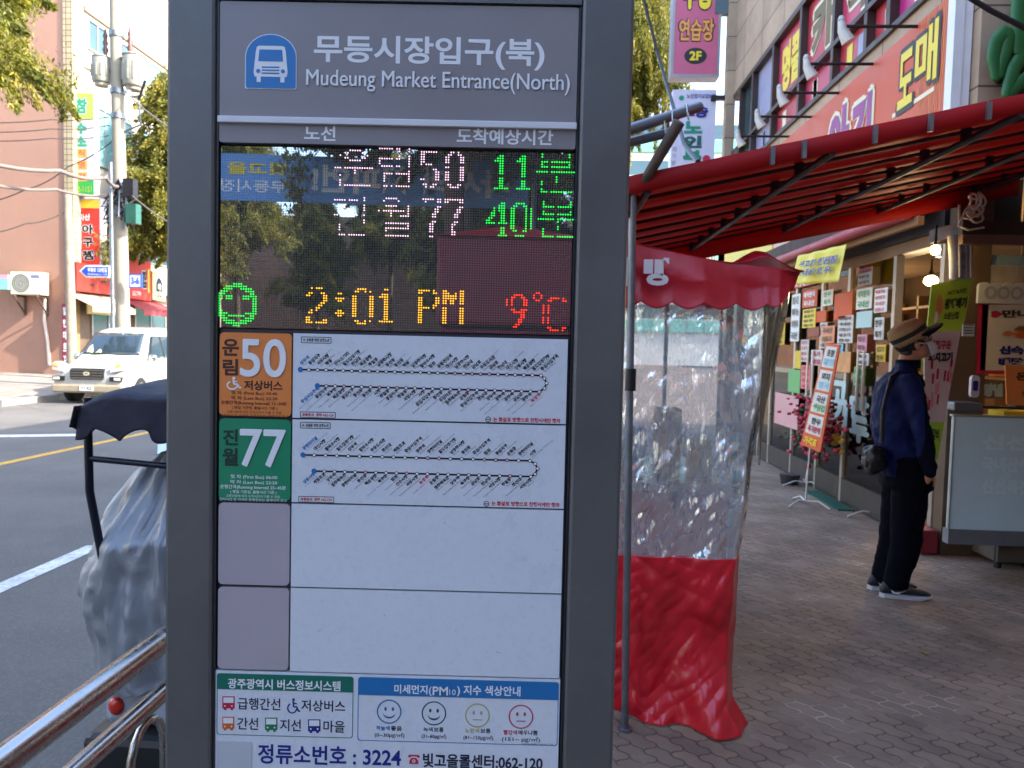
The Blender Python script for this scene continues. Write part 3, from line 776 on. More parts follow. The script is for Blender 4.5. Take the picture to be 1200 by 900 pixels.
def smile(px, py, r, m, smiling):
    c = K(px, py, TYP); U = K(501, 840)[0] - K(500, 840)[0]; r = r * U
    b.disc((c[0], TYP, c[1]), r, m, 28, r2=r * .90)
    for s in (-1, 1):
        b.add([(c[0] + s * r * .3 + r * .1 * math.cos(t), TYP, c[1] + r * .22 + r * .17 * math.sin(t)) for t in [2 * PI * k / 10 for k in range(10)]], [tuple(range(10))], m)
    if smiling:
        p = [(c[0] + r * .5 * math.cos(t), c[1] - r * .12 + r * .45 * math.sin(t)) for t in [PI + PI * k / 10 for k in range(11)]]
        q = [(c[0] + r * .5 * math.cos(t), c[1] - r * .06 + r * .36 * math.sin(t)) for t in [PI + PI * k / 10 for k in range(11)]]
        b.add([(x, TYP, z) for x, z in p + q], [(i, i + 1, i + 12, i + 11) for i in range(10)], m)
    else:
        b.add([(c[0] - r * .38, TYP, c[1] - r * .4), (c[0] + r * .38, TYP, c[1] - r * .4), (c[0] + r * .38, TYP, c[1] - r * .32), (c[0] - r * .38, TYP, c[1] - r * .32)], [(0, 1, 2, 3)], m)
smile(456, 834, 14.5, SMB, 1); smile(508.5, 836, 14.5, SMG, 1); smile(559.5, 838.5, 14.5, SMY, 0); smile(610.5, 840, 14.5, CR, 0)
for (xa_, xm, xe, yt, c1, m1, c2, s2) in ((441, 457.5, 471, 850.5, '하늘색', SMB, '좋음', '(0~30㎍/㎥)'), (496, 508, 520, 852, '녹색', SMG, '보통', '(31~80㎍/㎥)'), (545, 562.5, 575, 853.5, '노란색', SMY, '보통', '(81~150㎍/㎥)'), (590, 607, 630, 855.5, '빨강색', CR, '매우나쁨', '(151~ ㎍/㎥)')):
    kf(b, c1, m1, xa_, xm - 1, yt, yt + 5.6, bold=.02, res=2); kf(b, c2, TXT, xm + .5, xe, yt + .3, yt + 6, bold=.02, res=2)
    kf(b, s2, TXT, xa_ - 2 if len(s2) < 13 else xa_ - 6, xe + (3 if len(s2) < 13 else 4), yt + 8, yt + 14.5, bold=.012, res=2)
kf(b, '* 환경부 미세먼지 예보등급 기준', TXT, 611, 648, 871.2, 873.6, res=1)
kf(b, '정류소번호 : 3224', NAVY, 302, 470, 874, 897, bold=.022, res=5)
kf(b, '빛고을콜센터:062-120', TXT, 495.5, 636, 884.5, 901, bold=.026, res=4)
# telephone symbol
c = K(485, 890, TYP); U = K(501, 840)[0] - K(500, 840)[0]
def tp(pts, m, y=TYP): b.poly([(c[0] + u * U, y, c[1] + v * U) for u, v in pts], m)
tp([(-5.5, -5.5), (5.5, -5.5), (5, -1), (2.5, 2), (-2.5, 2), (-5, -1)], CR)
tp([(-7, 2.5), (-4, 2.2), (-3.5, 3.6), (3.5, 3.6), (4, 2.2), (7, 2.5), (7, 4.2), (5, 5.6), (-5, 5.6), (-7, 4.2)], CR)
b.disc((c[0], TYP - .0003, c[1] - 1.8 * U), 2.0 * U, DOTW, 12, r2=1.0 * U)
b.build('lettering', legend)
qs = MB(); x0, z1 = K(254, 868.5, TYP); x1 = K(295, 890, TYP)[0]
qs.box((x0, TYP - .0006, z1 - (x1 - x0) * 1.05), (x1, TYP, z1), mat('pale_sticker', (190, 194, 202), .5, var=.05)); qs.build('blank_sticker', legend)
# ================================================================== buildings
CONC = mat('pale_render', (184, 178, 164), 0.8, var=0.1, scale=0.5, dirt=((140, 130, 112), 1.2, 0.35))
PINKW = mat('pink_render', (163, 122, 101), 0.85, var=0.08, scale=0.35, bump=0.15, bscale=30, dirt=((140, 98, 78), 1.0, 0.3))
WIN = mat('window_glass', (60, 84, 88), 0.06, 0.0, var=0.25, scale=0.4, coat=0.6)
WINT = mat('teal_window_film', (120, 172, 172), 0.12, 0.0, var=0.2, scale=0.7, coat=0.3)
ALU = mat('aluminium_frame', (170, 172, 170), 0.4, 0.6, var=0.08)
BRN = mat('brown_band', (136, 112, 92), 0.6, var=0.15)

def building(name, label, x0, x1, y0, y1, z0, z1, m, cat='building'):
    t = thing(name, label, cat, ((x0 + x1) / 2, (y0 + y1) / 2, z0))
    return t
def bpart(t, name, mb, label=None):
    o = mb.build(name, t, world=True)
    if label: o['label'] = label
    return o

LX = -16.6; PWY = 25.0
# --- pink and white block across the street
wb = thing('corner_building', 'white building with pink end wall and teal windows on the far street corner', 'building', (LX, PWY, 0))
b = MB(); b.box((-42, PWY, 0), (LX - .29, 46, 17), PINKW); bpart(wb, 'pink_wall', b)
b = MB(); b.box((LX - .289, PWY + .02, 3.4), (LX - .001, 46.01, 17.0), CONC); b.box((LX - .289, PWY + .6, 0), (LX - .2, 46.0, 3.399), mat('dark_shopfront', (92, 74, 58), .5, var=.4, scale=1.5)); bpart(wb, 'facade_wall', b)
b = MB(); b.box((LX - .30, PWY - .05, 0.2), (LX + .02, PWY + .25, 17.02), brickmat('corner_tile', (170, 154, 124), (160, 142, 108), (84, 66, 44), .19, .19, .012, plane='XZ', offset=0, bump=.2, var=.12)); bpart(wb, 'tile_pier', b)
b = MB(); b.box((LX - .305, PWY - .055, 0.2), (LX + .025, PWY + .255, 3.5), mat('olive_pier', (136, 112, 72), .8, var=.2)); bpart(wb, 'pier_base', b)
# brown ledges
def LP(px, py, x=LX): return onX(px, py, x)
b = MB(); zb = LP(92, 2).z
b.box((LX, PWY + .6, zb - .18), (LX + .08, 46, zb), BRN); zc_ = LP(80, 62).z
b.box((LX, PWY + .6, zc_ - .15), (LX + .1, 46, zc_ + .0), mat('cream_ledge', (230, 214, 170), .7, var=.1)); bpart(wb, 'ledge', b)
def facade_window(t, y0, y1, z0, z1, x=LX, m=WIN, n=2):
    f = MB(); w = .06
    for (a, c, d, e) in ((y0, y1, z0, z0 + w), (y0, y1, z1 - w, z1), (y0, y0 + w, z0 + w, z1 - w), (y1 - w, y1, z0 + w, z1 - w)): f.box((x + .002, a, d), (x + .07, c, e), ALU)
    for k in range(1, n):
        yy_ = y0 + (y1 - y0) * k / n; f.box((x + .002, yy_ - .03, z0 + w), (x + .065, yy_ + .03, z1 - w), ALU)
    fo = bpart(t, 'window', f)
    g = MB(); g.box((x + .003, y0 + w, z0 + w), (x + .03, y1 - w, z1 - w), m); g2 = g.build('pane', None)
    g2.data.transform(Matrix.Translation(-Vector(t.location))); g2.parent = fo
    return fo
zt = zb - .35; zbt = zc_ + .55
for k, (ya, yb, mm) in enumerate(((25.8, 26.9, WIN), (27.1, 28.6, WIN), (28.9, 31.6, WINT), (32.0, 34.4, WINT), (34.9, 38.5, WINT), (39, 43, WINT))):
    facade_window(wb, ya, yb, zbt, zt, m=mm, n=2 if yb - ya < 2 else 3)
for (ya, yb) in ((25.9, 28.5), (29.2, 32.4), (33.1, 36.5), (37.2, 41.0)):
    facade_window(wb, ya, yb, zc_ - 3.4, zc_ - 1.3, m=WINT, n=3)
    facade_window(wb, ya, yb, 4.6, 6.4, m=WIN, n=3)
for (ya, yb) in ((26.2, 28.3), (29.0, 31.4), (32.2, 35.0), (36, 39)):
    facade_window(wb, ya, yb, .9, 3.0, x=LX - .199, m=WIN, n=2)
b = MB(); b.box((LX - 8, 30, 17.0), (LX - 2, 40, 19.5), mat('roof_hut', (150, 104, 84), .8, var=.2)); b.box((LX - 2, 31, 17.0), (LX - 1.2, 36, 18.2), mat('green_tank', (70, 110, 96), .6, var=.2)); bpart(wb, 'roof_room', b)

# --- building further up the street (left) and the block behind the camera
lb2 = thing('brick_building', 'brown brick building with dark windows further up the left side of the street', 'building', (LX - 1, 60, 0))
b = MB(); b.box((-40, 47, 0), (LX + .2, 80, 10.5), brickmat('brown_brick', (146, 100, 76), (128, 88, 68), (120, 108, 96), .4, .14, .012, plane='YZ')); bpart(lb2, 'wall', b)
for k in range(6):
    facade_window(lb2, 48 + k * 5, 51.5 + k * 5, 4.6, 6.2, x=LX + .2, m=WIN, n=3); facade_window(lb2, 48 + k * 5, 51.5 + k * 5, 7.6, 9.2, x=LX + .2, m=WIN, n=3)
lb3 = thing('pale_building', 'long pale building lining the near left side of the street', 'building', (-24, -10, 0))
b = MB(); b.box((-36, -45, -.1), (-17, 7.5, 11), CONC); bpart(lb3, 'wall', b)
for k in range(8):
    for zz in (4.2, 7.6): facade_window(lb3, -42 + k * 6, -38.5 + k * 6, zz, zz + 1.8, x=-17, m=WIN, n=3)
    facade_window(lb3, -42 + k * 6, -37.2 + k * 6, .4, 2.9, x=-17, m=WIN, n=3)
# end of the street
fb = thing('distant_building', 'white apartment block with green balcony glass at the far end of the street', 'building', (6, 75, 0))
b = MB(); b.box((1.5, 72, 0), (24, 90, 24), mat('distant_white', (224, 218, 206), .8, var=.08, scale=.2)); bpart(fb, 'wall', b)
BG = mat('green_balcony_glass', (120, 190, 168), .15, var=.15)
for k in range(6):
    b = MB(); zz = 3.2 + k * 3.4; b.box((3, 71.7, zz), (22, 71.99, zz + 1.1), BG)
    for q in range(12): b.box((3 + q * 1.65, 71.66, zz), (3.06 + q * 1.65, 71.69, zz + 1.1), ALU)
    bpart(fb, 'balcony', b)
    b = MB(); b.box((3.2, 71.9, zz + 1.3), (21.8, 71.995, zz + 2.6), WIN); bpart(fb, 'window', b)

# --- air conditioner on the pink wall
def acunit(px0, py0, px1, py1):
    p = onY(px0, py1, PWY - .5); q = onY(px1, py0, PWY - .5)
    t = thing('air_conditioner', 'beige air conditioner unit on brackets on the pink wall', 'air conditioner', ((p.x + q.x) / 2, PWY - .3, p.z))
    CB = mat('ac_casing', (226, 214, 186), .45, var=.06)
    b = MB(); b.box((p.x, PWY - .5, p.z), (q.x, PWY - .1, q.z), CB, .03); bpart(t, 'casing', b)
    cx = p.x + (q.x - p.x) * .34; cz = (p.z + q.z) / 2; r = (q.z - p.z) * .42
    b = MB(); b.disc((cx, PWY - .503, cz), r, mat('ac_fan_dark', (92, 90, 84), .5, var=.2), 28)
    for k in range(1, 6): b.disc((cx, PWY - .508, cz), r * k / 5, mat('ac_grille', (208, 200, 180), .5, var=.05), 28, r2=r * k / 5 - .02)
    for k in range(10):
        a = PI * 2 * k / 10; b.box((cx + math.cos(a) * r * .5 - .01, PWY - .507, cz + math.sin(a) * r * .5 - .01), (cx + math.cos(a) * r * .5 + .01, PWY - .504, cz + math.sin(a) * r * .5 + .01), CB)
    b.disc((cx, PWY - .51, cz), r * .22, mat('ac_hub', (160, 156, 146), .5, var=.1), 16); bpart(t, 'fan_grille', b)
    b = MB(); b.box((q.x - .36, PWY - .505, q.z - .2), (q.x - .06, PWY - .501, q.z - .1), mat('ac_badge', (120, 124, 160), .5, var=.05)); bpart(t, 'badge', b)
    for xx in (p.x + .18, q.x - .12):
        b = MB(); b.box((xx - .03, PWY - .6, p.z - .07), (xx + .03, PWY - .001, p.z - .002), RUSTY); b.box((xx - .03, PWY - .06, p.z - .7), (xx + .03, PWY - .002, p.z - .07), RUSTY)
        b.tube([(xx, PWY - .55, p.z - .08), (xx, PWY - .05, p.z - .62)], .03, RUSTY, 6); bpart(t, 'bracket', b)
    b = MB(); hose = [onY(*pp, PWY - .05) for pp in ((50, 340), (53, 350), (52, 375), (56, 400), (58, 428))]
    b.tube(hose, .05, mat('ac_hose', (216, 204, 190), .6, var=.1), 8); bpart(t, 'hose', b)
acunit(12, 319, 48, 345)

# --- signs of the far shops: boxes at real places on or off the facade
def sign_board(name, label, x0, x1, y, z0, z1, m, draw, depth=.18, M=None, frame=None, group=None, cat='sign'):
    """a box sign facing local -y; draw(b) adds print in local x,z at y"""
    MM = M or Matrix.Identity(4)
    c = MM @ Vector(((x0 + x1) / 2, y, z0))
    t = thing(name, label, cat, c, group)
    b = MB(MM); b.box((x0, y, z0), (x1, y + depth, z1), m); bpart(t, 'board', b)
    if frame:
        b = MB(MM); w = min(.05, (x1 - x0) * .08)
        for (a, c_, d, e) in ((x0 - w, x1 + w, z0 - w, z0 - .002), (x0 - w, x1 + w, z1 + .002, z1 + w), (x0 - w, x0 - .002, z0 - .001, z1 + .001), (x1 + .002, x1 + w, z0 - .001, z1 + .001)): b.box((a, y - .012, d), (c_, y + depth + .01, e), frame)
        bpart(t, 'frame', b)
    b = MB(MM); draw(b, x0, x1, z0, z1, y - .006)
    if b.v: bpart(t, 'lettering', b)
    return t
def pxb(px0, py0, px1, py1, y):
    """photo box -> x0,x1,z0,z1 on the real plane at y"""
    p, q = onY(px0, (py0 + py1) / 2, y), onY(px1, (py0 + py1) / 2, y)
    pm_ = (px0 + px1) / 2
    return p.x, q.x, onY(pm_, py1, y).z, onY(pm_, py0, y).z
def pxs(px0, px1, py0, py1, y): return pxb(px0, py0, px1, py1, y)
def Q(b, x0, x1, z0, z1, y, u0, u1, v0, v1, m):
    X = lambda u: x0 + (x1 - x0) * u; Z = lambda v: z0 + (z1 - z0) * v
    b.poly([(X(u0), y, Z(v0)), (X(u1), y, Z(v0)), (X(u1), y, Z(v1)), (X(u0), y, Z(v1))], m)
def T(b, s, m, x0, x1, z0, z1, y, u0, u1, v0, v1, bold=.03, ol=None, olw=.09):
    X = lambda u: x0 + (x1 - x0) * u; Z = lambda v: z0 + (z1 - z0) * v
    if ol: b.text(s, ol, X(u0) - (X(u1) - X(u0)) * .04, X(u1) + (X(u1) - X(u0)) * .04, Z(v0) - (Z(v1) - Z(v0)) * .04, Z(v1) + (Z(v1) - Z(v0)) * .04, y, olw, 3)
    b.text(s, m, X(u0), X(u1), Z(v0), Z(v1), y - .004, bold, 3)
SG_W = mat('sign_white', (222, 222, 220), .45, var=.05); SG_LIME = mat('sign_lime', (158, 190, 62), .45, var=.08); SG_GREEN = mat('sign_green', (40, 150, 62), .45, var=.06)
SG_TEAL = mat('sign_teal_print', (26, 142, 110), .5, var=0); SG_ORG = mat('sign_orange', (226, 150, 70), .5, var=.05); SG_RED = mat('sign_red', (206, 48, 34), .45, var=.08); SG_YEL = mat('sign_yellow', (236, 196, 52), .45, var=.06)
SG_GREY = mat('sign_lilac_grey', (196, 190, 196), .45, var=.05); SG_BLUE = mat('sign_blue', (34, 74, 176), .45, var=.04); SG_CREAM = mat('sign_cream', (236, 226, 160), .5, var=.05)
x0, x1, z0, z1 = pxb(81.5, 109, 110, 229, 25.2)
def d1(b, a, c, d, e, y):
    Q(b, a, c, d, e, y, 0, 1, .75, 1, SG_LIME); T(b, '참', SG_TEAL, a, c, d, e, y - .002, .25, .75, .80, .95, .05, WHITE)
    T(b, '수', SG_TEAL, a, c, d, e, y, .24, .72, .60, .71, .06); T(b, '소', SG_TEAL, a, c, d, e, y, .24, .72, .48, .58, .06)
    for i in range(3): Q(b, a, c, d, e, y - .001, .26, .72, .37 - i * .115, .46 - i * .115, SG_ORG)
    for i, s in enumerate('직영점'): T(b, s, CR, a, c, d, e, y - .003, .36, .62, .385 - i * .115, .445 - i * .115, .0)
    Q(b, a, c, d, e, y - .0005, 0, 1, 0, .16, SG_GREEN); T(b, '352-1151', SG_LIME, a, c, d, e, y - .002, .1, .9, .03, .09, .02)
sign_board('blade_sign', 'tall green topped white blade sign high on the corner of the white building', x0, x1, 25.2, z0, z1, SG_GREY, d1, .3, group='blade signs on the far corner')
x0, x1, z0, z1 = pxb(89, 234, 117, 310, 25.4)
def d2(b, a, c, d, e, y):
    Q(b, a, c, d, e, y, 0, 1, .87, 1, SG_YEL); T(b, '마산', WHITE, a, c, d, e, y, .15, .6, .68, .78, .02)
    for i, s in enumerate('아구찜'): T(b, s, BLACK, a, c, d, e, y - .002, .26, .74, .47 - i * .2, .62 - i * .2, .05, WHITE, .12)
sign_board('blade_sign', 'red blade sign with yellow top and black lettering below the green one', x0, x1, 25.4, z0, z1, SG_RED, d2, .3, frame=SG_GREY, group='blade signs on the far corner')
# shop signs flat on the facade (local x runs along +y)
def yspan(px0, px1, x): return onX(px0, 350, x).y, onX(px1, 350, x).y
def fsign(label, px0, py0, px1, py1, m, draw, x=LX + .02, depth=.25):
    y0, y1 = yspan(px0, px1, x + depth); pm_ = (px0 + px1) / 2
    z0, z1 = onX(pm_, py1, x + depth).z, onX(pm_, py0, x + depth).z
    M = FACE_L
    return sign_board('shop_sign', label, y0, y1, -(x + depth), z0, z1, m, draw, depth, M=M, group='shop signs across the street')
def dr(b, a, c, d, e, y):
    T(b, '집', BLACK, a, c, d, e, y, .60, .8, .3, .75, .05, WHITE); Q(b, a, c, d, e, y, .86, .93, .2, .8, SG_YEL); T(b, '365-7799', WHITE, a, c, d, e, y, .2, .55, .08, .2, .02)
fsign('red shop sign with black lettering behind the concrete utility pole', 149, 304, 177, 351, SG_RED, dr)
def dfood(b, a, c, d, e, y):
    for k in range(14):
        u = rnd.uniform(.05, .85); v = rnd.uniform(.1, .8); Q(b, a, c, d, e, y - .0005 * k, u, u + rnd.uniform(.05, .12), v, v + rnd.uniform(.06, .16), rnd.choice([SG_ORG, SG_YEL, BROWN, CO, SG_RED]))
fsign('dark red restaurant sign with food pictures beneath the red blade sign', 90, 312, 147, 344, mat('maroon_sign', (150, 44, 34), .45, var=.25, scale=2), dfood)
def ddome(b, a, c, d, e, y):
    X = lambda u: a + (c - a) * u; Z = lambda v: d + (e - d) * v
    p = [(X(.25), Z(.3))] + [(X(.5 - .25 * math.cos(t)), Z(.5 + .3 * math.sin(t))) for t in [PI * k / 10 for k in range(11)]] + [(X(.75), Z(.3))]
    b.poly([(q[0], y, q[1]) for q in reversed(p)], mat('dome_navy', (30, 50, 86), .5, var=0)); T(b, '아', SG_CREAM, a, c, d, e, y - .002, .38, .62, .35, .6, .04); T(b, '모텔', BLACK, a, c, d, e, y, .3, .7, .1, .2, .03)
fsign('cream shop sign with navy dome symbol right of the red shop sign', 179, 319, 194, 352, SG_CREAM, ddome)
def dy(b, a, c, d, e, y): T(b, '식당 · 백반', GREYT, a, c, d, e, y, .2, .85, .5, .75, .02); T(b, '국밥 전문', GREYT, a, c, d, e, y, .25, .8, .2, .42, .02)
fsign('pale yellow banner hung under the awning of the far shop', 103, 352, 141, 369, SG_CREAM, dy, x=LX + .2, depth=.05)
# awnings over the far shops
for lab, px0, px1, c_ in (('beige shop awning under the dark red restaurant sign', 88, 140, (196, 168, 140)), ('maroon shop awning under the red shop sign', 150, 193, (150, 60, 66))):
    y0, y1 = yspan(px0, px1, LX + .4); zt_ = onX((px0 + px1) / 2, 346 if c_[0] > 160 else 352, LX + .4).z
    m = mat('awning_' + str(c_[0]), c_, .7, var=.12)
    b = MB(); b.add([(LX + .03, y0, zt_), (LX + .03, y1, zt_), (LX + 1.0, y1, zt_ - .45), (LX + 1.0, y0, zt_ - .45), (LX + 1.0, y1, zt_ - .62), (LX + 1.0, y0, zt_ - .62)], [(0, 1, 2, 3), (3, 2, 4, 5)], m)
    o = b.build('shop_awning'); rebase(o, (LX, y0, zt_)); tag(o, lab, 'awning', 'awnings across the street'); mods(o, ('SOLIDIFY', {'thickness': .03}))
x0, x1, z0, z1 = pxb(72.5, 356, 80, 398, 24.6)
def dv(b, a, c, d, e, y):
    for i in range(5): T(b, '할인마트점'[i], SG_W, a, c, d, e, y, .2, .8, .82 - i * .19, .95 - i * .19, .04)
sign_board('standing_sign', 'narrow maroon standing sign at the foot of the pink building corner', x0, x1, 24.6, left_z(24.6), z1, mat('maroon_board', (140, 40, 60), .5, var=.15), dv, .15)
x0, x1, z0, z1 = pxb(0, 322, 9, 339, 24.4)
sign_board('mint_sign', 'small mint and pink sign at the left edge above the kerb', x0 - .8, x1, 24.4, z0, z1, mat('mint_board', (130, 220, 190), .5, var=.05), lambda b, a, c, d, e, y: Q(b, a, c, d, e, y, 0, 1, .75, 1.0, mat('pink_board', (240, 150, 170), .5, var=.05)), .1)

# ================================================================== poles and wires on the left
CPOLE = mat('concrete_pole', (150, 142, 124), .85, var=.14, scale=1.5, bump=.2, dirt=((130, 118, 100), 2.0, .5))
PY = 21.0
pt, pb = onY(134.5, -40, PY), onY(144.5, 400, PY); dirp = (pt - pb) / (pt.z - pb.z)
base = pb + dirp * (0.0 - pb.z); top = pt + dirp * 1.5
up = thing('utility_pole', 'thick concrete utility pole with two grey transformers behind the white van', 'utility pole', base)
b = MB(); b.tube([base, base + (top - base) * .5, top], [.2, .175, .15], CPOLE, 18); bpart(up, 'pole', b)
b = MB(); 
for zz in (5.2, 7.9, 8.6, 10.2):
    p = base + dirp * zz; b.tube([p - Vector((0, 0, .07)), p + Vector((0, 0, .07))], .2, GALV, 18)
bpart(up, 'clamp', b)
TRM = mat('transformer_grey', (150, 146, 132), .5, .1, var=.14, dirt=((130, 120, 100), 3.0, .4))
for (px0, py0, px1, py1) in ((109, 68, 129, 97), (145, 66, 168, 102)):
    a, c_, d_, e_ = pxb(px0, py0, px1, py1, PY); cx = (a + c_) / 2; r = (c_ - a) / 2
    b = MB(); b.tube([(cx, PY, d_), (cx, PY, d_ + .05), (cx, PY, e_ - .05), (cx, PY, e_)], [r * .9, r, r, r * .92], TRM, 20)
    b.tube([(cx, PY, e_), (cx, PY, e_ + .05)], [r * 1.05, r * .8], TRM, 20); b.tube([(cx, PY, d_ - .1), (cx, PY, d_ + .001)], [r * .7, r * .75], TRM, 16)
    for k in range(5):
        an = -2.6 + k * .5; b.box((cx + r * math.cos(an) - .02, PY + r * math.sin(an) - .02, d_ + .15), (cx + r * math.cos(an) + .02, PY + r * math.sin(an) + .02, e_ - .2), TRM)
    to = bpart(up, 'transformer', b)
    b = MB(); bx = cx + (.12 if px0 < 130 else -.1)
    pts_ = [(bx, PY, e_ + .02 + .1 * k) for k in range(9)]; b.tube(pts_, [.07, .05, .09, .05, .08, .045, .07, .04, .02], mat('brown_bushing', (96, 62, 52), .3, var=.1), 10)
    g = b.build('bushing'); g.data.transform(Matrix.Translation(-Vector(up.location))); g.parent = to
    b = MB(); b.box((min(cx, base.x), PY - .06, (d_ + e_) / 2 - .05), (max(cx, base.x), PY + .06, (d_ + e_) / 2 + .05), GALV); bpart(up, 'transformer_bracket', b)
a = onY(153, 118, PY); b = MB()
b.tube([(base.x + .2, PY, a.z + .1), (a.x + .3, PY - .1, a.z + .1)], .04, GALV, 8); b.tube([(a.x, PY - .1, a.z + .3), (a.x + .05, PY - .1, a.z - .6)], .07, mat('porcelain', (216, 210, 196), .3, var=.05), 10)
b.tube([(a.x + .3, PY - .1, a.z), (a.x + .55, PY - .2, a.z + .5)], .04, DARK, 6); b.tube([(base.x, PY, a.z - .9), (a.x + .35, PY - .1, a.z - .7), (a.x + .3, PY - .1, a.z - .05)], .03, GALV, 6)
bpart(up, 'fuse_arm', b)
a = onY(158, 245, PY); b = MB()
for k in range(16):
    q = Vector((a.x - .5 + rnd.uniform(-.4, .5), PY - .15 + rnd.uniform(-.15, .15), a.z + rnd.uniform(-.6, .8)))
    pts_ = [(base.x, PY - .2, a.z + rnd.uniform(.2, .9)), q, (a.x + rnd.uniform(-.3, .3), PY - .15, a.z + rnd.uniform(-.6, .5))]; b.tube(pts_, .025, rnd.choice([BLACK, DARK, GALV]), 5, smooth=False)
b.box((a.x - .1, PY - .3, a.z - .45), (a.x + .2, PY - .02, a.z + .1), mat('green_junction', (40, 90, 76), .4, var=.2)); b.box((a.x - .15, PY - .35, a.z + .3), (a.x + .15, PY - .1, a.z + .8), DARK)
bpart(up, 'cable_bundle', b)
x0, x1, z0, z1 = pxb(152, 322, 165, 336, PY - .3)
sign_board('number_plate_sign', 'small white plate numbered 3-6 fixed on the concrete utility pole', x0, x1, PY - .3, z0, z1, SG_W, lambda b, a, c, d, e, y: T(b, '3-6', SG_BLUE, a, c, d, e, y, .15, .85, .2, .8, .05), .05, frame=SG_BLUE)
# slim pole with blue arrow sign
a, c_ = onY(129.5, 190, 20.4), onY(132, 388, 20.4)
b = MB(); b.tube([(c_.x, 20.4, 0), (c_.x, 20.4, 2), (a.x, 20.4, a.z)], [.065, .055, .05], GALV, 12)
o = b.build('sign_pole'); rebase(o, (c_.x, 20.4, 0)); tag(o, 'slim grey pole carrying the blue arrow street sign', 'pole')
x0, x1, z0, z1 = pxb(93, 311, 128, 325, 20.3)
t = thing('street_name_sign', 'blue arrow street name sign on the slim grey pole', 'street sign', (x1, 20.3, z0))
zm = (z0 + z1) / 2
b = MB(); b.prism([(x0, zm), (x0 + .18, z0), (x1, z0), (x1, z1), (x0 + .18, z1)], 20.3, 20.34, SG_W); b.prism([(x0 + .06, zm), (x0 + .2, z0 + .04), (x1 - .03, z0 + .04), (x1 - .03, z1 - .04), (x0 + .2, z1 - .04)], 20.29, 20.299, SG_BLUE); bpart(t, 'plate', b)
b = MB(); b.text('무등로 123번길', WHITE, x0 + .25, x1 - .06, zm - .02, zm + .1, 20.285, .03); b.text('Mudeung-ro 123', WHITE, x0 + .25, x1 - .06, zm - .11, zm - .06, 20.285, .02); bpart(t, 'lettering', b)
# weathered second pole at the building corner
a, c_ = onY(79, 232, 23.5), onY(84, 395, 23.5)
b = MB(); b.tube([(c_.x, 23.5, .2), (c_.x, 23.5, 1.4), (a.x, 23.5, a.z + .2)], [.16, .15, .12], mat('weathered_pole', (150, 134, 116), .9, var=.3, scale=3), 12)
o = b.build('weathered_pole'); rebase(o, (c_.x, 23.5, .2)); tag(o, 'short weathered grey pole at the corner of the pink building', 'pole')
CABLE = mat('cable_sheath', (70, 62, 58), .7, var=.1); CABLEP = mat('pale_cable_sheath', (112, 100, 92), .7, var=.1)
def cable(label, pts, y0, y1, r, m, sag=.15, cat='cable', group='overhead cables'):
    P_ = [onY(p[0], p[1], y0 + (y1 - y0) * i / (len(pts) - 1)) for i, p in enumerate(pts)]
    out = []
    for i in range(len(P_) - 1):
        for k in range(6):
            t = k / 6; q = P_[i].lerp(P_[i + 1], t); q.z -= sag * 4 * t * (1 - t); out.append(q)
    out.append(P_[-1])
    b = MB(); b.tube(out, r, m, 6); o = b.build('overhead_cable'); rebase(o, out[0]); return tag(o, label, cat, group)
cable('thick pale cable bundle sagging from the left edge to the utility pole', ((-40, 183), (70, 200), (124, 208), (140, 218)), 15, 21, .05, CABLEP, .1)
cable('pale cable just below the thick bundle at the left edge', ((-40, 208), (65, 222), (138, 228)), 15, 21, .04, CABLEP, .1)
cable('thin dark cable crossing the pink wall towards the weathered pole', ((-40, 276), (30, 262), (80, 246)), 22, 23.5, .02, CABLE, .1)
cable('thin dark cable rising over the pink wall to the pole clamp', ((-40, 240), (30, 222), (80, 195), (138, 160)), 20, 21, .018, CABLE, .1)
cable('upper thin wire crossing the green blade sign', ((-40, 143), (60, 140), (128, 137)), 19, 21, .016, CABLE, .05)
cable('middle thin wire crossing the green blade sign', ((-40, 154), (60, 151), (128, 147)), 19, 21, .016, CABLE, .05)
cable('lower thin wire crossing the green blade sign', ((-40, 164), (60, 162), (128, 159)), 19, 21, .016, CABLE, .05)
cable('thin wire sloping from the pole across the yellow tree', ((150, 225), (200, 262), (260, 300)), 21, 15, .018, CABLEP, .05)
cable('thin wire leaving the transformers down to the right', ((150, 110), (196, 148), (260, 200)), 21, 15, .018, CABLEP, .05)

# ================================================================== railing
RX = -1.005
rl = thing('railing', 'polished steel pedestrian railing with curved bars beside the kerb', 'railing', (RX, 1.5, 0))
RZ1, RZ2 = .80, .66
b = MB(); b.tube([(RX, -4.5, RZ1), (RX, 2.35, RZ1)], .031, STEEL, 20); bpart(rl, 'top_rail', b)
b = MB(); b.tube([(RX, -4.5, RZ2), (RX, 2.35, RZ2)], .024, STEEL, 16); bpart(rl, 'lower_rail', b)
b = MB(); b.tube([(RX, -4.5, .16), (RX, 2.35, .16)], .02, STEEL, 14); bpart(rl, 'bottom_rail', b)
for yy in (-4.45, -2.2, .05, 2.3):
    b = MB(); b.tube([(RX, yy, 0), (RX, yy, RZ1 - .02)], .03, STEEL, 16); b.tube([(RX, yy, 0), (RX, yy, .012)], .06, STEEL, 16); bpart(rl, 'post', b)
y = -4.17
while y < 2.2:
    if min(abs(y + .09 - p) for p in (-4.45, -2.2, .05, 2.3)) > .12:
        b = MB(); pts_ = [(RX, y, .17), (RX, y, RZ2 - .14)] + [(RX, y + .08 - .08 * math.cos(t), RZ2 - .14 + .1 * math.sin(t)) for t in [PI * k / 8 for k in range(1, 8)]] + [(RX, y + .16, RZ2 - .14), (RX, y + .16, .17)]
        b.tube(pts_, .011, STEEL, 8); bpart(rl, 'curved_bar', b)
    y += .28

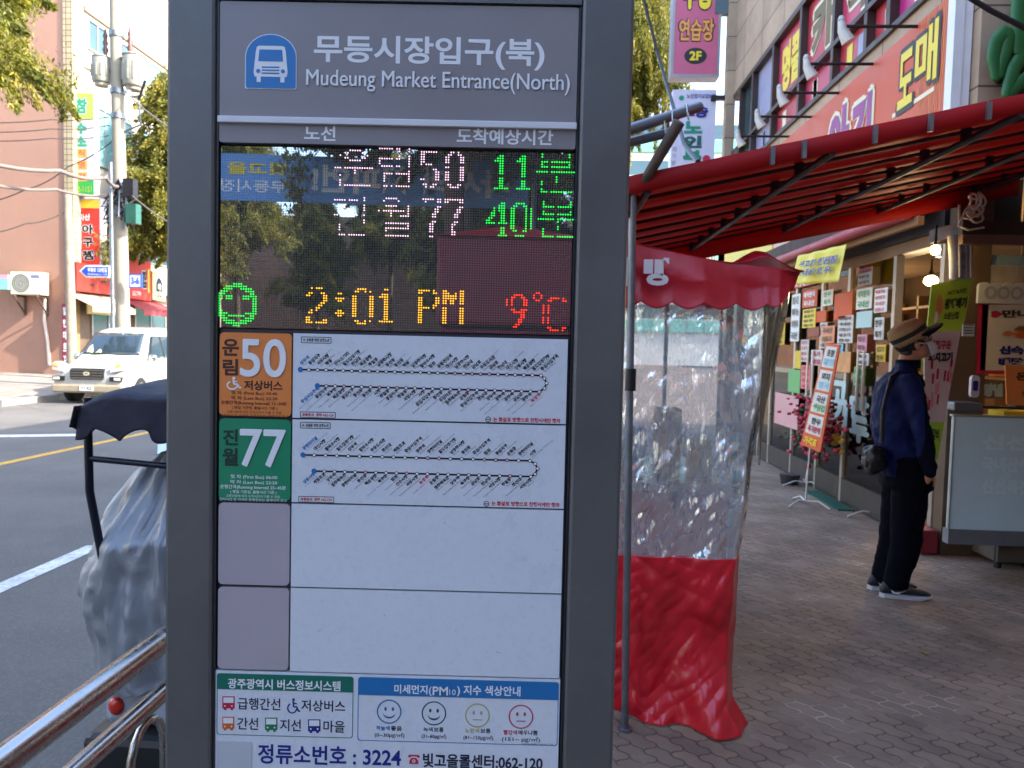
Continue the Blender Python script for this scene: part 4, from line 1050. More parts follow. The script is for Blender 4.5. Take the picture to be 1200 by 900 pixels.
# ================================================================== covered mobility scooter
sc = thing('mobility_scooter', 'mobility scooter under a navy scalloped canopy and silver rain cover by the railing', 'mobility scooter', (-1.36, 2.5, ROAD_Z))
NAVYC = mat('navy_canvas', (22, 22, 40), .75, var=.12, scale=14, bump=.25, bscale=18)
NFRAME = mat('navy_frame_paint', (26, 30, 44), .3, .3, var=.1)
SILVER = mat('silver_cover_cloth', (138, 141, 147), .4, .25, var=.05, scale=7, bump=.12, bscale=40)
BLKP = mat('black_plastic', (26, 27, 30), .4, var=.15)
SY0, SY1 = 2.42, 3.35
cxl = onY(92, 450, SY0).x; cxr = cxl + .66
zt0 = onY(150, 449, SY0 + .1).z
zs = onY(150, 502, SY0).z
zcorner = onY(95, 472, SY0).z
def canopy(u, v):
    # v 0..1 runs from the front-left skirt over the top
    x = cxl + (cxr - cxl) * u
    e = min(1, u * 5, (1 - u) * 5); arch_ = (1 - (1 - e) ** 2) * .07
    if v < .3:
        t = v / .3; wav = .022 * (math.cos(u * 2 * PI * 4.4 + PI) - 1) * (1 - t)
        z = zs + wav + (zt0 - .045 - zs) * t + (arch_ - .07) * .5 * t; y_ = SY0 - .02 * (1 - t)
        x += .012 * (1 - t) * math.sin(u * 40)
    elif v > .7:
        t = (1 - v) / .3; z = zs + (zt0 - .045 - zs) * t + (arch_ - .07) * .5 * t; y_ = SY1
    else:
        t = (v - .3) / .4; z = zt0 - .045 + (arch_ - .07) * .5 + .05 * math.sin(PI * t) ** .6; y_ = SY0 + (SY1 - SY0) * t
    z += .006 * noise.noise(Vector((x * 9, y_ * 9, v * 3)))
    return (x, y_, z)
b = MB(); b.grid(canopy, 60, 44, NAVYC)
for xs in (cxl, cxr):
    def side(u, v, xs=xs):
        y_ = SY0 - .02 + (SY1 - SY0 + .02) * u
        return (xs + (.018 * (1 - v)) * (-1 if xs == cxl else 1), y_, zs + .02 * (math.cos(u * 2 * PI * 5) - 1) * (1 - v) + (zt0 - .075 - zs) * v)
    b.grid(side, 50, 8, NAVYC)
cn = bpart(sc, 'canopy', b); mods(cn, ('SOLIDIFY', {'thickness': .004}))
fx = onY(104, 560, SY0 + .05).x
b = MB()
p1 = onY(103, 500, SY0 + .05); p2 = onY(105, 575, SY0 + .05); p3 = onY(122, 665, SY0 + .05)
b.tube([(p1.x, SY0 + .05, zt0 - .05), p1, p2, p3, (p3.x + .05, SY0 + .07, p3.z - .08)], .014, NFRAME, 12)
b.tube([onY(103, 537, SY0 + .05), onY(104, 537, SY0 + .05), onY(215, 548, SY0 + .05), onY(290, 552, SY0 + .05)], .011, NFRAME, 10)
b.tube([(cxr - .05, SY0 + .05, zt0 - .05), (cxr - .06, SY0 + .05, .55), (cxr - .12, SY0 + .1, .35)], .014, NFRAME, 12)
b.tube([(cxl + .06, SY1 - .05, zt0 - .05), (cxl + .12, SY1 - .05, .5)], .014, NFRAME, 10); b.tube([(cxr - .06, SY1 - .05, zt0 - .05), (cxr - .12, SY1 - .05, .5)], .014, NFRAME, 10)
bpart(sc, 'canopy_frame', b)
# silver cover draped over seat and handlebars
sx_c = -1.335
prof = [(onY(px, py, SY0 + .02).x, onY(px, py, SY0 + .02).z) for px, py in ((176, 545), (158, 566), (140, 600), (122, 640), (111, 672), (106, 706), (112, 742), (118, 770), (128, 800), (150, 812))]
rg = []
NN = 150; NZ = 64
for i in range(NZ + 1):
    t_ = i / NZ * (len(prof) - 1); i0 = min(int(t_), len(prof) - 2); f_ = t_ - i0
    lx = prof[i0][0] + (prof[i0 + 1][0] - prof[i0][0]) * f_; lz = prof[i0][1] + (prof[i0 + 1][1] - prof[i0][1]) * f_
    w = max(.05, sx_c - lx * 1.09); dy = min(.36, .14 + .06 * t_ + (.04 * max(0, t_ - 2)))
    ring = []
    for k in range(NN):
        a = 2 * PI * k / NN; ca, sa = math.cos(a), math.sin(a)
        q = (abs(ca) ** 2.6 + abs(sa) ** 2.6) ** (-1 / 2.6)
        P3 = Vector((ca * 2.6 + lz * .9, sa * 2.6 - lz * .5, lz * 1.5))
        rid = 1 - abs(noise.noise(P3)) * 2; rid2 = 1 - abs(noise.noise(P3 * 2.3 + Vector((5, 1, 2)))) * 2; fine = 1 - abs(noise.noise(Vector((ca * 9 + lz * 4, sa * 9, lz * 9)))) * 2
        rr_ = 1 + .11 * (rid - .5) + .10 * (rid2 - .5) + .032 * (fine - .5)
        ring.append((sx_c + min(w * ca * q * rr_, .27), SY0 + .37 + dy * sa * q * rr_, lz + .012 * math.sin(a * 5 + t_)))
    rg.append(ring)
b = MB(); b.rings(list(reversed(rg)), SILVER)
cv = bpart(sc, 'rain_cover', b)
b = MB(); b.box((-1.555, SY0 + .06, .22), (-1.10, SY0 + .75, .44), mat('scooter_grey_panel', (160, 166, 178), .4, var=.06), .03); bpart(sc, 'rear_body', b)
b = MB(); b.box((-1.60, SY0 + .0, .0), (-1.08, SY0 + .9, .21), BLKP, .03); b.box((-1.53, SY0 + .05, .442), (-1.09, SY0 + .7, .49), BLKP, .02); bpart(sc, 'bumper', b)
b = MB(); c = onY(133, 830, SY0 + .04); b.ball((c.x, SY0 + .06, c.z), .034, mat('red_lamp_lens', (200, 36, 20), .12, var=.1, coat=.5), 14, (.85, .7, 1)); b.ball((c.x, SY0 + .065, c.z + .012), .02, mat('amber_lamp_lens', (236, 120, 50), .12, var=.1, coat=.5), 10); bpart(sc, 'tail_light', b)
b = MB(); b.ball((-1.12, SY0 + .02, .16), .09, mat('yellow_guard', (214, 184, 40), .5, var=.15), 12, (.5, .6, 1.4)); bpart(sc, 'yellow_guard', b)
for xx, yy in ((-1.55, SY0 + .3), (-1.13, SY0 + .3), (-1.5, SY0 + 1.05), (-1.18, SY0 + 1.05)):
    b = MB(); b.tube([(xx - .045, yy, .0), (xx - .03, yy, .0), (xx + .03, yy, .0), (xx + .045, yy, .0)], [.09, .12, .12, .09], mat('tyre_rubber', (28, 28, 29), .85, var=.15), 20); bpart(sc, 'wheel', b)
b = MB(); b.add([(onY(178, 540, 2.75).x, 2.75, .72), (onY(178, 540, 2.75).x + .5, 2.75, .72), (onY(186, 505, 2.9).x + .45, 2.9, 1.25), (onY(186, 505, 2.9).x, 2.9, 1.25)], [(0, 1, 2, 3)], glass('scooter_windshield', (222, 228, 232), .25, .1, milky=.5)); w = bpart(sc, 'windshield', b); mods(w, ('SOLIDIFY', {'thickness': .004}))

# ================================================================== white van
def make_van(label, loc, rz=0, group=None, front=True):
    t = thing('white_van', label, 'van', loc, group, (0, 0, rz))
    VW = mat('van_white_paint', (172, 170, 163), .28, var=.04, scale=2, coat=.6); VB = mat('van_beige_bumper', (150, 138, 116), .5, var=.12)
    VG = mat('van_glass', (44, 56, 64), .04, var=.2, scale=1.5, coat=1.0); CHR = mat('chrome', (220, 218, 212), .12, 1.0, var=.05)
    st = [(0.0, .50, .78, .84, .80, .60), (.08, .36, .90, .90, .87, .66), (.35, .32, 1.00, .92, .90, .70), (.72, .32, 1.10, .92, .90, .76), (.92, .32, 1.17, .92, .90, .78), (1.0, .32, 1.22, .92, .90, .76), (1.55, .32, 1.80, .92, .90, .68), (1.78, .32, 1.93, .92, .90, .68), (2.4, .32, 1.99, .92, .90, .70), (4.2, .32, 1.99, .92, .90, .70), (4.75, .34, 1.93, .91, .89, .68), (4.92, .42, 1.5, .90, .88, .74), (4.97, .5, 1.2, .88, .86, .78)]
    rg = []
    for (yy, zb_, ztp, w, wb, wt) in st:
        zbelt = min(1.08, zb_ + (ztp - zb_) * .62)
        half = [(0, zb_), (w * .9, zb_), (w, zb_ + .06), (w, zbelt), (wt + (w - wt) * .22, ztp - (ztp - zbelt) * .2), (wt * .96, ztp - .025), (wt * .55, ztp + .0), (0, ztp + .015)]
        ring = [(p[0], yy, p[1]) for p in half] + [(-p[0], yy, p[1]) for p in reversed(half[1:-1])]
        rg.append(ring)
    b = MB(); b.rings(rg, VW); body = b.build('body', t); mods(body, ('SUBSURF', {'levels': 2, 'render_levels': 2}))
    # windscreen (on the sloped front), side glass
    b = MB(); b.grid(lambda u, v: ((u - .5) * 2 * (.79 - .12 * v), 1.03 + .52 * v + .05 * (2 * u - 1) ** 2 - .045, 1.235 + .575 * v - .0), 12, 6, VG); ws = b.build('windscreen', t); mods(ws, ('SOLIDIFY', {'thickness': .012}))
    b = MB()
    for s in (-.45, .1): b.tube([(s, .985, 1.215), (s + .25, .99, 1.235), (s + .5, 1.0, 1.245)], .011, BLACK, 6)
    b.build('wiper', ws)
    for s in (-1, 1):
        f = lambda y0, y1, y2, y3, z0, z1: [(s * .918, y0, z0), (s * .918, y1, z0), (s * .775, y3, z1), (s * .775, y2, z1)]
        for (y0, y1, y2, y3) in ((1.32, 2.05, 1.72, 2.05), (2.15, 3.2, 2.15, 3.2), (3.3, 4.5, 3.3, 4.45)):
            b = MB(); b.add(f(y0, y1, y2, y3, 1.17, 1.74), [(0, 1, 2, 3)], VG); w = b.build('side_window', t); mods(w, ('SOLIDIFY', {'thickness': .05, 'offset': 0}))
        b = MB(); b.ball((s * 1.02, 1.3, 1.16), .12, CHR, 12, (.9, .6, .85)); b.box((min(s * .9, s * 1.0), 1.28, 1.12), (max(s * .9, s * 1.0), 1.34, 1.17), VW); b.build('mirror', t)
        b = MB(); b.prism([(s * .58, .80), (s * .86, .86), (s * .87, 1.0), (s * .80, 1.06), (s * .62, .97)] if s > 0 else [(s * .62, .97), (s * .80, 1.06), (s * .87, 1.0), (s * .86, .86), (s * .58, .80)], -.012, .3, mat('headlight_lens', (206, 204, 196), .08, .2, var=.1, coat=1))
        hl_ = b.build('headlight', t)
        b = MB(); b.prism([(s * .70, .93), (s * .85, .96), (s * .85, 1.0), (s * .78, 1.03)] if s > 0 else [(s * .78, 1.03), (s * .85, 1.0), (s * .85, .96), (s * .70, .93)], -.022, .1, mat('amber_lens', (236, 178, 80), .15, var=.05)); b.build('indicator', hl_)
        b = MB(); b.box((min(s * .56, s * .86), -.02, .58), (max(s * .56, s * .86), .2, .70), BLKP, .01); b.box((min(s * .68, s * .84), -.03, .605), (max(s * .68, s * .84), .1, .675), mat('fog_lens', (220, 214, 196), .15, .2, var=.05), .008); b.build('fog_light', t)
        for yy in (.85, 3.9):
            b = MB(); b.tube([(s * .70, yy, .33), (s * .72, yy, .33), (s * .915, yy, .33), (s * .93, yy, .33)], [.28, .33, .33, .29], mat('tyre_rubber', (28, 28, 29), .85, var=.15), 24); wh = b.build('wheel', t)
            b = MB(); b.tube([(s * .925, yy, .33), (s * .938, yy, .33)], .2, CHR, 20); b.build('rim', wh)
    b = MB(); b.box((-.89, -.03, .28), (.89, .5, .50), VB, .05); b.build('bumper', t)
    b = MB(); b.prism(rrect(-.42, .42, .62, .90, .05), -.018, .2, BLKP)
    for k in range(4): b.box((-.405, -.032, .645 + k * .066), (.405, -.012, .668 + k * .066), mat('grille_bar', (120, 116, 108), .3, .6, var=.05))
    gr = b.build('grille', t)
    b = MB(); b.add([(.085 * math.cos(a), -.036, .77 + .05 * math.sin(a)) for a in [2 * PI * k / 18 for k in range(18)]], [tuple(range(18))], CHR); b.text('H', DARK, -.03, .03, .745, .795, -.038, .02); b.build('emblem', gr)
    b = MB(); b.box((-.17, -.042, .34), (.17, -.03, .47), SG_W); b.text('7142', BLACK, -.13, .13, .365, .44, -.044, .02); b.build('number_plate', t)
    return t, body
vp = onZ(102, 470, ROAD_Z)
van, vb = make_van('white van with beige bumper parked facing us at the far kerb', (onY(102, 440, 17.9).x, 17.9, ROAD_Z), R(3), 'white vans')
b = MB(); b.grid(lambda u, v: (-.62 + .4 * u, 1.12 + .22 * v - .09, 1.28 + .2 * v + .015 * math.sin(9 * u) - .0), 6, 4, SG_CREAM); dp = b.build('dashboard_paper', van); mods(dp, ('SOLIDIFY', {'thickness': .01}))

# ================================================================== trees
def leafmat(name, cols, tr=.35):
    m = bpy.data.materials.new(name); m.use_nodes = True
    N = m.node_tree.nodes; L = m.node_tree.links; b = N['Principled BSDF']
    oi = N.new('ShaderNodeTexCoord'); n = N.new('ShaderNodeTexNoise'); n.inputs['Scale'].default_value = 1.1; n.inputs['Detail'].default_value = 5; n.inputs['Roughness'].default_value = .7
    L.new(oi.outputs['Object'], n.inputs['Vector'])
    g = N.new('ShaderNodeNewGeometry')
    ad = N.new('ShaderNodeMath'); ad.operation = 'MULTIPLY_ADD'; ad.inputs[1].default_value = .35; L.new(g.outputs['Random Per Island'], ad.inputs[0]); L.new(n.outputs['Fac'], ad.inputs[2])
    cr = N.new('ShaderNodeValToRGB'); e = cr.color_ramp.elements
    e[0].position = .42; e[0].color = lin(cols[0]); e[1].position = .95; e[1].color = lin(cols[-1])
    for i, c in enumerate(cols[1:-1]):
        q = e.new(.42 + .53 * (i + 1) / (len(cols) - 1)); q.color = lin(c)
    L.new(ad.outputs[0], cr.inputs[0]); L.new(cr.outputs[0], b.inputs['Base Color'])
    b.inputs['Roughness'].default_value = .6
    tl = N.new('ShaderNodeBsdfTranslucent'); L.new(cr.outputs[0], tl.inputs[0])
    mx = N.new('ShaderNodeMixShader'); mx.inputs[0].default_value = tr
    L.new(b.outputs[0], mx.inputs[1]); L.new(tl.outputs[0], mx.inputs[2]); L.new(mx.outputs[0], N['Material Output'].inputs[0])
    return m
LEAF_Y = leafmat('autumn_yellow_leaves', [(54, 66, 15), (94, 99, 23), (134, 127, 31), (160, 144, 44)])
LEAF_G = leafmat('olive_leaves', [(58, 68, 19), (96, 99, 30), (132, 124, 40), (158, 140, 50)])
BARK = mat('bark', (92, 76, 62), .95, var=.3, scale=6, bump=.5, bscale=20)
def tree_meshes(seed, H, z0, rad, nbr, nleaf, leaf, m, droop=.5, lw=.45):
    """trunk with limbs and a crown of many small drooping leaf sprays"""
    r = random.Random(seed)
    tb = MB(); tb.tube([(0, 0, -.1), (.05, .02, z0 * .5), (0, .05, z0), (.06, 0, H * .8), (0, 0, H)], [.2, .16, .14, .06, .015], BARK, 10)
    tips = []
    for i in range(nbr):
        f = i / nbr; z = z0 + (H - z0) * (f ** .9) * .95; a = i * 2.4 + r.uniform(-.4, .4)
        ln = rad * (1 - .72 * f) * r.uniform(.7, 1.12)
        p = Vector((0, 0, z)); pts = [p]
        d = Vector((math.cos(a), math.sin(a), r.uniform(.1, .6)))
        for k in range(5):
            p = p + d * ln / 5; d.z -= .16 * droop; pts.append(p.copy())
        tb.tube(pts, [.05 * (1 - f) + .012, .035 * (1 - f) + .01, .02, .014, .009, .005], BARK, 6)
        tips.append(pts)
    g = np.random.default_rng(seed)
    per = nleaf // nbr; PP = []; UU = []
    for pts in tips:
        sub = r.randint(9, 13)
        for q in range(sub):
            k = r.uniform(.8, 4.99); i0 = int(k); c = pts[i0].lerp(pts[i0 + 1], k - i0)
            c = c + Vector((r.gauss(0, .18), r.gauss(0, .18), r.gauss(0, .12))) * rad * .5
            dd = Vector((r.uniform(-1, 1), r.uniform(-1, 1), r.uniform(-1.0 * droop - .3, .2))).normalized(); sl = rad * r.uniform(.2, .42)
            n_ = per // sub; t = g.random(n_)
            pos = np.array(c)[None, :] + np.array(dd)[None, :] * (sl * t)[:, None] + g.normal(size=(n_, 3)) * (sl * .17 * (1.15 - t))[:, None]
            pos[:, 2] -= sl * .35 * t * t
            u = np.array(dd)[None, :] + g.normal(size=(n_, 3)) * .55; u[:, 2] -= .35
            PP.append(pos); UU.append(u)
    PP = np.concatenate(PP); UU = np.concatenate(UU); UU /= np.linalg.norm(UU, axis=1)[:, None]
    W3 = np.cross(UU, g.normal(size=UU.shape)); W3 /= np.linalg.norm(W3, axis=1)[:, None]
    L_ = (leaf * g.uniform(.6, 1.4, len(PP)))[:, None]
    V4 = np.stack([PP - UU * L_ * .5, PP + W3 * L_ * lw * .5, PP + UU * L_ * .5, PP - W3 * L_ * lw * .5], 1).reshape(-1, 3)
    me = bpy.data.meshes.new('crown'); nf = len(PP)
    me.vertices.add(nf * 4); me.vertices.foreach_set('co', V4.astype('f').ravel())
    me.loops.add(nf * 4); me.loops.foreach_set('vertex_index', np.arange(nf * 4, dtype='i'))
    me.polygons.add(nf); me.polygons.foreach_set('loop_start', np.arange(0, nf * 4, 4, dtype='i')); 
    me.materials.append(m); me.update(calc_edges=True)
    return tb, me
def tree(label, loc, rz, meshes=None, src=None, group='street trees'):
    if src is not None:
        t = dup(src); t.location = loc; t.rotation_euler = (0, 0, rz); t['label'] = label; return t
    t = thing('street_tree', label, 'tree', loc, group, (0, 0, rz))
    tb, me = meshes; tb.build('trunk', t); cr_ = bpy.data.objects.new('crown', me); COL.objects.link(cr_); cr_.parent = t; return t
mA = tree_meshes(3, 14.2, 7.7, 3.2, 60, 420000, .12, LEAF_Y, .8, .32)
p = onY(20, 400, 15.0)
trA = tree('yellow green drooping tree at the left edge in front of the pink wall', (-14.25, 15.6, -.25), .4, mA)
mB = tree_meshes(8, 11.4, 4.6, 2.6, 52, 260000, .12, LEAF_G, .6, .4)
trB = tree('tall olive green tree right of the utility pole', (-14.2, 27.5, 0), 1.0, mB)
trC = tree('bright yellow tree seen between the bus stop display and the pink blade sign', (1.75, 19.5, 0), 2.0, src=trA); trC.scale = (.55, .55, .95)
trD = tree('olive green tree further down the left side of the street', (-14.4, 36.5, 0), 2.2, src=trB)
# street trees on this side behind the photographer (they show in the screen's reflection)
trE = tree('yellow tree behind the photographer mirrored at the left of the screen', (-3.6, -12.2, 0), .3, src=trB)
trF = tree('yellow tree behind the photographer mirrored in the middle of the screen', (-1.4, -15.0, 0), 4.0, src=trA)
trG = tree('second olive tree farther behind the photographer', (-6.4, -19.0, 0), 1.2, src=trB)
# the mirrored trees stand on the pavement edge behind the photographer
trE.location = (-.65, -8.5, 0); trF.location = (-.65, -15.5, 0); trG.location = (-13.6, -6.5, 0)

# ================================================================== right side: market building
FX = 3.3                       # facade plane of the market building
BY0, BY1 = 6.12, 14.3          # its near and far corner
STONE = brickmat('stone_panels', (186, 160, 134), (172, 148, 124), (96, 82, 70), 1.15, .62, .010, plane='YZ', offset=0, bump=.15, var=.2)
STONE2 = brickmat('stone_panels_end', (186, 160, 134), (170, 146, 122), (96, 82, 70), .62, 1.2, .010, plane='XZ', offset=0, bump=.15, var=.2)
mb_ = thing('market_building', 'stone clad market building with pink window posters and glazed shop front', 'building', (FX + 3, (BY0 + BY1) / 2, 0))
def gp(name, b, label=None): return bpart(mb_, name, b, label)
b = MB(); b.box((FX, BY0, 3.0), (FX + 8, BY1, 4.78), STONE); b.box((FX, BY0, 6.34), (FX + 8, BY1, 10.0), STONE); b.box((FX + .25, BY0 + .05, 4.78), (FX + 8, BY1 - .05, 6.34), mat('dark_interior', (34, 30, 30), .8, var=.2)); b.box((FX + .002, BY0 + .002, 4.781), (FX + .25, BY0 + .4, 6.339), STONE); gp('upper_wall', b)
b = MB(); b.box((FX + .4, BY0 - .02, 2.35), (FX + 8, BY0 - .001, 10.02), STONE2); gp('end_wall', b)
# shop interior shell
WOODB = mat('brown_panelling', (66, 48, 34), .7, var=.3, scale=3)
b = MB(); b.box((FX + 3.2, BY0, 0), (FX + 3.35, BY1, 2.99), WOODB); b.box((FX - .1, BY1 - .2, 0), (FX + 3.2, BY1 - .002, 2.99), WOODB); gp('inner_wall', b)
b = MB(); b.box((FX + .02, BY0 + .01, .01), (FX + 3.19, BY1 - .21, .12), mat('shop_floor', (80, 70, 60), .4, var=.2)); gp('shop_floor', b)
b = MB(); b.box((FX + .42, BY0 - .018, 0), (FX + 3.3, BY0 + .09, 2.348), mat('end_panelling', (112, 92, 76), .75, var=.25, scale=2)); gp('end_panelling', b)
# windows upstairs: frames, posters
def RX_(px, py, x=FX): return onX(px, py, x)
WFR = mat('window_frame_brown', (70, 56, 50), .5, .2, var=.15)
b = MB(); 
for z0, z1 in ((4.78, 4.84), (5.24, 5.30), (6.26, 6.34)): b.box((FX - .04, BY0 + .4, z0), (FX + .1, BY1 - .1, z1), WFR)
edges = sorted([RX_(px, 200).y for px in (1036, 1010, 972, 934, 903, 880, 866)] + [BY0 + .45])
for y_ in edges: b.box((FX - .035, y_ - .04, 4.84), (FX + .09, y_ + .04, 6.26), WFR)
gp('window_frame', b)
PK = mat('poster_pink', (196, 62, 96), .45, var=.1); RD = mat('poster_red', (186, 50, 66), .45, var=.1); MG = mat('poster_magenta', (190, 40, 120), .45, var=.1); LV = mat('poster_lavender', (150, 150, 180), .4, var=.1)
OLV = mat('olive_letter', (108, 86, 34), .5, var=0); YL = mat('yellow_letter', (236, 206, 40), .45, var=0); CRM = mat('cream_letter', (232, 218, 180), .45, var=0)
cols = [MG, MG, PK, RD, PK, LV, WIN]
lets = [None, ('그', YL, None), ('록', OLV, CRM), ('카', OLV, CRM), ('명품', YL, None), None, None]
for i, (ya, yb) in enumerate(zip(edges[:-1], edges[1:])):
    m = cols[min(i, 6)]
    g = MB(); g.box((FX + .06, ya + .04, 5.30), (FX + .085, yb - .04, 6.26), m)
    M = FACE_R
    po = gp('window_poster', g, ['magenta', 'magenta', 'pink', 'red', 'pink', 'lavender', 'bare'][min(i, 6)] + ' upper window pane')
    lb = MB(M)
    L_ = lets[i] if i < 7 else None
    if L_:
        s, lc, oc = L_
        x0, x1 = -(yb - .16), -(ya + .16)
        if oc: lb.text(s, oc, x0, x1, 5.38, 6.2, FX + .055, .1)
        lb.text(s, lc, x0 + .05, x1 - .05, 5.44, 6.14, FX + .052, .06)
    for k in range(3): 
        q = rnd.uniform(ya + .1, yb - .3); lb.box((-(q + .2), FX + .056, 5.33 + k * .03), (-q, FX + .058, 5.345 + k * .03), CRM if m is not LV else LV)
    o = lb.build('lettering'); o.data.transform(Matrix.Translation(-Vector(mb_.location))); o.parent = po
    g = MB(); g.box((FX + .06, ya + .04, 4.84), (FX + .085, yb - .04, 5.24), [MG, RD, RD, PK, RD, LV, WIN][min(i, 6)]); 
    for k in range(2):
        q = rnd.uniform(ya + .1, yb - .3); g.box((FX + .054, q, 4.9), (FX + .058, q + .16, 5.15), rnd.choice([YL, LV, CRM]))
    gp('window_poster', g)
# long signboard over the shops
SGN = thing('shop_signboard', 'long orange red signboard with yellow and violet lettering over the shop front', 'sign', (FX - .1, 9, 3.0))
SORG = mat('signboard_orange_red', (206, 84, 48), .5, var=.08, scale=1.5)
sz0, sz1 = 3.02, 4.52
sxf = FX - .14
ya, yb = RX_(1110, 60, sxf).y, BY1 - .3
b = MB(); b.box((sxf, ya, sz0), (FX - .001, RX_(905, 285, sxf).y, sz1), SORG); bpart(SGN, 'board', b)
b = MB(); b.box((sxf, RX_(905, 285, sxf).y + .001, sz0), (FX - .001, RX_(842, 290, sxf).y, sz1 - .02), mat('signboard_yellow', (226, 200, 62), .5, var=.08)); b.box((sxf, RX_(842, 290, sxf).y + .001, sz0), (FX - .001, yb, sz1 - .3), mat('signboard_tan', (214, 178, 120), .5, var=.15)); bpart(SGN, 'yellow_board', b)
b = MB(FACE_R)
def rx(px, py): p = onX(px, py, sxf); return -p.y, p.z
# maze pattern at the near end
xa2, xb2 = -onX(1078, 60, sxf).y, -(ya + .01)
PAT = mat('signboard_pattern', (222, 130, 66), .5, var=0)
for k in range(5):
    for j in range(9):
        u = xa2 + (xb2 - xa2) * k / 5; w = (xb2 - xa2) / 5; zz = sz0 + (sz1 - sz0) * j / 9; hh = (sz1 - sz0) / 9
        for q in range(3):
            o_ = q * .33
            if (k + j) % 2: b.add([(u + w * o_, sxf - .004, zz), (u + w * (o_ + .13), sxf - .004, zz), (u + w * min(1, o_ + .55), sxf - .004, zz + hh), (u + w * min(1, o_ + .42), sxf - .004, zz + hh)], [(0, 1, 2, 3)], PAT)
            else: b.add([(u + w * min(1, o_ + .42), sxf - .004, zz), (u + w * min(1, o_ + .55), sxf - .004, zz), (u + w * (o_ + .13), sxf - .004, zz + hh), (u + w * o_, sxf - .004, zz + hh)], [(0, 1, 2, 3)], PAT)
for s, pl, pr, zt1, zb1 in (('도', (1054, 94), (1071, 90), 3.0, 0), ('매', (1074, 70), (1100, 60), 0, 0)):
    x0 = rx(*pl)[0]; x1 = rx(*pr)[0]; zc2 = (rx(*pl)[1] + rx(*pr)[1]) / 2
    b.text(s, BLACK, x0 - .04, x1 + .04, zc2 - .30, zc2 + .30, sxf - .006, .08); b.text(s, YL, x0, x1, zc2 - .25, zc2 + .25, sxf - .010, .03)
VIO = mat('violet_letter', (150, 60, 130), .5, var=0)
for s, pl, pr in (('아', (972, 158), (996, 150)), ('김', (998, 148), (1022, 140))):
    x0 = rx(*pl)[0]; x1 = rx(*pr)[0]; zc2 = (rx(*pl)[1] + rx(*pr)[1]) / 2 - .1
    b.text(s, CRM, x0 - .05, x1 + .05, zc2 - .42, zc2 + .42, sxf - .006, .12); b.text(s, VIO, x0, x1, zc2 - .36, zc2 + .36, sxf - .010, .06)
# white rule and lower row
x0, z0 = rx(1046, 139); x1, z1 = rx(1095, 110); b.add([(x0, sxf - .005, z0), (x1, sxf - .005, z0), (x1, sxf - .005, z0 + .04), (x0, sxf - .005, z0 + .04)], [(0, 1, 2, 3)], CRM)
x0 = rx(930, 270)[0]; x1 = rx(1060, 230)[0]; b.text('육전문식육식당', CRM, x0, x1, sz0 + .12, sz0 + .5, sxf - .006, .03)
x0 = rx(905, 285)[0]; x1 = rx(926, 280)[0]; b.add([(x0 + .1, sxf - .005, sz0 + .02), (x1, sxf - .005, sz0 + .02), (x1, sxf - .005, sz0 + .8), (x0 + .1, sxf - .005, sz0 + .8)], [(0, 1, 2, 3)], mat('signboard_picture', (222, 176, 150), .5, var=.4, scale=9))
x0 = rx(858, 290)[0]; x1 = rx(886, 288)[0]; b.text('OL', BLACK, x0, x0 + (x1 - x0) * .55, sz0 + .3, sz0 + .6, sxf - .006, .05); b.text('V', CO, x0 + (x1 - x0) * .6, x1 + .1, sz0 + .2, sz0 + .8, sxf - .006, .12)
x0 = rx(826, 292)[0]; x1 = rx(841, 290)[0]
for k in range(4): b.text('만두찐빵'[k], CO, x0 + (x1 - x0) * k / 4, x0 + (x1 - x0) * (k + .85) / 4, sz0 + .05, sz0 + .7, sxf - .006, .05)
bpart(SGN, 'lettering', b)
# white steel column at the near end
cpx = onX(1111, 60, sxf).y
b = MB(); b.box((sxf - .02, cpx - .12, 2.4), (sxf + .055, cpx - .01, 10), mat('white_painted_column', (226, 226, 228), .4, var=.05)); b.box((sxf + .057, cpx - .10, 2.4), (sxf + .13, cpx - .012, 10), mat('white_painted_column', (226, 226, 228), .4)); gp('white_column', b)
# spot lamps on arms
for i, (px, py, ex, ey) in enumerate(((1075, 31, 1006, 42), (1023, 75, 955, 92), (983, 109, 925, 122), (950, 137, 900, 147), (921, 160, 884, 168))):
    p = onX(px, py, sxf); zz = p.z
    t = thing('spot_lamp', 'floodlight on a thin arm above the signboard, ' + ['nearest of the row', 'second of the row from the near end', 'middle one of the row', 'second of the row from the far end', 'farthest of the row'][i], 'lamp', (FX, p.y, zz), 'spot lamps over the signboard')
    L_ = .8
    b = MB(); b.tube([(FX - .005, p.y, zz), (FX - L_, p.y, zz)], .016, DARK, 8); bpart(t, 'arm', b)
    b = MB(); b.tube([(FX - L_ + .0, p.y, zz + .05), (FX - L_ + .01, p.y, zz - .03), (FX - L_ + .07, p.y, zz - .13)], [.03, .04, .06], mat('lamp_housing', (196, 190, 180), .4, .2, var=.15), 12); b.tube([(FX - L_ + .0, p.y, zz + .05), (FX - L_ + .0, p.y, zz + .09)], [.035, .02], mat('lamp_housing', (196, 190, 180), .4), 10); bpart(t, 'lamp_head', b)
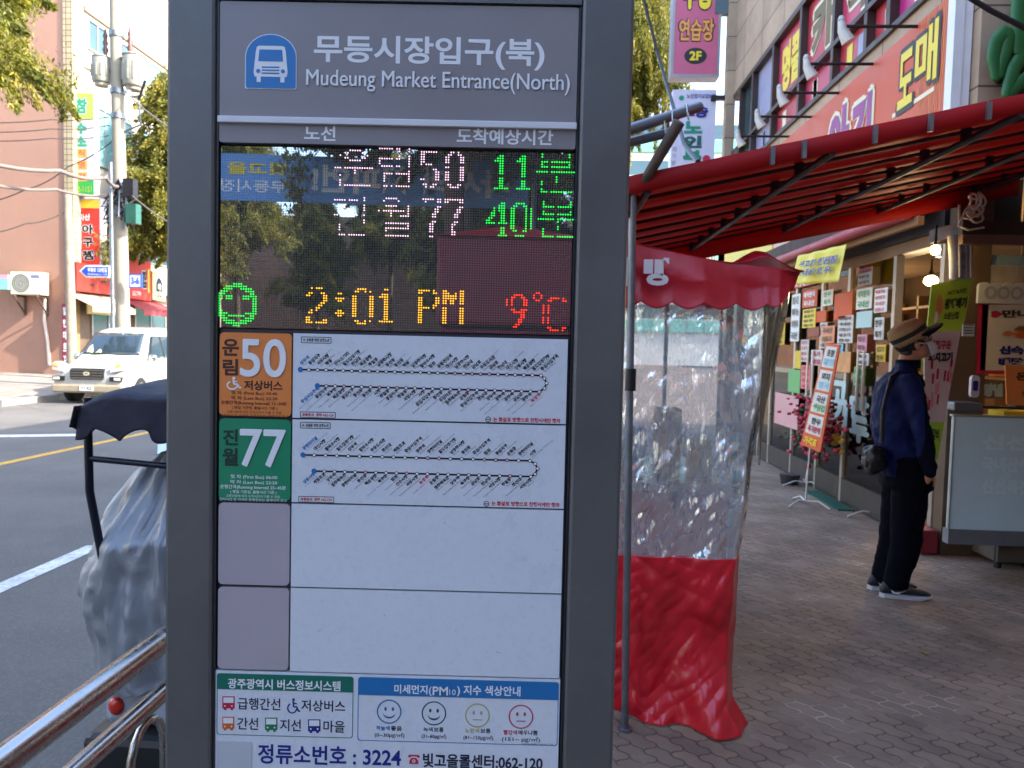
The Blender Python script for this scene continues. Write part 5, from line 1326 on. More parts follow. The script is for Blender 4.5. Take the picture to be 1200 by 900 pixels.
# green raised letters on the end wall
GL3 = mat('green_raised_letter', (40, 104, 52), .4, var=.12); GS = mat('dark_letter_side', (24, 44, 34), .5, var=.1)
t = thing('raised_lettering', 'big green raised lettering on the stone end wall at the right edge', 'sign', (4.2, BY0 - .1, 3.5))
def brush(strokes, yy, m, name, k=1.0):
    for st, rr in strokes:
        P_ = [onY(px, py, yy) for px, py in st]; Q_ = []; R_ = []
        for a_ in range(len(P_) - 1):
            for q in range(5): Q_.append(P_[a_].lerp(P_[a_ + 1], q / 5)); R_.append((rr[a_] + (rr[a_ + 1] - rr[a_]) * q / 5) * k)
        Q_.append(P_[-1]); R_.append(rr[-1] * k)
        b = MB(); b.tube(Q_, R_, m, 16)
        for v in b.v: v.y = yy + (v.y - yy) * .5
        for e_ in (0, -1): b.ball(Q_[e_], R_[e_], m, 14, (1, .5, 1))
        bpart(t, name, b)
LST = [(((1167, 90), (1164, 66), (1168, 48), (1178, 38), (1182, 44), (1179, 60), (1171, 88)), (.038, .05, .055, .06, .058, .05, .034)),
       (((1197, -14), (1194, 20), (1195, 52), (1197, 66), (1188, 80), (1181, 108)), (.07, .065, .06, .055, .055, .05)),
       (((1181, 110), (1190, 102), (1200, 92), (1214, 84)), (.05, .05, .045, .04)), (((1196, 30), (1212, 34), (1228, 30)), (.055, .06, .04))]
brush(LST, BY0 - .14, GL3, 'letter_stroke')
brush([(tuple((px + 4, py + 3) for px, py in st), rr) for st, rr in LST], BY0 - .06, GS, 'letter_backing', 1.05)
p0 = onY(1128, -8, BY0 - .4); p1 = onY(1160, 12, BY0 - .4); p2 = onY(1215, 40, BY0 - .4)
b = MB(); b.tube([p0, p1, p2], .02, BLACK, 8); o = b.build('black_cable'); rebase(o, p0); tag(o, 'black cable running past the green raised lettering', 'cable')

# ----------------------------------------------------------- shop front
SX = 3.17
def SP(px, py, x=SX): return onX(px, py, x)
def sy(px): return onX(px, 450, SX).y
FRG = mat('shopfront_metal', (184, 176, 162), .38, .6, var=.15)
DGLASS = glass('shop_glass', (196, 188, 168), .03, .02, 1.22)
b = MB(); 
posts = [6.2, sy(1046), sy(993), sy(962), sy(932), sy(905), 11.3, 12.6, 14.1]
for y_ in posts: b.box((SX - .03, y_ - .03, .0), (SX + .04, y_ + .03, 2.5), FRG)
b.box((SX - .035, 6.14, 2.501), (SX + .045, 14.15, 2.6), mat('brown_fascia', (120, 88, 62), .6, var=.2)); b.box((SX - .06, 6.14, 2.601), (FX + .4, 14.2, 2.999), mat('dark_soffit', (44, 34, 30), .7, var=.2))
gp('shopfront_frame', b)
b = MB()
for a, c in zip(posts[1:-1], posts[2:]): b.box((SX - .033, a + .03, .02), (SX + .043, c - .03, .26), mat('dark_threshold', (58, 52, 48), .6, var=.25)) ; 
gp('threshold', b)
for i, (a, c) in enumerate(zip(posts[1:-1], posts[2:])):
    b = MB(); b.box((SX - .002, a + .031, .262), (SX + .006, c - .031, 2.499), DGLASS); gp('glass_door', b)
for px in (1011, 1018, 951, 957):
    y_ = sy(px); b = MB(); b.tube([(SX - .055, y_, 1.02), (SX - .055, y_, 1.62)], .016, mat('door_handle_pale', (210, 200, 180), .35, .3, var=.05), 10); b.tube([(SX - .055, y_, 1.1), (SX - .01, y_, 1.1)], .008, FRG, 6); b.tube([(SX - .055, y_, 1.55), (SX - .01, y_, 1.55)], .008, FRG, 6); gp('door_handle', b)
# interior shelves and goods (seen dimly through the glass)
SHF = mat('shelf_wood', (130, 96, 62), .6, var=.2)
shelf = thing('display_shelf', 'brown display shelf with goods dimly seen behind the shop glass', 'shelf', (FX + 2.5, 8.5, .12))
b = MB()
for k in range(5): b.box((FX + 2.3, 6.8, .3 + k * .5), (FX + 2.9, 13.5, .34 + k * .5), SHF)
for yy in (6.8, 8.4, 10.0, 11.7, 13.45): b.box((FX + 2.3, yy, .12), (FX + 2.9, yy + .05, 2.5), SHF)
bpart(shelf, 'rack', b)
GOOD = [mat('goods_' + n, c, .5, var=.1) for n, c in (('red', (176, 60, 50)), ('cream', (220, 204, 160)), ('green', (84, 120, 60)), ('amber', (206, 140, 60)), ('brown', (120, 84, 58)), ('white', (214, 210, 200)), ('blue', (76, 104, 150)))]
for k in range(4):
    y_ = 6.95
    while y_ < 13.3:
        w = rnd.uniform(.16, .4); h_ = rnd.uniform(.15, .36); z0 = .342 + k * .5
        b = MB(); w *= .6; h_ *= .75; b.box((FX + 2.32, y_, z0), (FX + 2.32 + rnd.uniform(.25, .5), y_ + w, z0 + h_), rnd.choice(GOOD), .015); o = b.build('goods_box'); rebase(o, (FX + 2.4, y_ + w / 2, z0))
        o['label'] = 'carton of goods on the shelf dimly seen behind the shop glass'; o['category'] = 'carton'; o['group'] = 'cartons on the shop shelf'
        y_ += w + rnd.uniform(.03, .3)
shelf2 = thing('display_shelf', 'brown shelf across the far end of the shop dimly seen behind the glass', 'shelf', (FX + 1.4, BY1 - .6, .12))
b = MB()
for k in range(6): b.box((FX + .05, BY1 - .75, .3 + k * .42), (FX + 2.25, BY1 - .22, .33 + k * .42), SHF)
for xx in (FX + .05, FX + .75, FX + 1.5, FX + 2.2): b.box((xx, BY1 - .76, .12), (xx + .05, BY1 - .21, 2.6), SHF)
bpart(shelf2, 'rack', b)
for k in range(5):
    x_ = FX + .14
    while x_ < FX + 2.0:
        w = rnd.uniform(.1, .3); h_ = rnd.uniform(.12, .34); z0 = .332 + k * .42
        b = MB(); b.box((x_, BY1 - .72, z0), (x_ + w, BY1 - .72 + rnd.uniform(.2, .4), z0 + h_), rnd.choice(GOOD), .012); o = b.build('goods_box'); rebase(o, (x_ + w / 2, BY1 - .6, z0))
        o['label'] = 'carton of goods on the shelf dimly seen behind the shop glass'; o['category'] = 'carton'; o['group'] = 'cartons on the shop shelf'
        x_ += w + rnd.uniform(.02, .12)
# warm lamps
bulb_m = led('lit_warm_bulb', (255, 196, 90), 6.0); glb_m = led('lit_warm_globe', (255, 214, 140), 2.2)
def lampo(label, px, py, x, r, m, watts, cat='lamp', globe=False):
    p = onX(px, py, x); t = thing('hanging_lamp', label, cat, (p.x, p.y, p.z), 'warm lamps in the shop')
    b = MB(); b.ball(p, r, m, 14, (1, 1, .8) if globe else (1, 1, 1.15)); bpart(t, 'bulb', b)
    b = MB(); b.tube([(p.x, p.y, p.z + r * .8), (p.x, p.y, p.z + r * 1.6), (p.x, p.y, min(2.58, p.z + .9))], [r * .5, .012, .008], DARK, 8); bpart(t, 'cord', b)
    ld = bpy.data.lights.new('shop_lamp', 'POINT'); ld.energy = watts; ld.color = (1, .72, .38); ld.shadow_soft_size = .15
    lo = bpy.data.objects.new('shop_lamp', ld); COL.objects.link(lo); lo.location = (0, 0, -r * 1.6 - .07); lo.parent = t
lampo('bare bright warm bulb hanging under the shop eave', 1096, 293, SX - .28, .035, bulb_m, .6)
lampo('small round warm lamp lit inside the shop below the bare bulb', 1091, 329, SX + .7, .07, glb_m, 12, globe=True)
lampo('tiny warm bulb glowing deep in the shop behind the far glass panes', 961, 336, SX + 1.5, .04, bulb_m, 22)
# posters and notes on the shop glass (each a thin sheet on the glass)
PAP = mat('paper_white', (214, 208, 196), .7, var=.08); MINT = mat('mint_film', (176, 206, 200), .5, var=.06); ORGP = mat('paper_orange', (214, 92, 44), .65, var=.1); PAPY = mat('paper_yellow', (222, 186, 44), .6, var=.08); PAPG = mat('paper_green', (112, 176, 104), .6, var=.1)
def gposter(label, px0, py0, px1, py1, m, draw=None, x=SX - .045, cat='poster', name='poster', group='posters on the shop glass'):
    p, q = SP(px0, py1, x), SP(px1, py0, x); zc2 = (py0 + py1) / 2
    z0 = SP((px0 + px1) / 2, py1, x).z; z1 = SP((px0 + px1) / 2, py0, x).z
    b = MB(FACE_R); b.box((-p.y, x, z0), (-q.y, x + .006, z1), m)
    if draw: draw(b, -p.y, -q.y, z0, z1, x - .003)
    o = b.build(name); rebase(o, (x, (p.y + q.y) / 2, z0)); return tag(o, label, cat, group)
def lines(b, a, c, d, e, y, n=4, m=BLACK, seed=0):
    words = ['영업시간', '택배가능', '예약문의', '국내산', '포장됩니다', '생고기', '한우', '특가', '세일']
    for k in range(n):
        T(b, words[(k + seed) % len(words)], m, a, c, d, e, y, .12, .88, 1 - (k + .85) / n, 1 - (k + .2) / n, .03)
gposter('white notice with red top on the glass right of the yellow banner', 1005, 314, 1022, 334, PAP, lambda b, a, c, d, e, y: (Q(b, a, c, d, e, y, 0, 1, .72, 1, CR), lines(b, a, c, d, e, y - .001, 3)))
gposter('plain mint square film on the glass door', 1003, 365, 1022, 384, MINT)
gposter('orange red poster high on the glass beside the door', 977, 343, 999, 374, ORGP)
gposter('long orange sheet low on the far glass pane', 944, 365, 968, 378, ORGP)
gposter('cream price list on the glass near the centre', 981, 370, 1000, 402, PAP, lambda b, a, c, d, e, y: lines(b, a, c, d, e, y, 5, BROWN, 2))
gposter('pale cream menu strip left of the price list', 961, 378, 969, 408, PAP, lambda b, a, c, d, e, y: lines(b, a, c, d, e, y, 4, BLACK, 5))
gposter('small red brown sign left of the menu strip', 947, 383, 960, 394, mat('red_brown_print', (150, 74, 50), .6, var=.1))
gposter('pale blue lettered strip at the middle of the door', 968, 403, 988, 413, mat('sky_sticker', (120, 190, 206), .5, var=.1), lambda b, a, c, d, e, y: T(b, '정육점', WHITE, a, c, d, e, y, .1, .9, .2, .8, .04))
gposter('yellow sheet on the far left glass pane', 931, 411, 939, 432, PAPY)
gposter('green sheet on the far left glass pane', 923, 433, 938, 460, PAPG)
gposter('big pale pink poster low on the far glass', 907, 462, 936, 500, mat('pale_pink_poster', (214, 160, 158), .6, var=.1))
gposter('orange food poster behind the leaning banner', 976, 412, 997, 436, mat('food_poster', (216, 152, 90), .6, var=.35, scale=6))
RB = mat('red_brown_print', (150, 74, 50), .6, var=.1)
BR2 = mat('paper_bright', (236, 232, 222), .6, var=.05)
for lab, q, m_, sd in (('big white poster with red words on the near pane', (1003, 338, 1022, 362), BR2, 2), ('bright price sheet on the near pane behind the hat', (1024, 338, 1040, 366), BR2, 1), ('salmon poster in the centre of the shop glass', (962, 382, 978, 402), mat('salmon_poster', (226, 150, 110), .6, var=.12), 3), ('large yellow poster on the centre pane above the banner', (940, 362, 956, 384), mat('bright_yellow_poster', (238, 208, 70), .6, var=.08), 4), ('white sheet high on the centre pane', (964, 340, 976, 358), BR2, 6), ('green lettered sheet low on the near pane', (1004, 414, 1018, 428), BR2, 7), ('tall white menu on the far left pane', (926, 345, 938, 400), BR2, 0), ('red bordered sheet above the flowers', (938, 428, 950, 456), mat('rose_sheet', (226, 130, 130), .6, var=.1), 5)):
    gposter(lab, *q, m_, (lambda b, a, c, d, e, y, sd=sd: lines(b, a, c, d, e, y, 4 if e - d > .22 else 2, [BLACK, CR, SG_GREEN, BROWN][sd % 4], sd)), x=SX - .053)
for lab, q, m_, sd in (('white menu sheet with red heading high on the far glass', (908, 345, 922, 372), PAP, 1), ('yellow price sheet under the white menu on the far glass', (908, 378, 920, 404), PAPY, 3), ('red lettered sheet in the middle of the far pane', (940, 340, 958, 360), ORGP, 2), ('white price sheet left of the door handle', (938, 398, 948, 424), PAP, 4),
    ('pink notice on the door under the mint film', (1004, 392, 1016, 412), mat('pink_notice', (222, 150, 160), .6, var=.1), 0), ('cream notice right of the door handle', (1024, 372, 1036, 398), PAP, 6), ('yellow notice on the near pane behind the man', (1026, 404, 1038, 424), PAPY, 5), ('white sheet on the pane above the leaning banner', (950, 410, 964, 428), PAP, 7), ('orange strip across the top of the far glass', (908, 326, 958, 338), ORGP, 8), ('green food sheet low on the door', (1000, 430, 1014, 452), PAPG, 2)):
    gposter(lab, *q, m_, (lambda b, a, c, d, e, y, sd=sd, m_=m_: (lines(b, a, c, d, e, y, 4 if e - d > .22 else 2, [BLACK, CR, BROWN][sd % 3] if m_ is not ORGP else WHITE, sd))))
for i, (px, py) in enumerate(((984, 460), (984, 485), (1008, 478), (1008, 505))):
    p = SP(px, py, SX - .04); b = MB(FACE_R); s = '고기만두'[i]; b.text(s, MINT, -p.y - .28, -p.y + .2, p.z - .13, p.z + .13, SX - .036, .08); o = b.build('glass_lettering'); rebase(o, (SX, p.y, p.z - .13)); tag(o, 'large mint letter stuck on the glass door, ' + ['upper one by the leaning banner', 'lower one by the leaning banner', 'upper one by the man', 'lowest one by the man'][i], 'lettering', 'mint letters on the glass')
# red flowers bundle in front of the glass
t = thing('flower_bundle', 'heap of crimson and pink flowers behind the leaning banner', 'flowers', (SX - .35, sy(955), .1))
FLM = [mat('flower_' + n, c, .7, var=.2) for n, c in (('crimson', (150, 24, 44)), ('pink', (196, 66, 88)), ('leaf', (60, 84, 50)), ('yellow', (206, 170, 60)))]
for nm, ms, n in (('blossoms', FLM[:2], 260), ('foliage', FLM[2:3], 60), ('yellow_blossoms', FLM[3:], 22)):
    b = MB()
    for k in range(n):
        c = onX(rnd.gauss(955, 12), rnd.gauss(497, 17), SX - .25 + rnd.uniform(-.08, .08))
        if nm == 'yellow_blossoms': c = onX(rnd.gauss(982, 4), rnd.gauss(515, 6), SX - .25)
        if nm == 'foliage': c = onX(rnd.gauss(945, 12), rnd.gauss(505, 12), SX - .2)
        b.ball(c, rnd.uniform(.022, .05), rnd.choice(ms), 6, (.8, 1, .8))
    bpart(t, nm, b)
b = MB(); b.tube([(SX - .25, sy(955), .0), (SX - .25, sy(955), .12)], [.1, .12], mat('dark_pot', (46, 40, 40), .5, var=.2), 16); bpart(t, 'pot', b)

# leaning price banner on a wire foot
def lean_board(name, label, corners, x, m, draw, cat):
    """corners: four photo points on the plane x; a thin stiff board"""
    P_ = [onX(px, py, x) for px, py in corners]          # bl, br, tr, tl
    t = thing(name, label, cat, (x, P_[0].y, 0))
    b = MB(); n = Vector((.012, 0, 0)); vs_ = [tuple(p) for p in P_] + [tuple(p + n) for p in P_]
    b.add(vs_, [(0, 1, 2, 3), (7, 6, 5, 4), (0, 4, 5, 1), (1, 5, 6, 2), (2, 6, 7, 3), (3, 7, 4, 0)], m); bpart(t, 'board', b)
    b = MB(); e = Vector((-.004, 0, 0))
    def W(u, v, k=1): return P_[0].lerp(P_[1], u).lerp(P_[3].lerp(P_[2], u), v) + e * k
    draw(b, W); bpart(t, 'print', b); return t, P_
def wq(b, W, u0, u1, v0, v1, m, k=1): b.add([tuple(W(u0, v0, k)), tuple(W(u1, v0, k)), tuple(W(u1, v1, k)), tuple(W(u0, v1, k))], [(0, 1, 2, 3)], m)
def wt(b, W, s, u0, u1, v0, v1, m, k=2, bold=.04): O = W(u0, v0, k); b.text(s, m, 0, 0, 0, 0, 0, bold, 3, O=O, U=W(u1, v0, k) - O, V=W(u0, v1, k) - O)
def dleanp(b, W):
    for i, (s1, m1, s2, m2) in enumerate((('한우', BLACK, '특가판매', CR), ('국산', BLACK, '생삼겹', SG_GREEN), ('돼지', BLACK, '정육', mat('sky_sticker', (120, 190, 206), .5)), ('포장', BLACK, '환영', mat('sky_sticker', (120, 190, 206), .5)))):
        v = .14 + i * .215; wq(b, W, .1, .9, v, v + .19, PAP); wt(b, W, s1, .3, .8, v + .1, v + .165, m1); wt(b, W, s2, .2, .85, v + .02, v + .085, m2)
    wt(b, W, '가격표', .15, .8, .03, .11, YL)
bt_, bp_ = lean_board('leaning_banner', 'tall narrow orange banner with white price panels leaning by the door', ((938, 521), (961, 530), (984, 404), (968, 402)), SX - .45, ORGP, dleanp, 'banner')
WIRE = mat('white_wire', (206, 200, 190), .5, .2, var=.05)
def wire_foot(t, p, x):
    b = MB(); b.tube([p, (p.x - .04, p.y - .05, .05)], .008, WIRE, 6)
    for dx, dy in ((-.25, -.18), (.15, -.22), (-.05, .3)): b.tube([(p.x - .04, p.y - .05, .05), (p.x + dx * .5, p.y + dy * .5, .06), (p.x + dx, p.y + dy, .008)], .009, WIRE, 6)
    bpart(t, 'wire_foot', b)
wire_foot(bt_, (bp_[0] + bp_[1]) / 2, SX)
def wire_stand(label, px, py, h_):
    p = onZ(px, py, 0); t = thing('banner_stand', label, 'banner stand', (p.x, p.y, 0), 'bare banner stands')
    b = MB(); b.tube([(p.x, p.y, .05), (p.x + .06, p.y + .05, h_)], .007, WIRE, 6)
    bpart(t, 'rod', b)
    b = MB()
    for dx, dy in ((-.26, -.02), (.14, -.12), (.05, .25)): b.tube([(p.x, p.y, .05), (p.x + dx * .45, p.y + dy * .45, .065), (p.x + dx, p.y + dy, .008)], .009, WIRE, 6)
    bpart(t, 'foot', b)
wire_stand('white wire banner stand foot beside the man', 1024, 607, .75)
wire_stand('white wire banner stand foot before the left glass door', 943, 570, .3)
# green door mat
a, c_, d_, e_ = onZ(945, 577, .004), onZ(1042, 577, .004), onZ(1042, 599, .004), onZ(975, 599, .004)
b = MB(); b.box((a.x, d_.y - .05, 0), (SX - .06, a.y + .1, .014), brickmat('green_mat', (22, 106, 84), (18, 92, 72), (10, 56, 46), .05, .05, .008, offset=0, bump=.6, var=.15)); o = b.build('door_mat'); rebase(o, ((a.x + SX) / 2, a.y, 0)); tag(o, 'green ribbed door mat before the shop door', 'door mat')
# ----------------------------------------------------------- rolled awning and yellow banner under the eave
AX = 2.86
p0, p1 = onX(926, 297, AX), onX(1078, 249, AX)
zr = (p0.z + p1.z) / 2
t = thing('rolled_awning', 'pink red rolled awning with dark beam along the shop eave', 'awning', (AX, 8.5, zr))
b = MB(); b.tube([(AX, 6.25, zr), (AX, 14.0, zr)], .055, mat('rolled_red_canvas', (156, 40, 56), .5, var=.15), 14); bpart(t, 'roll', b)
b = MB(); b.box((AX + .03, 6.2, zr + .06), (AX + .28, 14.1, zr + .2), mat('dark_beam', (58, 40, 32), .7, var=.25)); b.box((AX + .07, 6.2, zr - .10), (AX + .12, 14.1, zr - .03), mat('tan_rail', (150, 110, 76), .6, var=.15)); bpart(t, 'beam', b)
YB = mat('yellow_banner_cloth', (226, 210, 84), .6, var=.08)
c4 = [(926, 334), (985, 330), (992, 286), (935, 300)]
P_ = [onX(px, py, AX - .06) for px, py in c4]
t = thing('cloth_banner', 'yellow cloth banner with dark lettering hanging from the rolled awning', 'banner', P_[0])
def bw(u, v):
    p = P_[0].lerp(P_[1], u).lerp(P_[3].lerp(P_[2], u), v); p.x -= .03 * math.sin(u * 7) * (1 - v) + .015 * math.sin(u * 19); return p
b = MB(); b.grid(bw, 24, 10, YB); o = bpart(t, 'cloth', b); mods(o, ('SOLIDIFY', {'thickness': .004}))
b = MB()
for s, u0, u1, v0, v1 in (('생고기 전문점', .2, .92, .52, .76), ('국내산 한우', .2, .85, .26, .48)):
    O = bw(u0, v0) + Vector((-.05, 0, 0)); b.text(s, NAVY, 0, 0, 0, 0, 0, .05, 3, O=O, U=bw(u1, v0) + Vector((-.05, 0, 0)) - O, V=bw(u0, v1) + Vector((-.05, 0, 0)) - O)
bpart(t, 'lettering', b)

# ----------------------------------------------------------- blade signs at the far end of the building
x0, x1, z0, z1 = pxs(791, 842, -40, 87, 14.4)
def dpk(b, a, c, d, e, y):
    H = e - d; v = lambda py: 1 - (py + 40) / 127
    T(b, '무용', YL, a, c, d, e, y, .15, .85, v(11), v(-30), .08, BLACK, .16)
    T(b, '연습장', SG_ORG, a, c, d, e, y, .1, .9, v(48), v(22), .03, BLACK, .09)
    X = lambda u: a + (c - a) * u; cz = d + H * v(65.5); cx = X(.5)
    b.poly([(cx + (c - a) * .26 * math.cos(t), y, cz + H * .075 * math.sin(t)) for t in [2 * PI * k / 24 for k in range(24)]], BLACK)
    T(b, '2F', YL, a, c, d, e, y - .002, .36, .64, v(71), v(60), .05)
sign_board('blade_sign', 'pink blade sign with yellow lettering and a black 2F oval', x0, x1, 14.4, z0, z1, mat('pink_sign', (196, 92, 122), .45, var=.06), dpk, .3, frame=mat('sign_frame_grey', (150, 146, 148), .4, .4, var=.1), group='blade signs on the market building')
x0, x1, z0, z1 = pxs(787, 838, 105, 208, 14.5)
def dlv(b, a, c, d, e, y):
    v = lambda py: 1 - (py - 105) / 103.0
    X = lambda u: a + (c - a) * u
    b.disc((X(.2), y, d + (e - d) * v(115)), (c - a) * .06, SG_TEAL, 12); T(b, '노인장기요양보험', NAVY, a, c, d, e, y, .32, .98, v(115.5), v(110), .02)
    T(b, '요송', NAVY, a, c, d, e, y, .2, .82, v(138), v(122), .05)
    for i, s in enumerate('노인복지'): T(b, s, SG_TEAL if i % 2 == 0 else mat('deep_teal', (20, 96, 84), .5, var=0), a, c, d, e, y, .28, .70, v(156.5 + i * 17), v(142 + i * 17), .06)
    for i, s in enumerate('재가방문'): T(b, s, GREYT, a, c, d, e, y, .02, .12, v(178 + i * 8), v(172 + i * 8), .02)
    b.disc((X(.82), y, d + (e - d) * v(186)), (c - a) * .09, CR, 14)
sign_board('blade_sign', 'lavender white blade sign with teal lettering below the pink one', x0, x1, 14.5, z0, z1, mat('lavender_sign', (214, 208, 226), .45, var=.04), dlv, .3, group='blade signs on the market building')
b = MB(); p = onY(846, 115, 14.45); b.box((p.x - .2, 14.4, p.z - .04), (p.x + .35, 14.5, p.z + .04), DARK); p = onY(850, 10, 14.45); b.box((p.x - .2, 14.38, p.z - .12), (p.x + .4, 14.52, p.z + .2), mat('sign_bracket_teal', (88, 104, 110), .5, .3, var=.15)); b.box((FX - .15, 14.301, 4.6), (FX + .02, 14.5, 9), STONE); gp('sign_bracket', b)
# black overhead cable near the awning pipes
pts_ = [onY(752, -10, 6 + 0), onY(770, 60, 6), onY(789, 125, 5), onY(802, 170, 4), onY(818, 190, 3.4)]
b = MB(); b.tube(pts_, .012, BLACK, 8); o = b.build('black_cable'); rebase(o, pts_[0]); tag(o, 'black cable hanging down past the pink blade sign to the red awning', 'cable')

# ================================================================== near building behind the photographer (same market row)
nb = thing('neighbour_building', 'stone building continuing the market row beside and behind the photographer', 'building', (FX + 4, -10, 0))
b = MB(); b.box((FX + .05, -46, 0), (FX + 10, 4.5, 11.5), STONE); b.box((FX + 2.6, 4.501, 0), (FX + 10, BY0 - .03, 11.2), STONE); bpart(nb, 'wall', b)  # second box fills the unseen alley, added to block sun through the gap
for k in range(9):
    b = MB(); ya_ = -44 + k * 5.3
    b.box((FX - .02, ya_, .3), (FX + .048, ya_ + 4.2, 2.6), WIN); b.box((FX - .15, ya_ - .3, 2.8), (FX + .047, ya_ + 4.6, 3.7), [SORG, SG_GREEN, SG_BLUE, SG_YEL][k % 4]); b.box((FX + .0, ya_, 4.8), (FX + .046, ya_ + 4.2, 6.4), WIN); b.box((FX + .0, ya_, 8), (FX + .046, ya_ + 4.2, 9.6), WIN); bpart(nb, 'shop_bay', b)

# ================================================================== red awning over the pavement
t = thing('red_awning', 'big red sheet awning on steel ribs sloping over the pavement', 'awning', (.35, 3.05, 0))
AY0, AY1 = 3.05, 6.0
e0 = onY(741, 213, AY0); e1 = onY(1200, 117, AY0); slope = (e1.z - e0.z) / (e1.x - e0.x)
AXL, AXR = e0.x - .02, FX + .3
def az(x): return e0.z + slope * (x - e0.x)
REDP = mat('red_awning_sheet', (190, 15, 21), .62, var=.10, scale=3, bump=.1, bscale=12)
nm_ = REDP.node_tree; tl = nm_.nodes.new('ShaderNodeBsdfTranslucent'); tl.inputs[0].default_value = lin((190, 12, 16)); mxs = nm_.nodes.new('ShaderNodeMixShader'); mxs.inputs[0].default_value = .45
pb_ = nm_.nodes['Principled BSDF']; nm_.links.new(pb_.outputs[0], mxs.inputs[1]); nm_.links.new(tl.outputs[0], mxs.inputs[2]); nm_.links.new(mxs.outputs[0], nm_.nodes['Material Output'].inputs[0])
NR = 8
def sheet(u, v):
    x = AXL + (AXR - AXL) * u; y_ = AY0 - .02 + (AY1 - AY0 + .04) * v
    f = (v * NR) % 1.0
    return (x, y_, az(x) + .016 + .012 * abs(math.sin(PI * v * NR)) - .02 * (1 - u) * math.sin(PI * u) + .004 * noise.noise(Vector((x * 3, y_ * 5, 0))))
b = MB(); b.grid(sheet, 30, 110, REDP)
# turned-down hems at the near, far and street edges
b.grid(lambda u, v: (AXL + (AXR - AXL) * u, AY0 - .022 - .004 * math.sin(u * 50), az(AXL + (AXR - AXL) * u) + .02 - .075 * v), 60, 2, REDP)
b.grid(lambda u, v: (AXL + (AXR - AXL) * u, AY1 + .022, az(AXL + (AXR - AXL) * u) + .02 - .16 * v), 60, 2, REDP)
b.grid(lambda u, v: (AXL - .001, AY0 - .02 + (AY1 - AY0 + .04) * u, az(AXL) + .02 - .16 * v), 20, 2, REDP)
o = bpart(t, 'sheet', b); mods(o, ('SOLIDIFY', {'thickness': .003}))
for k in range(NR + 1):
    yy = AY0 + .015 + (AY1 - AY0 - .03) * k / NR
    b = MB(); b.tube([(AXL + .01, yy, az(AXL + .01) - .012), (AXR, yy, az(AXR) - .012)], .009, RIBM, 10); bpart(t, 'rib', b)
for k in range(5):
    x = AXL + .08 + k * .72
    b = MB(); b.tube([(x, AY0 - .02, az(x) - .055), (x, AY1, az(x) - .055)], .016, DARK, 10)
    for q in range(NR + 1):
        yy = AY0 + .015 + (AY1 - AY0 - .03) * q / NR; b.box((x - .018, yy - .014, az(x) - .05), (x + .018, yy + .014, az(x) + .004), DARK)
    bpart(t, 'purlin', b)
for px in (1158, 1090, 1025, 942, 905):
    p = onY(px, 210 - (px - 740) * .207, AY0 - .03); b = MB(); b.box((p.x - .008, AY0 - .045, az(p.x) - .055), (p.x + .008, AY0 - .0275, az(p.x) + .012), GALV); bpart(t, 'clip', b)
pp = onY(737.5, 860, AY0)
pole_x = onY(740.5, 250, AY0).x
b = MB(); b.tube([(onZ(734, 866, 0).x, AY0 - .005, 0), (pole_x, AY0 - .0, az(pole_x) - .0)], .0155, GALV, 14); b.tube([(onZ(734, 866, 0).x, AY0 - .005, 0), (onZ(734, 866, 0).x, AY0 - .005, .01)], .03, GALV, 12); bpart(t, 'post', b)
for (x, yy) in ((AXL + .05, AY1 - .05),):
    b = MB(); b.tube([(x, yy, 0), (x, yy, az(x) - .02)], .0155, GALV, 14); bpart(t, 'post', b)
b = MB(); c = onY(740.5, 445, AY0); b.tube([(c.x - .005, AY0, c.z - .045), (c.x - .005, AY0, c.z + .045)], .022, BLKP, 12); bpart(t, 'clamp', b)
# loose pipes lashed above the awning
t = thing('pipe_bundle', 'grey steel pipes lashed together above the corner of the red awning', 'pipes', onY(780, 160, 2.95))
GREYP = mat('grey_painted_pipe', (112, 120, 130), .38, .4, var=.12, scale=20)
b = MB(); b.tube([onY(640, 186, 2.7), onY(740, 151, 2.9), onY(820, 125, 3.06)], .021, GREYP, 16); bpart(t, 'upper_pipe', b)
b = MB(); b.tube([onY(640, 190, 2.75), onY(740, 166, 2.95), onY(790, 154, 3.02)], .019, GREYP, 16); bpart(t, 'lower_pipe', b)
b = MB(); a, c_ = onY(796, 143, 2.9), onY(755, 213, 3.04)
d_ = (a - c_).normalized(); b.tube([c_, a, a + d_ * .0005, a - d_ * .05], [.021, .023, .0165, .0165], RUSTY, 16, cap=False); b.tube([a - d_ * .05, a - d_ * .049], .0165, BLACK, 12); bpart(t, 'strut', b)
b = MB(); PW = mat('pale_tie_wire', (190, 196, 190), .4, .3, var=.05)
for px, py, y_ in ((789, 140, 2.96), (806, 131, 2.98), (780, 150, 2.96)):
    c = onY(px, py, y_); b.tube([(c.x + .008 * math.sin(a), c.y + .034 * math.sin(a + .6), c.z + .036 * math.cos(a)) for a in [2 * PI * k / 16 for k in range(17)]], .0025, PW, 6)
bpart(t, 'tie_wire', b)
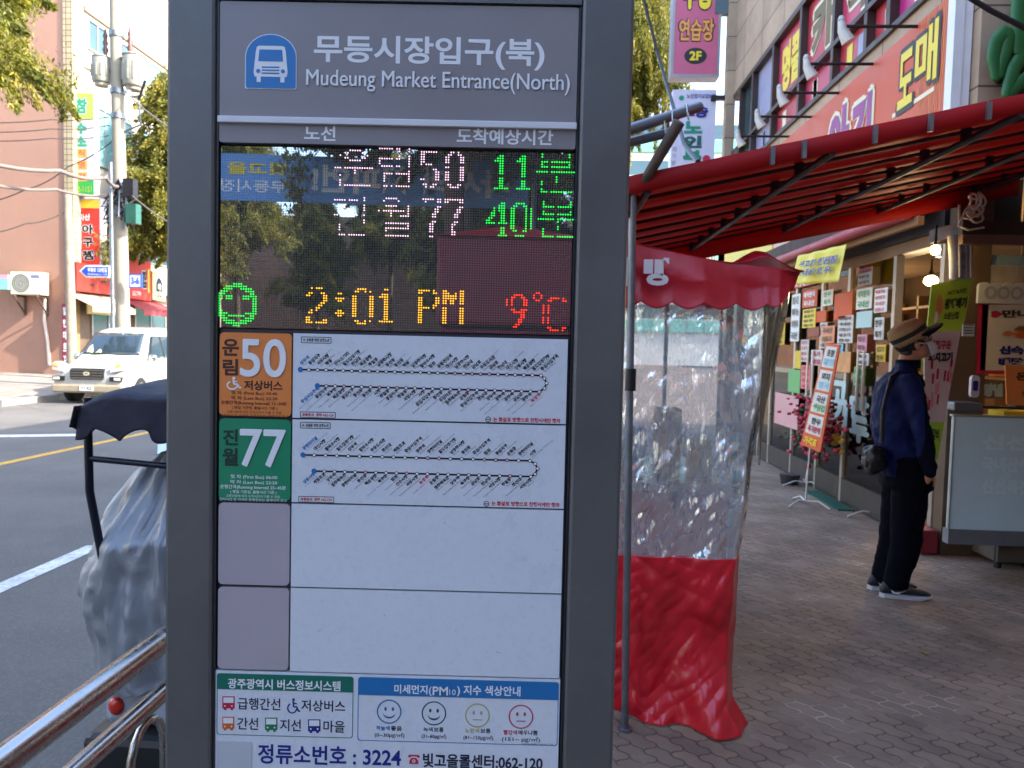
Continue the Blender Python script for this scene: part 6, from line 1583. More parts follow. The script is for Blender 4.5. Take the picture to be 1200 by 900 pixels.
# ================================================================== red market tent
TY0 = 3.14; TY1 = 5.3
REDC = mat('tent_red_canvas', (184, 24, 40), .38, var=.08, scale=6, bump=.12, bscale=25)
REDT = mat('tent_red_pvc', (222, 20, 40), .34, var=.08, scale=5, coat=.4, bump=.02, bscale=12, dirt=((96, 24, 26), 5.0, .35))
tent = thing('market_tent', 'red market tent with scalloped top, clear plastic front and red skirt', 'tent', (.65, TY0, 0))
txl = onY(672, 330, TY0).x
def tx(px, py): return onY(px, py, TY0).x
def tz(px, py): return onY(px, py, TY0).z
topk = [(672, 280), (735, 282), (760, 288), (800, 297), (830, 303), (866, 309), (905, 314), (943, 318)]
tops = [(tx(*p), tz(*p)) for p in topk]
def interp(k, x):
    if x <= k[0][0]: return k[0][1]
    for a, c in zip(k[:-1], k[1:]):
        if x <= c[0]: return a[1] + (c[1] - a[1]) * (x - a[0]) / (c[0] - a[0])
    return k[-1][1]
txr = tx(943, 330); zbot = tz(822, 358)
span = (tx(823, 360) - tx(786, 360))
def valance(u, v):
    x = txl + (txr - txl) * u
    zt_ = interp(tops, x); k = (x - tx(786, 360)) / span; f = k - math.floor(k)
    zb_ = zbot - .028 * math.sin(PI * f) + .01
    if u > .86: zb_ += (u - .86) * .55
    z = zb_ + (zt_ - zb_) * v
    y_ = TY0 - .045 + .05 * v + .010 * math.sin(x * 21 + z * 9) * (1 - v * .5) + .03 * noise.noise(Vector((x * 5 + z * 4, z * 6, 1.3))) * (1 - abs(2 * v - 1))
    x2 = x
    if u > .8: x2 = x - (1 - v) * (u - .8) * .18; y_ += max(0, u - .9) * .6
    return (x2, y_, z)
b = MB(); b.grid(valance, 110, 30, REDC)
# side valance and roof
def sidev(u, v):
    y_ = TY0 + .06 + (TY1 - TY0) * u; return (txr + .01 * math.sin(u * 30) - .035 * (1 - v), y_, zbot + .075 + (tops[-1][1] - zbot - .075) * v)
b.grid(sidev, 40, 8, REDC)
def roof(u, v):
    x = txl + (txr - txl) * u; zt_ = interp(tops, x)
    y_ = TY0 + .005 + (TY1 - TY0) * v
    rise = .10 * math.sin(PI * v) * math.sin(PI * min(1, max(0, u))) + .05 * v * (1 - u)
    hump = .085 * math.exp(-((u - .845) / .09) ** 2) * math.exp(-((v - .08) / .1) ** 2)
    return (x, y_, zt_ + rise * .5 + hump)
b.grid(roof, 60, 40, REDC)
cn = bpart(tent, 'canopy', b); mods(cn, ('SOLIDIFY', {'thickness': .0025}))
b = MB(); sx0_, sx1_ = tx(752, 320), tx(785, 320)
PALE = mat('pale_tent_lettering', (216, 206, 206), .5, var=.05)
b.text('붕어', PALE, tx(668, 318), tx(739, 318), tz(705, 336), tz(705, 303), TY0 - .062, .05)
b.text('빵', PALE, sx0_, sx1_, tz(768, 336), tz(768, 304), TY0 - .062, .05); lo = b.build('lettering'); lo.data.transform(Matrix.Translation(-Vector(tent.location))); lo.parent = cn
# steel legs
for x, y_ in ((txl + .05, TY0 + .06), (tx(868, 500), TY0 + .09), (txl + .05, TY1 - .05), (tx(868, 500), TY1 - .05)):
    b = MB(); b.tube([(x, y_, 0), (x, y_, tops[-1][1] - .02)], .014, GALV, 12); bpart(tent, 'leg', b)
# front curtain: clear above, red below
rk = [(tz(905, 480), tx(904, 480)), (tz(880, 655), tx(879, 655)), (tz(870, 760), tx(869, 760)), (tz(862, 815), tx(862, 815)), (tz(875, 870), tx(872, 870)), (0.0, tx(876, 885))]
rk = sorted([(0.01, tx(875, 884)), (tz(872, 865), tx(876, 862)), (tz(862, 822), tx(862, 822)), (tz(868, 770), tx(868, 770)), (tz(880, 655), tx(879, 655)), (tz(905, 480), tx(903, 480)), (tz(930, 365), tx(930, 365)), (2.0, tx(936, 330))])
zsplit = tz(800, 657)
def curtain(u, v, z0, z1, amp):
    z = z0 + (z1 - z0) * v
    xr2 = interp(rk, z); x = txl + (xr2 - txl) * u
    low = max(0, 1 - z / .75)
    y_ = TY0 + .01 + .014 * math.sin(x * 24 + 1.2 * math.sin(z * 5)) * (.6 + low) + amp * noise.noise(Vector((x * 5.5 + z * 2.5, z * 2.6, 2))) + amp * .3 * noise.noise(Vector((x * 11 - z * 6, z * 4, 4))) + amp * .34 * (1 - 2 * abs(noise.noise(Vector((x * 6 + z * 5, z * 4.5, 11))))) + amp * .20 * (1 - 2 * abs(noise.noise(Vector((x * 13 - z * 9, z * 8, 15))))) + amp * .05 * noise.noise(Vector((x * 30, z * 22, 7)))
    y_ -= .17 * max(0, 1 - z / .42) ** 1.8 * max(0, min(1, (x - txl - .28) / .35))      # foot of the curtain drags forward
    y_ += .12 * max(0, u - .93) / .07
    return (x, y_, z)
CLEAR = glass('clear_vinyl', (222, 232, 244), .5, .06, 1.5, bump=.7, bscale=4.2, milky=.44, stretch=(3.4, 1, .8))
b = MB(); b.grid(lambda u, v: (lambda p: (p[0], p[1] + .008 * (1 - 2 * abs(noise.noise(Vector((p[0] * 15 + p[2] * 2, p[2] * 2.6, 3))))) + .004 * min(1, max(.12, (1.5 - p[2]) * 1.6)) * (1 - 2 * abs(noise.noise(Vector((p[0] * 30 - p[2] * 10, p[2] * 9, 8))))), p[2]))(curtain(u, v, zsplit + .001, zbot + .10, .03)), 200, 230, CLEAR); bpart(tent, 'clear_panel', b)
b = MB(); b.grid(lambda u, v: curtain(u, v, .012, zsplit + .008, .036), 160, 160, REDT); o = bpart(tent, 'red_skirt', b); mods(o, ('SOLIDIFY', {'thickness': .002}))
# side curtain at the far right: folded brownish clear strip behind the front edge
def sidec(u, v):
    z = 1.12 + (zbot + .1 - 1.12) * v; x0 = interp(rk, z)
    return (x0 - .02 - .13 * (1 - u) * v ** 1.2 + .022 * u, TY0 - .02 + .012 * math.sin(u * 26) + u * .10, z)
b = MB(); b.grid(sidec, 24, 30, glass('folded_vinyl', (150, 136, 112), .10, .12, 1.45, bump=.4, bscale=5, milky=.40, stretch=(6, 5, .4))); bpart(tent, 'side_curtain', b)
# inside the tent: griddle cart
cart = thing('griddle_cart', 'red and steel griddle cart dimly seen behind the clear tent plastic', 'food cart', (.6, 4.2, 0))
b = MB(); b.box((.2, 3.75, .45), (.92, 4.6, .88), mat('cart_red_panel', (190, 40, 40), .45, var=.15), .02); bpart(cart, 'cabinet', b)
b = MB(); b.box((.16, 3.7, .881), (.96, 4.65, .93), STEEL, .01); bpart(cart, 'worktop', b)
for x, y_ in ((.25, 3.8), (.87, 3.8), (.25, 4.55), (.87, 4.55)):
    b = MB(); b.tube([(x, y_, 0), (x, y_, .449)], .02, GALV, 10); bpart(cart, 'leg', b)
b = MB(); b.tube([(.32, 4.0, .931), (.32, 4.0, 1.1)], .1, DARK, 18); bpart(cart, 'griddle', b)
for i, (x, y_, w, h_, c_, l_) in enumerate(((.62, 3.85, .13, .36, (176, 138, 96), 'tan tall carton on the griddle cart seen through the plastic'), (.80, 3.9, .12, .2, (206, 172, 60), 'yellow tub on the griddle cart seen through the plastic'), (.45, 3.85, .1, .26, (60, 84, 130), 'blue carton on the griddle cart seen through the plastic'))):
    b = MB(); b.box((x - w / 2, y_, .931), (x + w / 2, y_ + w, .931 + h_), mat('cart_goods_%d' % i, c_, .5, var=.15), .012); o = b.build('carton'); rebase(o, (x, y_, .931)); tag(o, l_, 'carton')

# ================================================================== counter and signs at the corner shop (right edge)
CY = 5.62
x0, x1, z0, z1 = pxs(1116, 1330, 491, 624, CY)
zbase = pxs(1116, 1330, 624, 641, CY)[2]
ct = thing('display_counter', 'pale frosted glass shop counter with grey plinth at the right edge', 'counter', (x0 + .6, CY, 0))
b = MB(); b.box((x0, CY, z0 + .002), (x1, CY + .05, z1), mat('frosted_counter_glass', (212, 236, 242), .22, var=.05, scale=3, coat=.4)); bpart(ct, 'cabinet', b)
b = MB(); b.box((x0 - .012, CY - .012, zbase), (x1, CY + .07, z0), mat('counter_plinth', (120, 122, 128), .5, .2, var=.12)); bpart(ct, 'plinth', b)
b = MB()
b.box((x0 - .012, CY - .004, z0 + .004), (x0 - .0005, CY + .02, z1 + .012), ALU); b.box((x0 - .012, CY - .006, z1 + .0005), (x1, CY + .06, z1 + .014), ALU); b.box((x0 + .4, CY + .0705, .05), (x1, BY0 - .05, z1 - .01), mat('counter_inner', (96, 84, 72), .6, var=.2)); bpart(ct, 'edge_trim', b)
for x in (x0 + .42, x1 - .12):
    b = MB(); b.tube([(x, CY + .1, 0), (x, CY + .1, zbase)], .025, DARK, 10); bpart(ct, 'foot', b)
b = MB(); FRO = mat('frosted_lettering', (222, 242, 246), .3, var=0)
for i, s in enumerate(('신선한', '국내산생고기', '신선육전문점')):
    a = pxs(1150, 1236, 510 + i * 26, 528 + i * 26, CY); b.text(s, FRO, a[0], a[1], a[2], a[3], CY - .002, .05)
bpart(ct, 'lettering', b)
def psign(name, label, quad, y_, m, draw, cat='sign', th=.012, border=None):
    """a stiff board facing the street end; quad = four photo points bl, br, tr, tl on the plane y_"""
    P_ = [onY(px, py, y_) for px, py in quad]
    t = thing(name, label, cat, P_[0]); n = Vector((0, th, 0))
    b = MB(); vs_ = [tuple(p) for p in P_] + [tuple(p + n) for p in P_]
    b.add(vs_, [(0, 1, 2, 3), (7, 6, 5, 4), (0, 4, 5, 1), (1, 5, 6, 2), (2, 6, 7, 3), (3, 7, 4, 0)], m); bpart(t, 'board', b)
    e = Vector((0, -.003, 0))
    def W(u, v, k=1): return P_[0].lerp(P_[1], u).lerp(P_[3].lerp(P_[2], u), v) + e * k
    b = MB(); draw(b, W)
    if b.v: bpart(t, 'print', b)
    return t
LIMEB = mat('lime_banner', (170, 206, 50), .55, var=.06); SALM = mat('salmon_print', (214, 130, 80), .5, var=.2, scale=20)
def blob(b, W, u, v, ru, rv, m, n=18, k=2, wob=.2):
    b.add([tuple(W(u + ru * (1 + wob * math.sin(3 * t_ + u * 9)) * math.cos(t_), v + rv * math.sin(t_), k)) for t_ in [2 * PI * i / n for i in range(n)]], [tuple(range(n))], m)
def dlime(b, W):
    wt(b, W, 'HOT&치킨', .42, .88, .72, .82, BLACK, bold=.02); wt(b, W, '왕꽈배기', .38, .95, .44, .66, BLACK, bold=.05); wt(b, W, '소문난집', .40, .8, .24, .38, BLACK, bold=.03)
    blob(b, W, .24, .5, .08, .26, SALM, wob=.3); blob(b, W, .19, .3, .05, .12, PAP, k=3)
psign('lime_banner', 'lime green hanging banner with black lettering and a snack picture above the man', ((1086, 389), (1128, 388), (1141, 325), (1092, 333)), BY0 - .35, LIMEB, dlime, 'banner')
def dx(b, W):
    for k in range(16): 
        u = rnd.random(); v = rnd.uniform(.36, .72); wq(b, W, max(0, u - .03), min(1, u + .05), v, v + .08, CR if k % 2 else mat('soft_pink', (226, 140, 150), .6, var=.1), k=1 + .02 * k)
    wt(b, W, '직접구운', .15, .8, .86, .93, CR); wt(b, W, '돼지고기', .1, .9, .76, .84, BLACK, bold=.06)
    wq(b, W, 0, 1, 0, .3, LIMEB, 2); wt(b, W, '왕갈비', .2, .85, .16, .25, BLACK, k=3)
psign('standing_banner', 'pink and white standing banner with lime foot behind the man', ((1082, 540), (1098, 540), (1126, 388), (1084, 388)), BY0 - .5, mat('banner_pinkwhite', (222, 196, 196), .6, var=.1), dx, 'banner')
def dfoodp(b, W):
    for a, c, d, e in ((0, 1, 0, .05), (0, 1, .95, 1), (0, .04, .05, .95), (.96, 1, .05, .95)): wq(b, W, a, c, d, e, CR)
    blob(b, W, .16, .82, .05, .05, CR, 10, 2, .3); wt(b, W, '만나 왕족발', .22, .95, .77, .88, BROWN, bold=.05)
    for k in range(26): blob(b, W, .5 + rnd.gauss(0, .11), .55 + rnd.gauss(0, .045), .06, .035, rnd.choice([SALM, CO, BROWN, mat('crisp_brown', (150, 84, 50), .5, var=.2)]), 9, 2 + k * .1, .3)
    blob(b, W, .78, .55, .06, .07, LIMEB, 10, 5, .4); wt(b, W, '신속', .2, .42, .27, .39, NAVY, bold=.07); wt(b, W, '배달', .2, .42, .11, .23, NAVY, bold=.07); wt(b, W, '654-7788', .54, .95, .14, .28, BLACK, bold=.05)
psign('food_sign', 'cream food sign with red border and a fried dish picture on the corner shop wall', ((1143, 438), (1275, 440), (1275, 352), (1146, 353)), BY0 - .1, mat('food_sign_cream', (226, 214, 190), .5, var=.05), dfoodp)
SCAL = mat('scallop_white', (206, 204, 198), .5, var=.06)
P0 = onY(1146, 355, BY0 - .14); P1 = onY(1260, 357, BY0 - .14)
t = thing('scalloped_sign', 'white scalloped lettering strip above the food sign', 'sign', P0)
b = MB(); n = 8; hh = onY(1180, 331, BY0 - .14).z - P0.z
pts2 = [(P0.x, P0.z), (P1.x, P0.z)]
for k in range(n):
    cx_ = P1.x - (P1.x - P0.x) * (k + .5) / n; r = (P1.x - P0.x) / n / 2
    pts2 += [(cx_ + r * math.cos(a), P0.z + hh - r * .7 + r * .7 * math.sin(a)) for a in [PI * q / 8 for q in range(9)]]
b.prism(pts2, BY0 - .14, BY0 - .11, SCAL); bpart(t, 'board', b)
b = MB(); b.text('OOOOSOO', mat('soft_grey_print', (170, 168, 164), .5, var=0), P0.x + .04, P1.x - .04, P0.z + .03, P0.z + hh - .03, BY0 - .143, .04); bpart(t, 'lettering', b)
def dor(b, W):
    wt(b, W, '온누리', .2, 1.1 - .12, .62, .84, BROWN, bold=.03); wt(b, W, '상품권', .3, .95, .2, .42, BROWN, bold=.03)
psign('orange_notice', 'orange paper notice with brown handwriting taped on the counter front edge', ((1180, 474), (1236, 477), (1236, 430), (1178, 428)), CY - .02, mat('orange_paper', (236, 136, 64), .7, var=.06), dor, 'notice')
t = psign('mint_lettering', 'mint cut out lettering on the brown wall below the food sign', ((1150, 467), (1176, 467), (1176, 447), (1150, 447)), BY0 - .06, mat('mint_lettering_backing', (120, 104, 90), .7, var=.1), lambda b, W: wt(b, W, '양념', .05, .95, .1, .9, MINT, bold=.12))
# dark beam and its curtain rolls over the counter
x0, x1, z0, z1 = pxs(1128, 1330, 260, 276, BY0 - .5)
t = thing('canopy_beam', 'dark brown boxed beam projecting over the counter', 'beam', (x0, BY0 - .5, z0))
b = MB(); b.box((x0, BY0 - .5, z0), (x1, BY0 - .02, z1), mat('dark_beam_box', (50, 32, 28), .6, var=.2)); bpart(t, 'box', b)
b = MB(); b.box((x0, BY0 - .51, z0 - .07), (x1, BY0 - .45, z0 - .001), mat('beam_lip', (112, 84, 78), .6, var=.15)); bpart(t, 'lip', b)
t = thing('rolled_vinyl_curtain', 'grey rolled vinyl curtain hanging below the dark beam', 'curtain', onY(1127, 325, BY0 - .38))
b = MB()
for px, r in ((1119, .05), (1131, .045)):
    a, c_ = onY(px, 276, BY0 - .38), onY(px + 1, 327, BY0 - .38); b.tube([a, a.lerp(c_, .5) + Vector((.006, 0, 0)), c_], [r, r * .95, r * .85], mat('grey_vinyl_roll', (150, 152, 160), .3, var=.15, scale=9), 14)
bpart(t, 'roll', b)
b = MB()
for px in (1124, 1137): a, c_ = onY(px, 240, BY0 - .44), onY(px + 1, 325, BY0 - .44); b.tube([a, c_], .008, WIRE, 6)
bpart(t, 'cord', b)
# knotted rope and wires
p = onY(1141, 245, BY0 - .55); b = MB()
for k in range(7):
    q = Euler((rnd.uniform(0, 3), rnd.uniform(0, 3), rnd.uniform(0, 3))).to_matrix(); r_ = rnd.uniform(.035, .075); c_ = p + Vector((rnd.uniform(-.05, .05), rnd.uniform(-.03, .02), rnd.uniform(-.06, .08)))
    b.tube([c_ + q @ Vector((r_ * math.cos(a), r_ * .7 * math.sin(a), .02 * math.sin(2 * a))) for a in [2 * PI * t_ / 14 for t_ in range(15)]], .008, rnd.choice([WIRE, WIRE, GALV]), 6)
b.tube([p + Vector((-.06, 0, -.02)), p + Vector((-.1, 0, -.12)), p + Vector((-.03, 0, -.15)), p + Vector((.08, 0, -.13))], .008, WIRE, 6)
o = b.build('knotted_rope'); rebase(o, p); tag(o, 'pale knotted rope tied at the end of the dark beam', 'rope')
t = thing('blue_sign_strip', 'narrow pale blue strip sign under the dark beam', 'sign', onY(1150, 312, BY0 - .08))
a = pxs(1144, 1240, 299, 311, BY0 - .08); b = MB(); b.box((a[0], BY0 - .08, a[2]), (a[1], BY0 - .03, a[3]), mat('pale_blue_strip', (146, 172, 176), .5, var=.1)); bpart(t, 'board', b)
a = pxs(1128, 1142, 380, 394, BY0 - .4); b = MB(); b.box((a[0], BY0 - .4, a[2]), (a[1], BY0 - .39, a[3]), SG_W)
for k in range(4): b.box((a[0] + .008, BY0 - .403, a[2] + .02 + k * .02), (a[1] - .01, BY0 - .4005, a[2] + .026 + k * .02), BLACK)
o = b.build('price_card'); rebase(o, (a[0], BY0 - .4, a[2])); tag(o, 'small white price card between the lime banner and the food sign', 'card')
a = pxs(1138, 1148, 440, 466, BY0 - .45); b = MB(); b.prism(rrect(a[0], a[1], a[2], a[3], .025), BY0 - .45, BY0 - .42, mat('pink_label_white', (222, 206, 210), .5, var=.08)); b.prism(rrect(a[0] + .012, a[1] - .012, a[2] + .05, a[3] - .04, .01), BY0 - .453, BY0 - .451, NAVY); o = b.build('hanging_tag'); rebase(o, (a[0], BY0 - .45, a[2])); tag(o, 'oval white tag with navy print hanging left of the mint lettering', 'tag')
b = MB(); a = pxs(1118, 1152, 472, 482, CY + .05); b.box((a[0], CY + .05, a[2]), (a[1], CY + .25, a[3]), mat('steel_slicer', (120, 122, 128), .35, .5, var=.2), .01); b.tube([(a[1], CY + .08, (a[2] + a[3]) / 2), (a[1] + .3, CY + .08, (a[2] + a[3]) / 2)], .01, DARK, 8); o = b.build('counter_tool'); rebase(o, (a[0], CY + .05, a[2])); tag(o, 'small steel tool lying on the counter top', 'tool')
b = MB(); a = pxs(1176, 1260, 483, 490.5, CY + .1); b.box((a[0], CY + .1, a[2] - .0), (a[1], CY + .3, a[3]), PAPY, .005); o = b.build('yellow_box'); rebase(o, (a[0], CY + .1, a[2])); tag(o, 'flat yellow box on the counter under the orange notice', 'box')
a = onX(1104, 560, SX); b = MB(); b.box((SX - .02, BY0 - .1, 0), (SX + .25, BY0 + .12, 3.0), mat('corner_post_brown', (96, 76, 56), .7, var=.25)); gp('corner_post', b)
b = MB(); b.box((2.98, BY0 - .12, .01), (3.12, BY0 + .3, .2), mat('maroon_crate', (140, 40, 54), .6, var=.2), .01); o = b.build('maroon_crate'); rebase(o, (3.05, BY0, .01)); tag(o, 'low maroon crate at the foot of the shop corner behind the man', 'crate')

# ================================================================== things mirrored in the screen
bn = thing('street_banner', 'blue street banner with white lettering hung over the road behind the photographer', 'banner', (-3, -9.6, 4))
bz0, bz1 = 4.05, 4.8
b = MB(Matrix.Translation((-2.4, -9.6, 0)) @ Matrix.Rotation(PI, 4, 'Z')); b.box((-2.9, 0, bz0), (2.9, .02, bz1), mat('banner_blue', (104, 156, 214), .5, var=.05)); bpart(bn, 'cloth', b)
b = MB(Matrix.Translation((-2.4, -9.6, 0)) @ Matrix.Rotation(PI, 4, 'Z')); b.text('다시의 챔피언!', WHITE, -2.6, .6, bz0 + .16, bz0 + .62, -.006, .04); b.text('빛고을 광주', YL, 1.0, 2.7, bz0 + .42, bz0 + .62, -.006, .03); b.text('무등시장 축제', WHITE, 1.0, 2.7, bz0 + .14, bz0 + .34, -.006, .02); bpart(bn, 'lettering', b)
for x in (-5.4, .6):
    b = MB(); b.tube([(x, -9.62, ROAD_Z), (x, -9.62, 5.0)], .04, GALV, 10); bpart(bn, 'post', b)
v2 = dup(van); v2['label'] = 'white van standing on the road behind the photographer, mirrored in the screen'; v2.location = (-2.5, -7.5, ROAD_Z); v2.rotation_euler = (0, 0, PI)
rt = thing('red_stall_tent', 'red stall tent on the pavement behind the photographer', 'tent', (.3, -7.5, 0))
b = MB(); b.box((-.75, -8.5, 2.0), (1.1, -6.6, 3.1), mat('faded_maroon_canvas', (120, 34, 46), .6, var=.2, scale=3), .05); b.add([(-.8, -8.55, 3.09), (1.15, -8.55, 3.09), (1.15, -6.55, 3.09), (-.8, -6.55, 3.09), (.2, -7.5, 3.4)], [(0, 1, 4), (1, 2, 4), (2, 3, 4), (3, 0, 4)], REDC); bpart(rt, 'canopy', b)
b = MB(); b.box((-.7, -8.4, .1), (1.05, -6.7, 1.95), mat('maroon_side_cloth', (130, 26, 54), .6, var=.15)); bpart(rt, 'side_cloth', b)

# ================================================================== the man
FOOT = onZ(1049, 696, 0)
YAW = R(-5)
man = thing('person', 'man in navy jacket, dark trousers, straw cap and face mask looking up to the right', 'person', FOOT, rot=(0, 0, YAW))
dY = FOOT.y
def H(px, py):
    """photo point -> local forward, height in the man's own vertical plane"""
    p = onY(px, py, dY); return (p.x - FOOT.x), p.z
SKIN = mat('skin', (190, 128, 100), .55, var=.08); JACK = mat('navy_jacket_cloth', (14, 25, 74), .7, spec=.2, var=.16, scale=9, bump=.25, bscale=30); JACKD = mat('dark_jacket_cloth', (10, 13, 31), .8, spec=.12, var=.16, scale=9)
TROU = mat('dark_trouser_cloth', (10, 11, 19), .95, var=.18, scale=8, bump=.2, bscale=25, spec=.08); HAIR = mat('black_hair', (22, 20, 20), .6, var=.2)
def loft(b, secs, m, n=20, pw=2.3):
    """secs: (f, s, z, half_f, half_s)"""
    rg = []
    for (f, s, z, hf, hs) in secs:
        ring = []
        for k in range(n):
            a = 2 * PI * k / n; ca, sa = math.cos(a), math.sin(a); q = (abs(ca) ** pw + abs(sa) ** pw) ** (-1 / pw)
            ring.append((f + hf * ca * q, s + hs * sa * q, z))
        rg.append(ring)
    b.rings(rg, m)
def limb(b, pts, rs, m, n=14): 
    P_ = [Vector(p) for p in pts]; Q2 = []; RR = []
    for i in range(len(P_) - 1):
        for k in range(4): Q2.append(P_[i].lerp(P_[i + 1], k / 4)); RR.append(rs[i] + (rs[i + 1] - rs[i]) * k / 4)
    Q2.append(P_[-1]); RR.append(rs[-1])
    b.tube(Q2, RR, m, n)
    b.ball(Q2[0], rs[0], m, 12); b.ball(Q2[-1], rs[-1], m, 12)
# key stations read from the photograph (forward, height)
hip = H(1062, 560); waist = H(1056, 530); chest = H(1052, 470); shl = H(1056, 440); neck = H(1064, 424); headc = H(1071, 402)
kneeN = H(1056, 635); ankN = H(1045, 682); ankF = H(1040, 680)
NS = -.075; FS = .075                       # near and far leg (local side; near is towards the camera)
secT = [(waist[0] + .01, 0, H(1060, 552)[1], .135, .175), (waist[0] + .0, 0, waist[1], .145, .185), (chest[0] - .01, 0, H(1060, 500)[1], .15, .195), (chest[0], 0, chest[1], .15, .205), (shl[0] - .005, 0, H(1060, 450)[1], .135, .215), (shl[0], 0, shl[1] - .02, .115, .20), (shl[0] + .02, 0, shl[1] + .02, .08, .12), (neck[0], 0, neck[1] + .01, .062, .065)]
secT = [(f, s_, z, hf_ * .96, hs_ * .88) for f, s_, z, hf_, hs_ in secT]
sh_n = (shl[0] + .0, -.165, shl[1] - .045); el_n = (H(1064, 505)[0] , -.235, H(1076, 505)[1]); wr_n = (H(1076, 549)[0], -.175, H(1085, 548)[1])
sh_f = (shl[0] + .01, .17, shl[1] - .045); el_f = (el_n[0] - .05, .24, el_n[2]); wr_f = (wr_n[0] - .04, .18, wr_n[2])
hf = hip[0]
def leg_pts(s, kn, an): return [(hf, s, hip[1]), (kn[0] , s * 1.05, kn[1]), (an[0], s * 1.0, .09)]
# body: one continuous surface (voxel union of tapered pieces)
b = MB()
loft(b, [(f, s, z, hf_ * .82, hs_ * .82) for f, s, z, hf_, hs_ in secT[1:]], SKIN)
loft(b, [(hf, 0, hip[1] - .08, .09, .13), (hf, 0, hip[1], .105, .14), (waist[0], 0, waist[1] + .02, .105, .14)], SKIN)
for s, kn, an in ((NS, kneeN, ankN), (FS, (kneeN[0] - .02, kneeN[1]), ankF)): limb(b, leg_pts(s, kn, an), [.088, .06, .042], SKIN)
for a, c, d in ((sh_n, el_n, wr_n), (sh_f, el_f, wr_f)):
    limb(b, [a, c, d], [.052, .042, .03], SKIN)
    # hand: palm, four fingers and a thumb slipping into the trouser pocket
    w = Vector(d); dn = Vector((-.30, .42 if d[1] < 0 else -.42, -1)).normalized(); side = dn.cross(Vector((0, 1, 0))).normalized()
    limb(b, [w, w + dn * .05, w + dn * .09], [.027, .033, .03], SKIN, 10)
    for k in range(4):
        o_ = w + dn * .085 + side * (.03 - .02 * k); l_ = [.062, .074, .07, .054][k]
        limb(b, [o_, o_ + dn * l_ * .5, o_ + dn * l_ + side * -.006], [.0095, .009, .0075], SKIN, 8)
    o_ = w + dn * .03 + side * .03; limb(b, [o_, o_ + side * .028 + dn * .028, o_ + side * .03 + dn * .058], [.012, .0105, .009], SKIN, 8)
# neck and head (tilted up)
hc = Vector((headc[0], 0, headc[1])); TILT = R(-20)
HM = Matrix.Translation(hc) @ Matrix.Rotation(TILT, 4, 'Y')
limb(b, [(neck[0] - .015, 0, neck[1] - .04), (headc[0] - .02, 0, headc[1] - .06)], [.058, .056], SKIN)
def hp(*p): return tuple(HM @ Vector(p))
b.M = HM
b.ball((-.015, 0, .035), .10, SKIN, 20, (.98, .77, .90)); b.ball((.02, 0, -.045), .07, SKIN, 18, (.98, .80, 1.02)); b.ball((.062, 0, -.095), .026, SKIN, 12, (1, 1.2, .8))
b.ball((.092, 0, -.018), .018, SKIN, 10, (1.15, .85, 1.1)); b.ball((.086, 0, .004), .012, SKIN, 10, (.8, .9, 1.8)); b.ball((.06, 0, -.05), .035, SKIN, 12, (.9, 1.2, .9))
b.M = Matrix.Identity(4)
body = b.build('body', man); mods(body, ('REMESH', {'mode': 'VOXEL', 'voxel_size': .0075}), ('SMOOTH', {'factor': .5, 'iterations': 3}), bake=True)
for p in body.data.polygons: p.use_smooth = True
# ears, glasses, mask, hair
b = MB(HM)
for s in (-1, 1): b.ball((-.012, s * .077, -.012), .03, SKIN, 12, (.62, .35, 1.05))
b.build('ear', man)
b = MB(HM)
b.ball((-.026, 0, .01), .102, HAIR, 20, (.95, .79, .66)); b.ball((-.062, 0, -.045), .052, HAIR, 14, (.8, 1.15, .9)); b.build('hair', man)
b = MB(HM)
EYE = mat('eye_white', (214, 206, 198), .3, var=0)
for s in (-1, 1): b.ball((.068, s * .034, .012), .0125, EYE, 10); b.ball((.0775, s * .034, .013), .0065, BLACK, 8)
b.build('eye', man)
b = MB(HM)
for s in (-1, 1):
    b.tube([(.088 + .004 * math.cos(a * 2), s * .034 + .022 * math.cos(a), .010 + .017 * math.sin(a)) for a in [2 * PI * k / 16 for k in range(17)]], .0024, BLACK, 6); b.tube([(.085, s * .056, .014), (.05, s * .078, .016), (-.012, s * .081, .012)], .0022, BLACK, 6)
b.tube([(.093, -.012, .014), (.096, 0, .018), (.093, .012, .014)], .0022, BLACK, 6); b.build('glasses', man)
MASK = mat('white_mask', (206, 208, 216), .7, var=.04, bump=.2, bscale=40)
b = MB(HM)
def mk_(u, v):
    a = (u - .5) * 2 * 1.25; zz = -.022 - .09 * v; r = .078 + .012 * math.sin(PI * v); return (.022 + r * math.cos(a) * (1 + .12 * math.cos(a * 2) * math.sin(PI * min(1, v * 1.1))), .078 * math.sin(a) * 1.02, zz + .02 * abs(u - .5))
b.grid(mk_, 20, 10, MASK)
for s in (-1, 1): b.tube([mk_(0 if s < 0 else 1, .1), (-.0, s * .081, .0), (-.02, s * .084, -.01)], .0018, MASK, 5); 
mo = b.build('face_mask', man); mods(mo, ('SOLIDIFY', {'thickness': .003}))
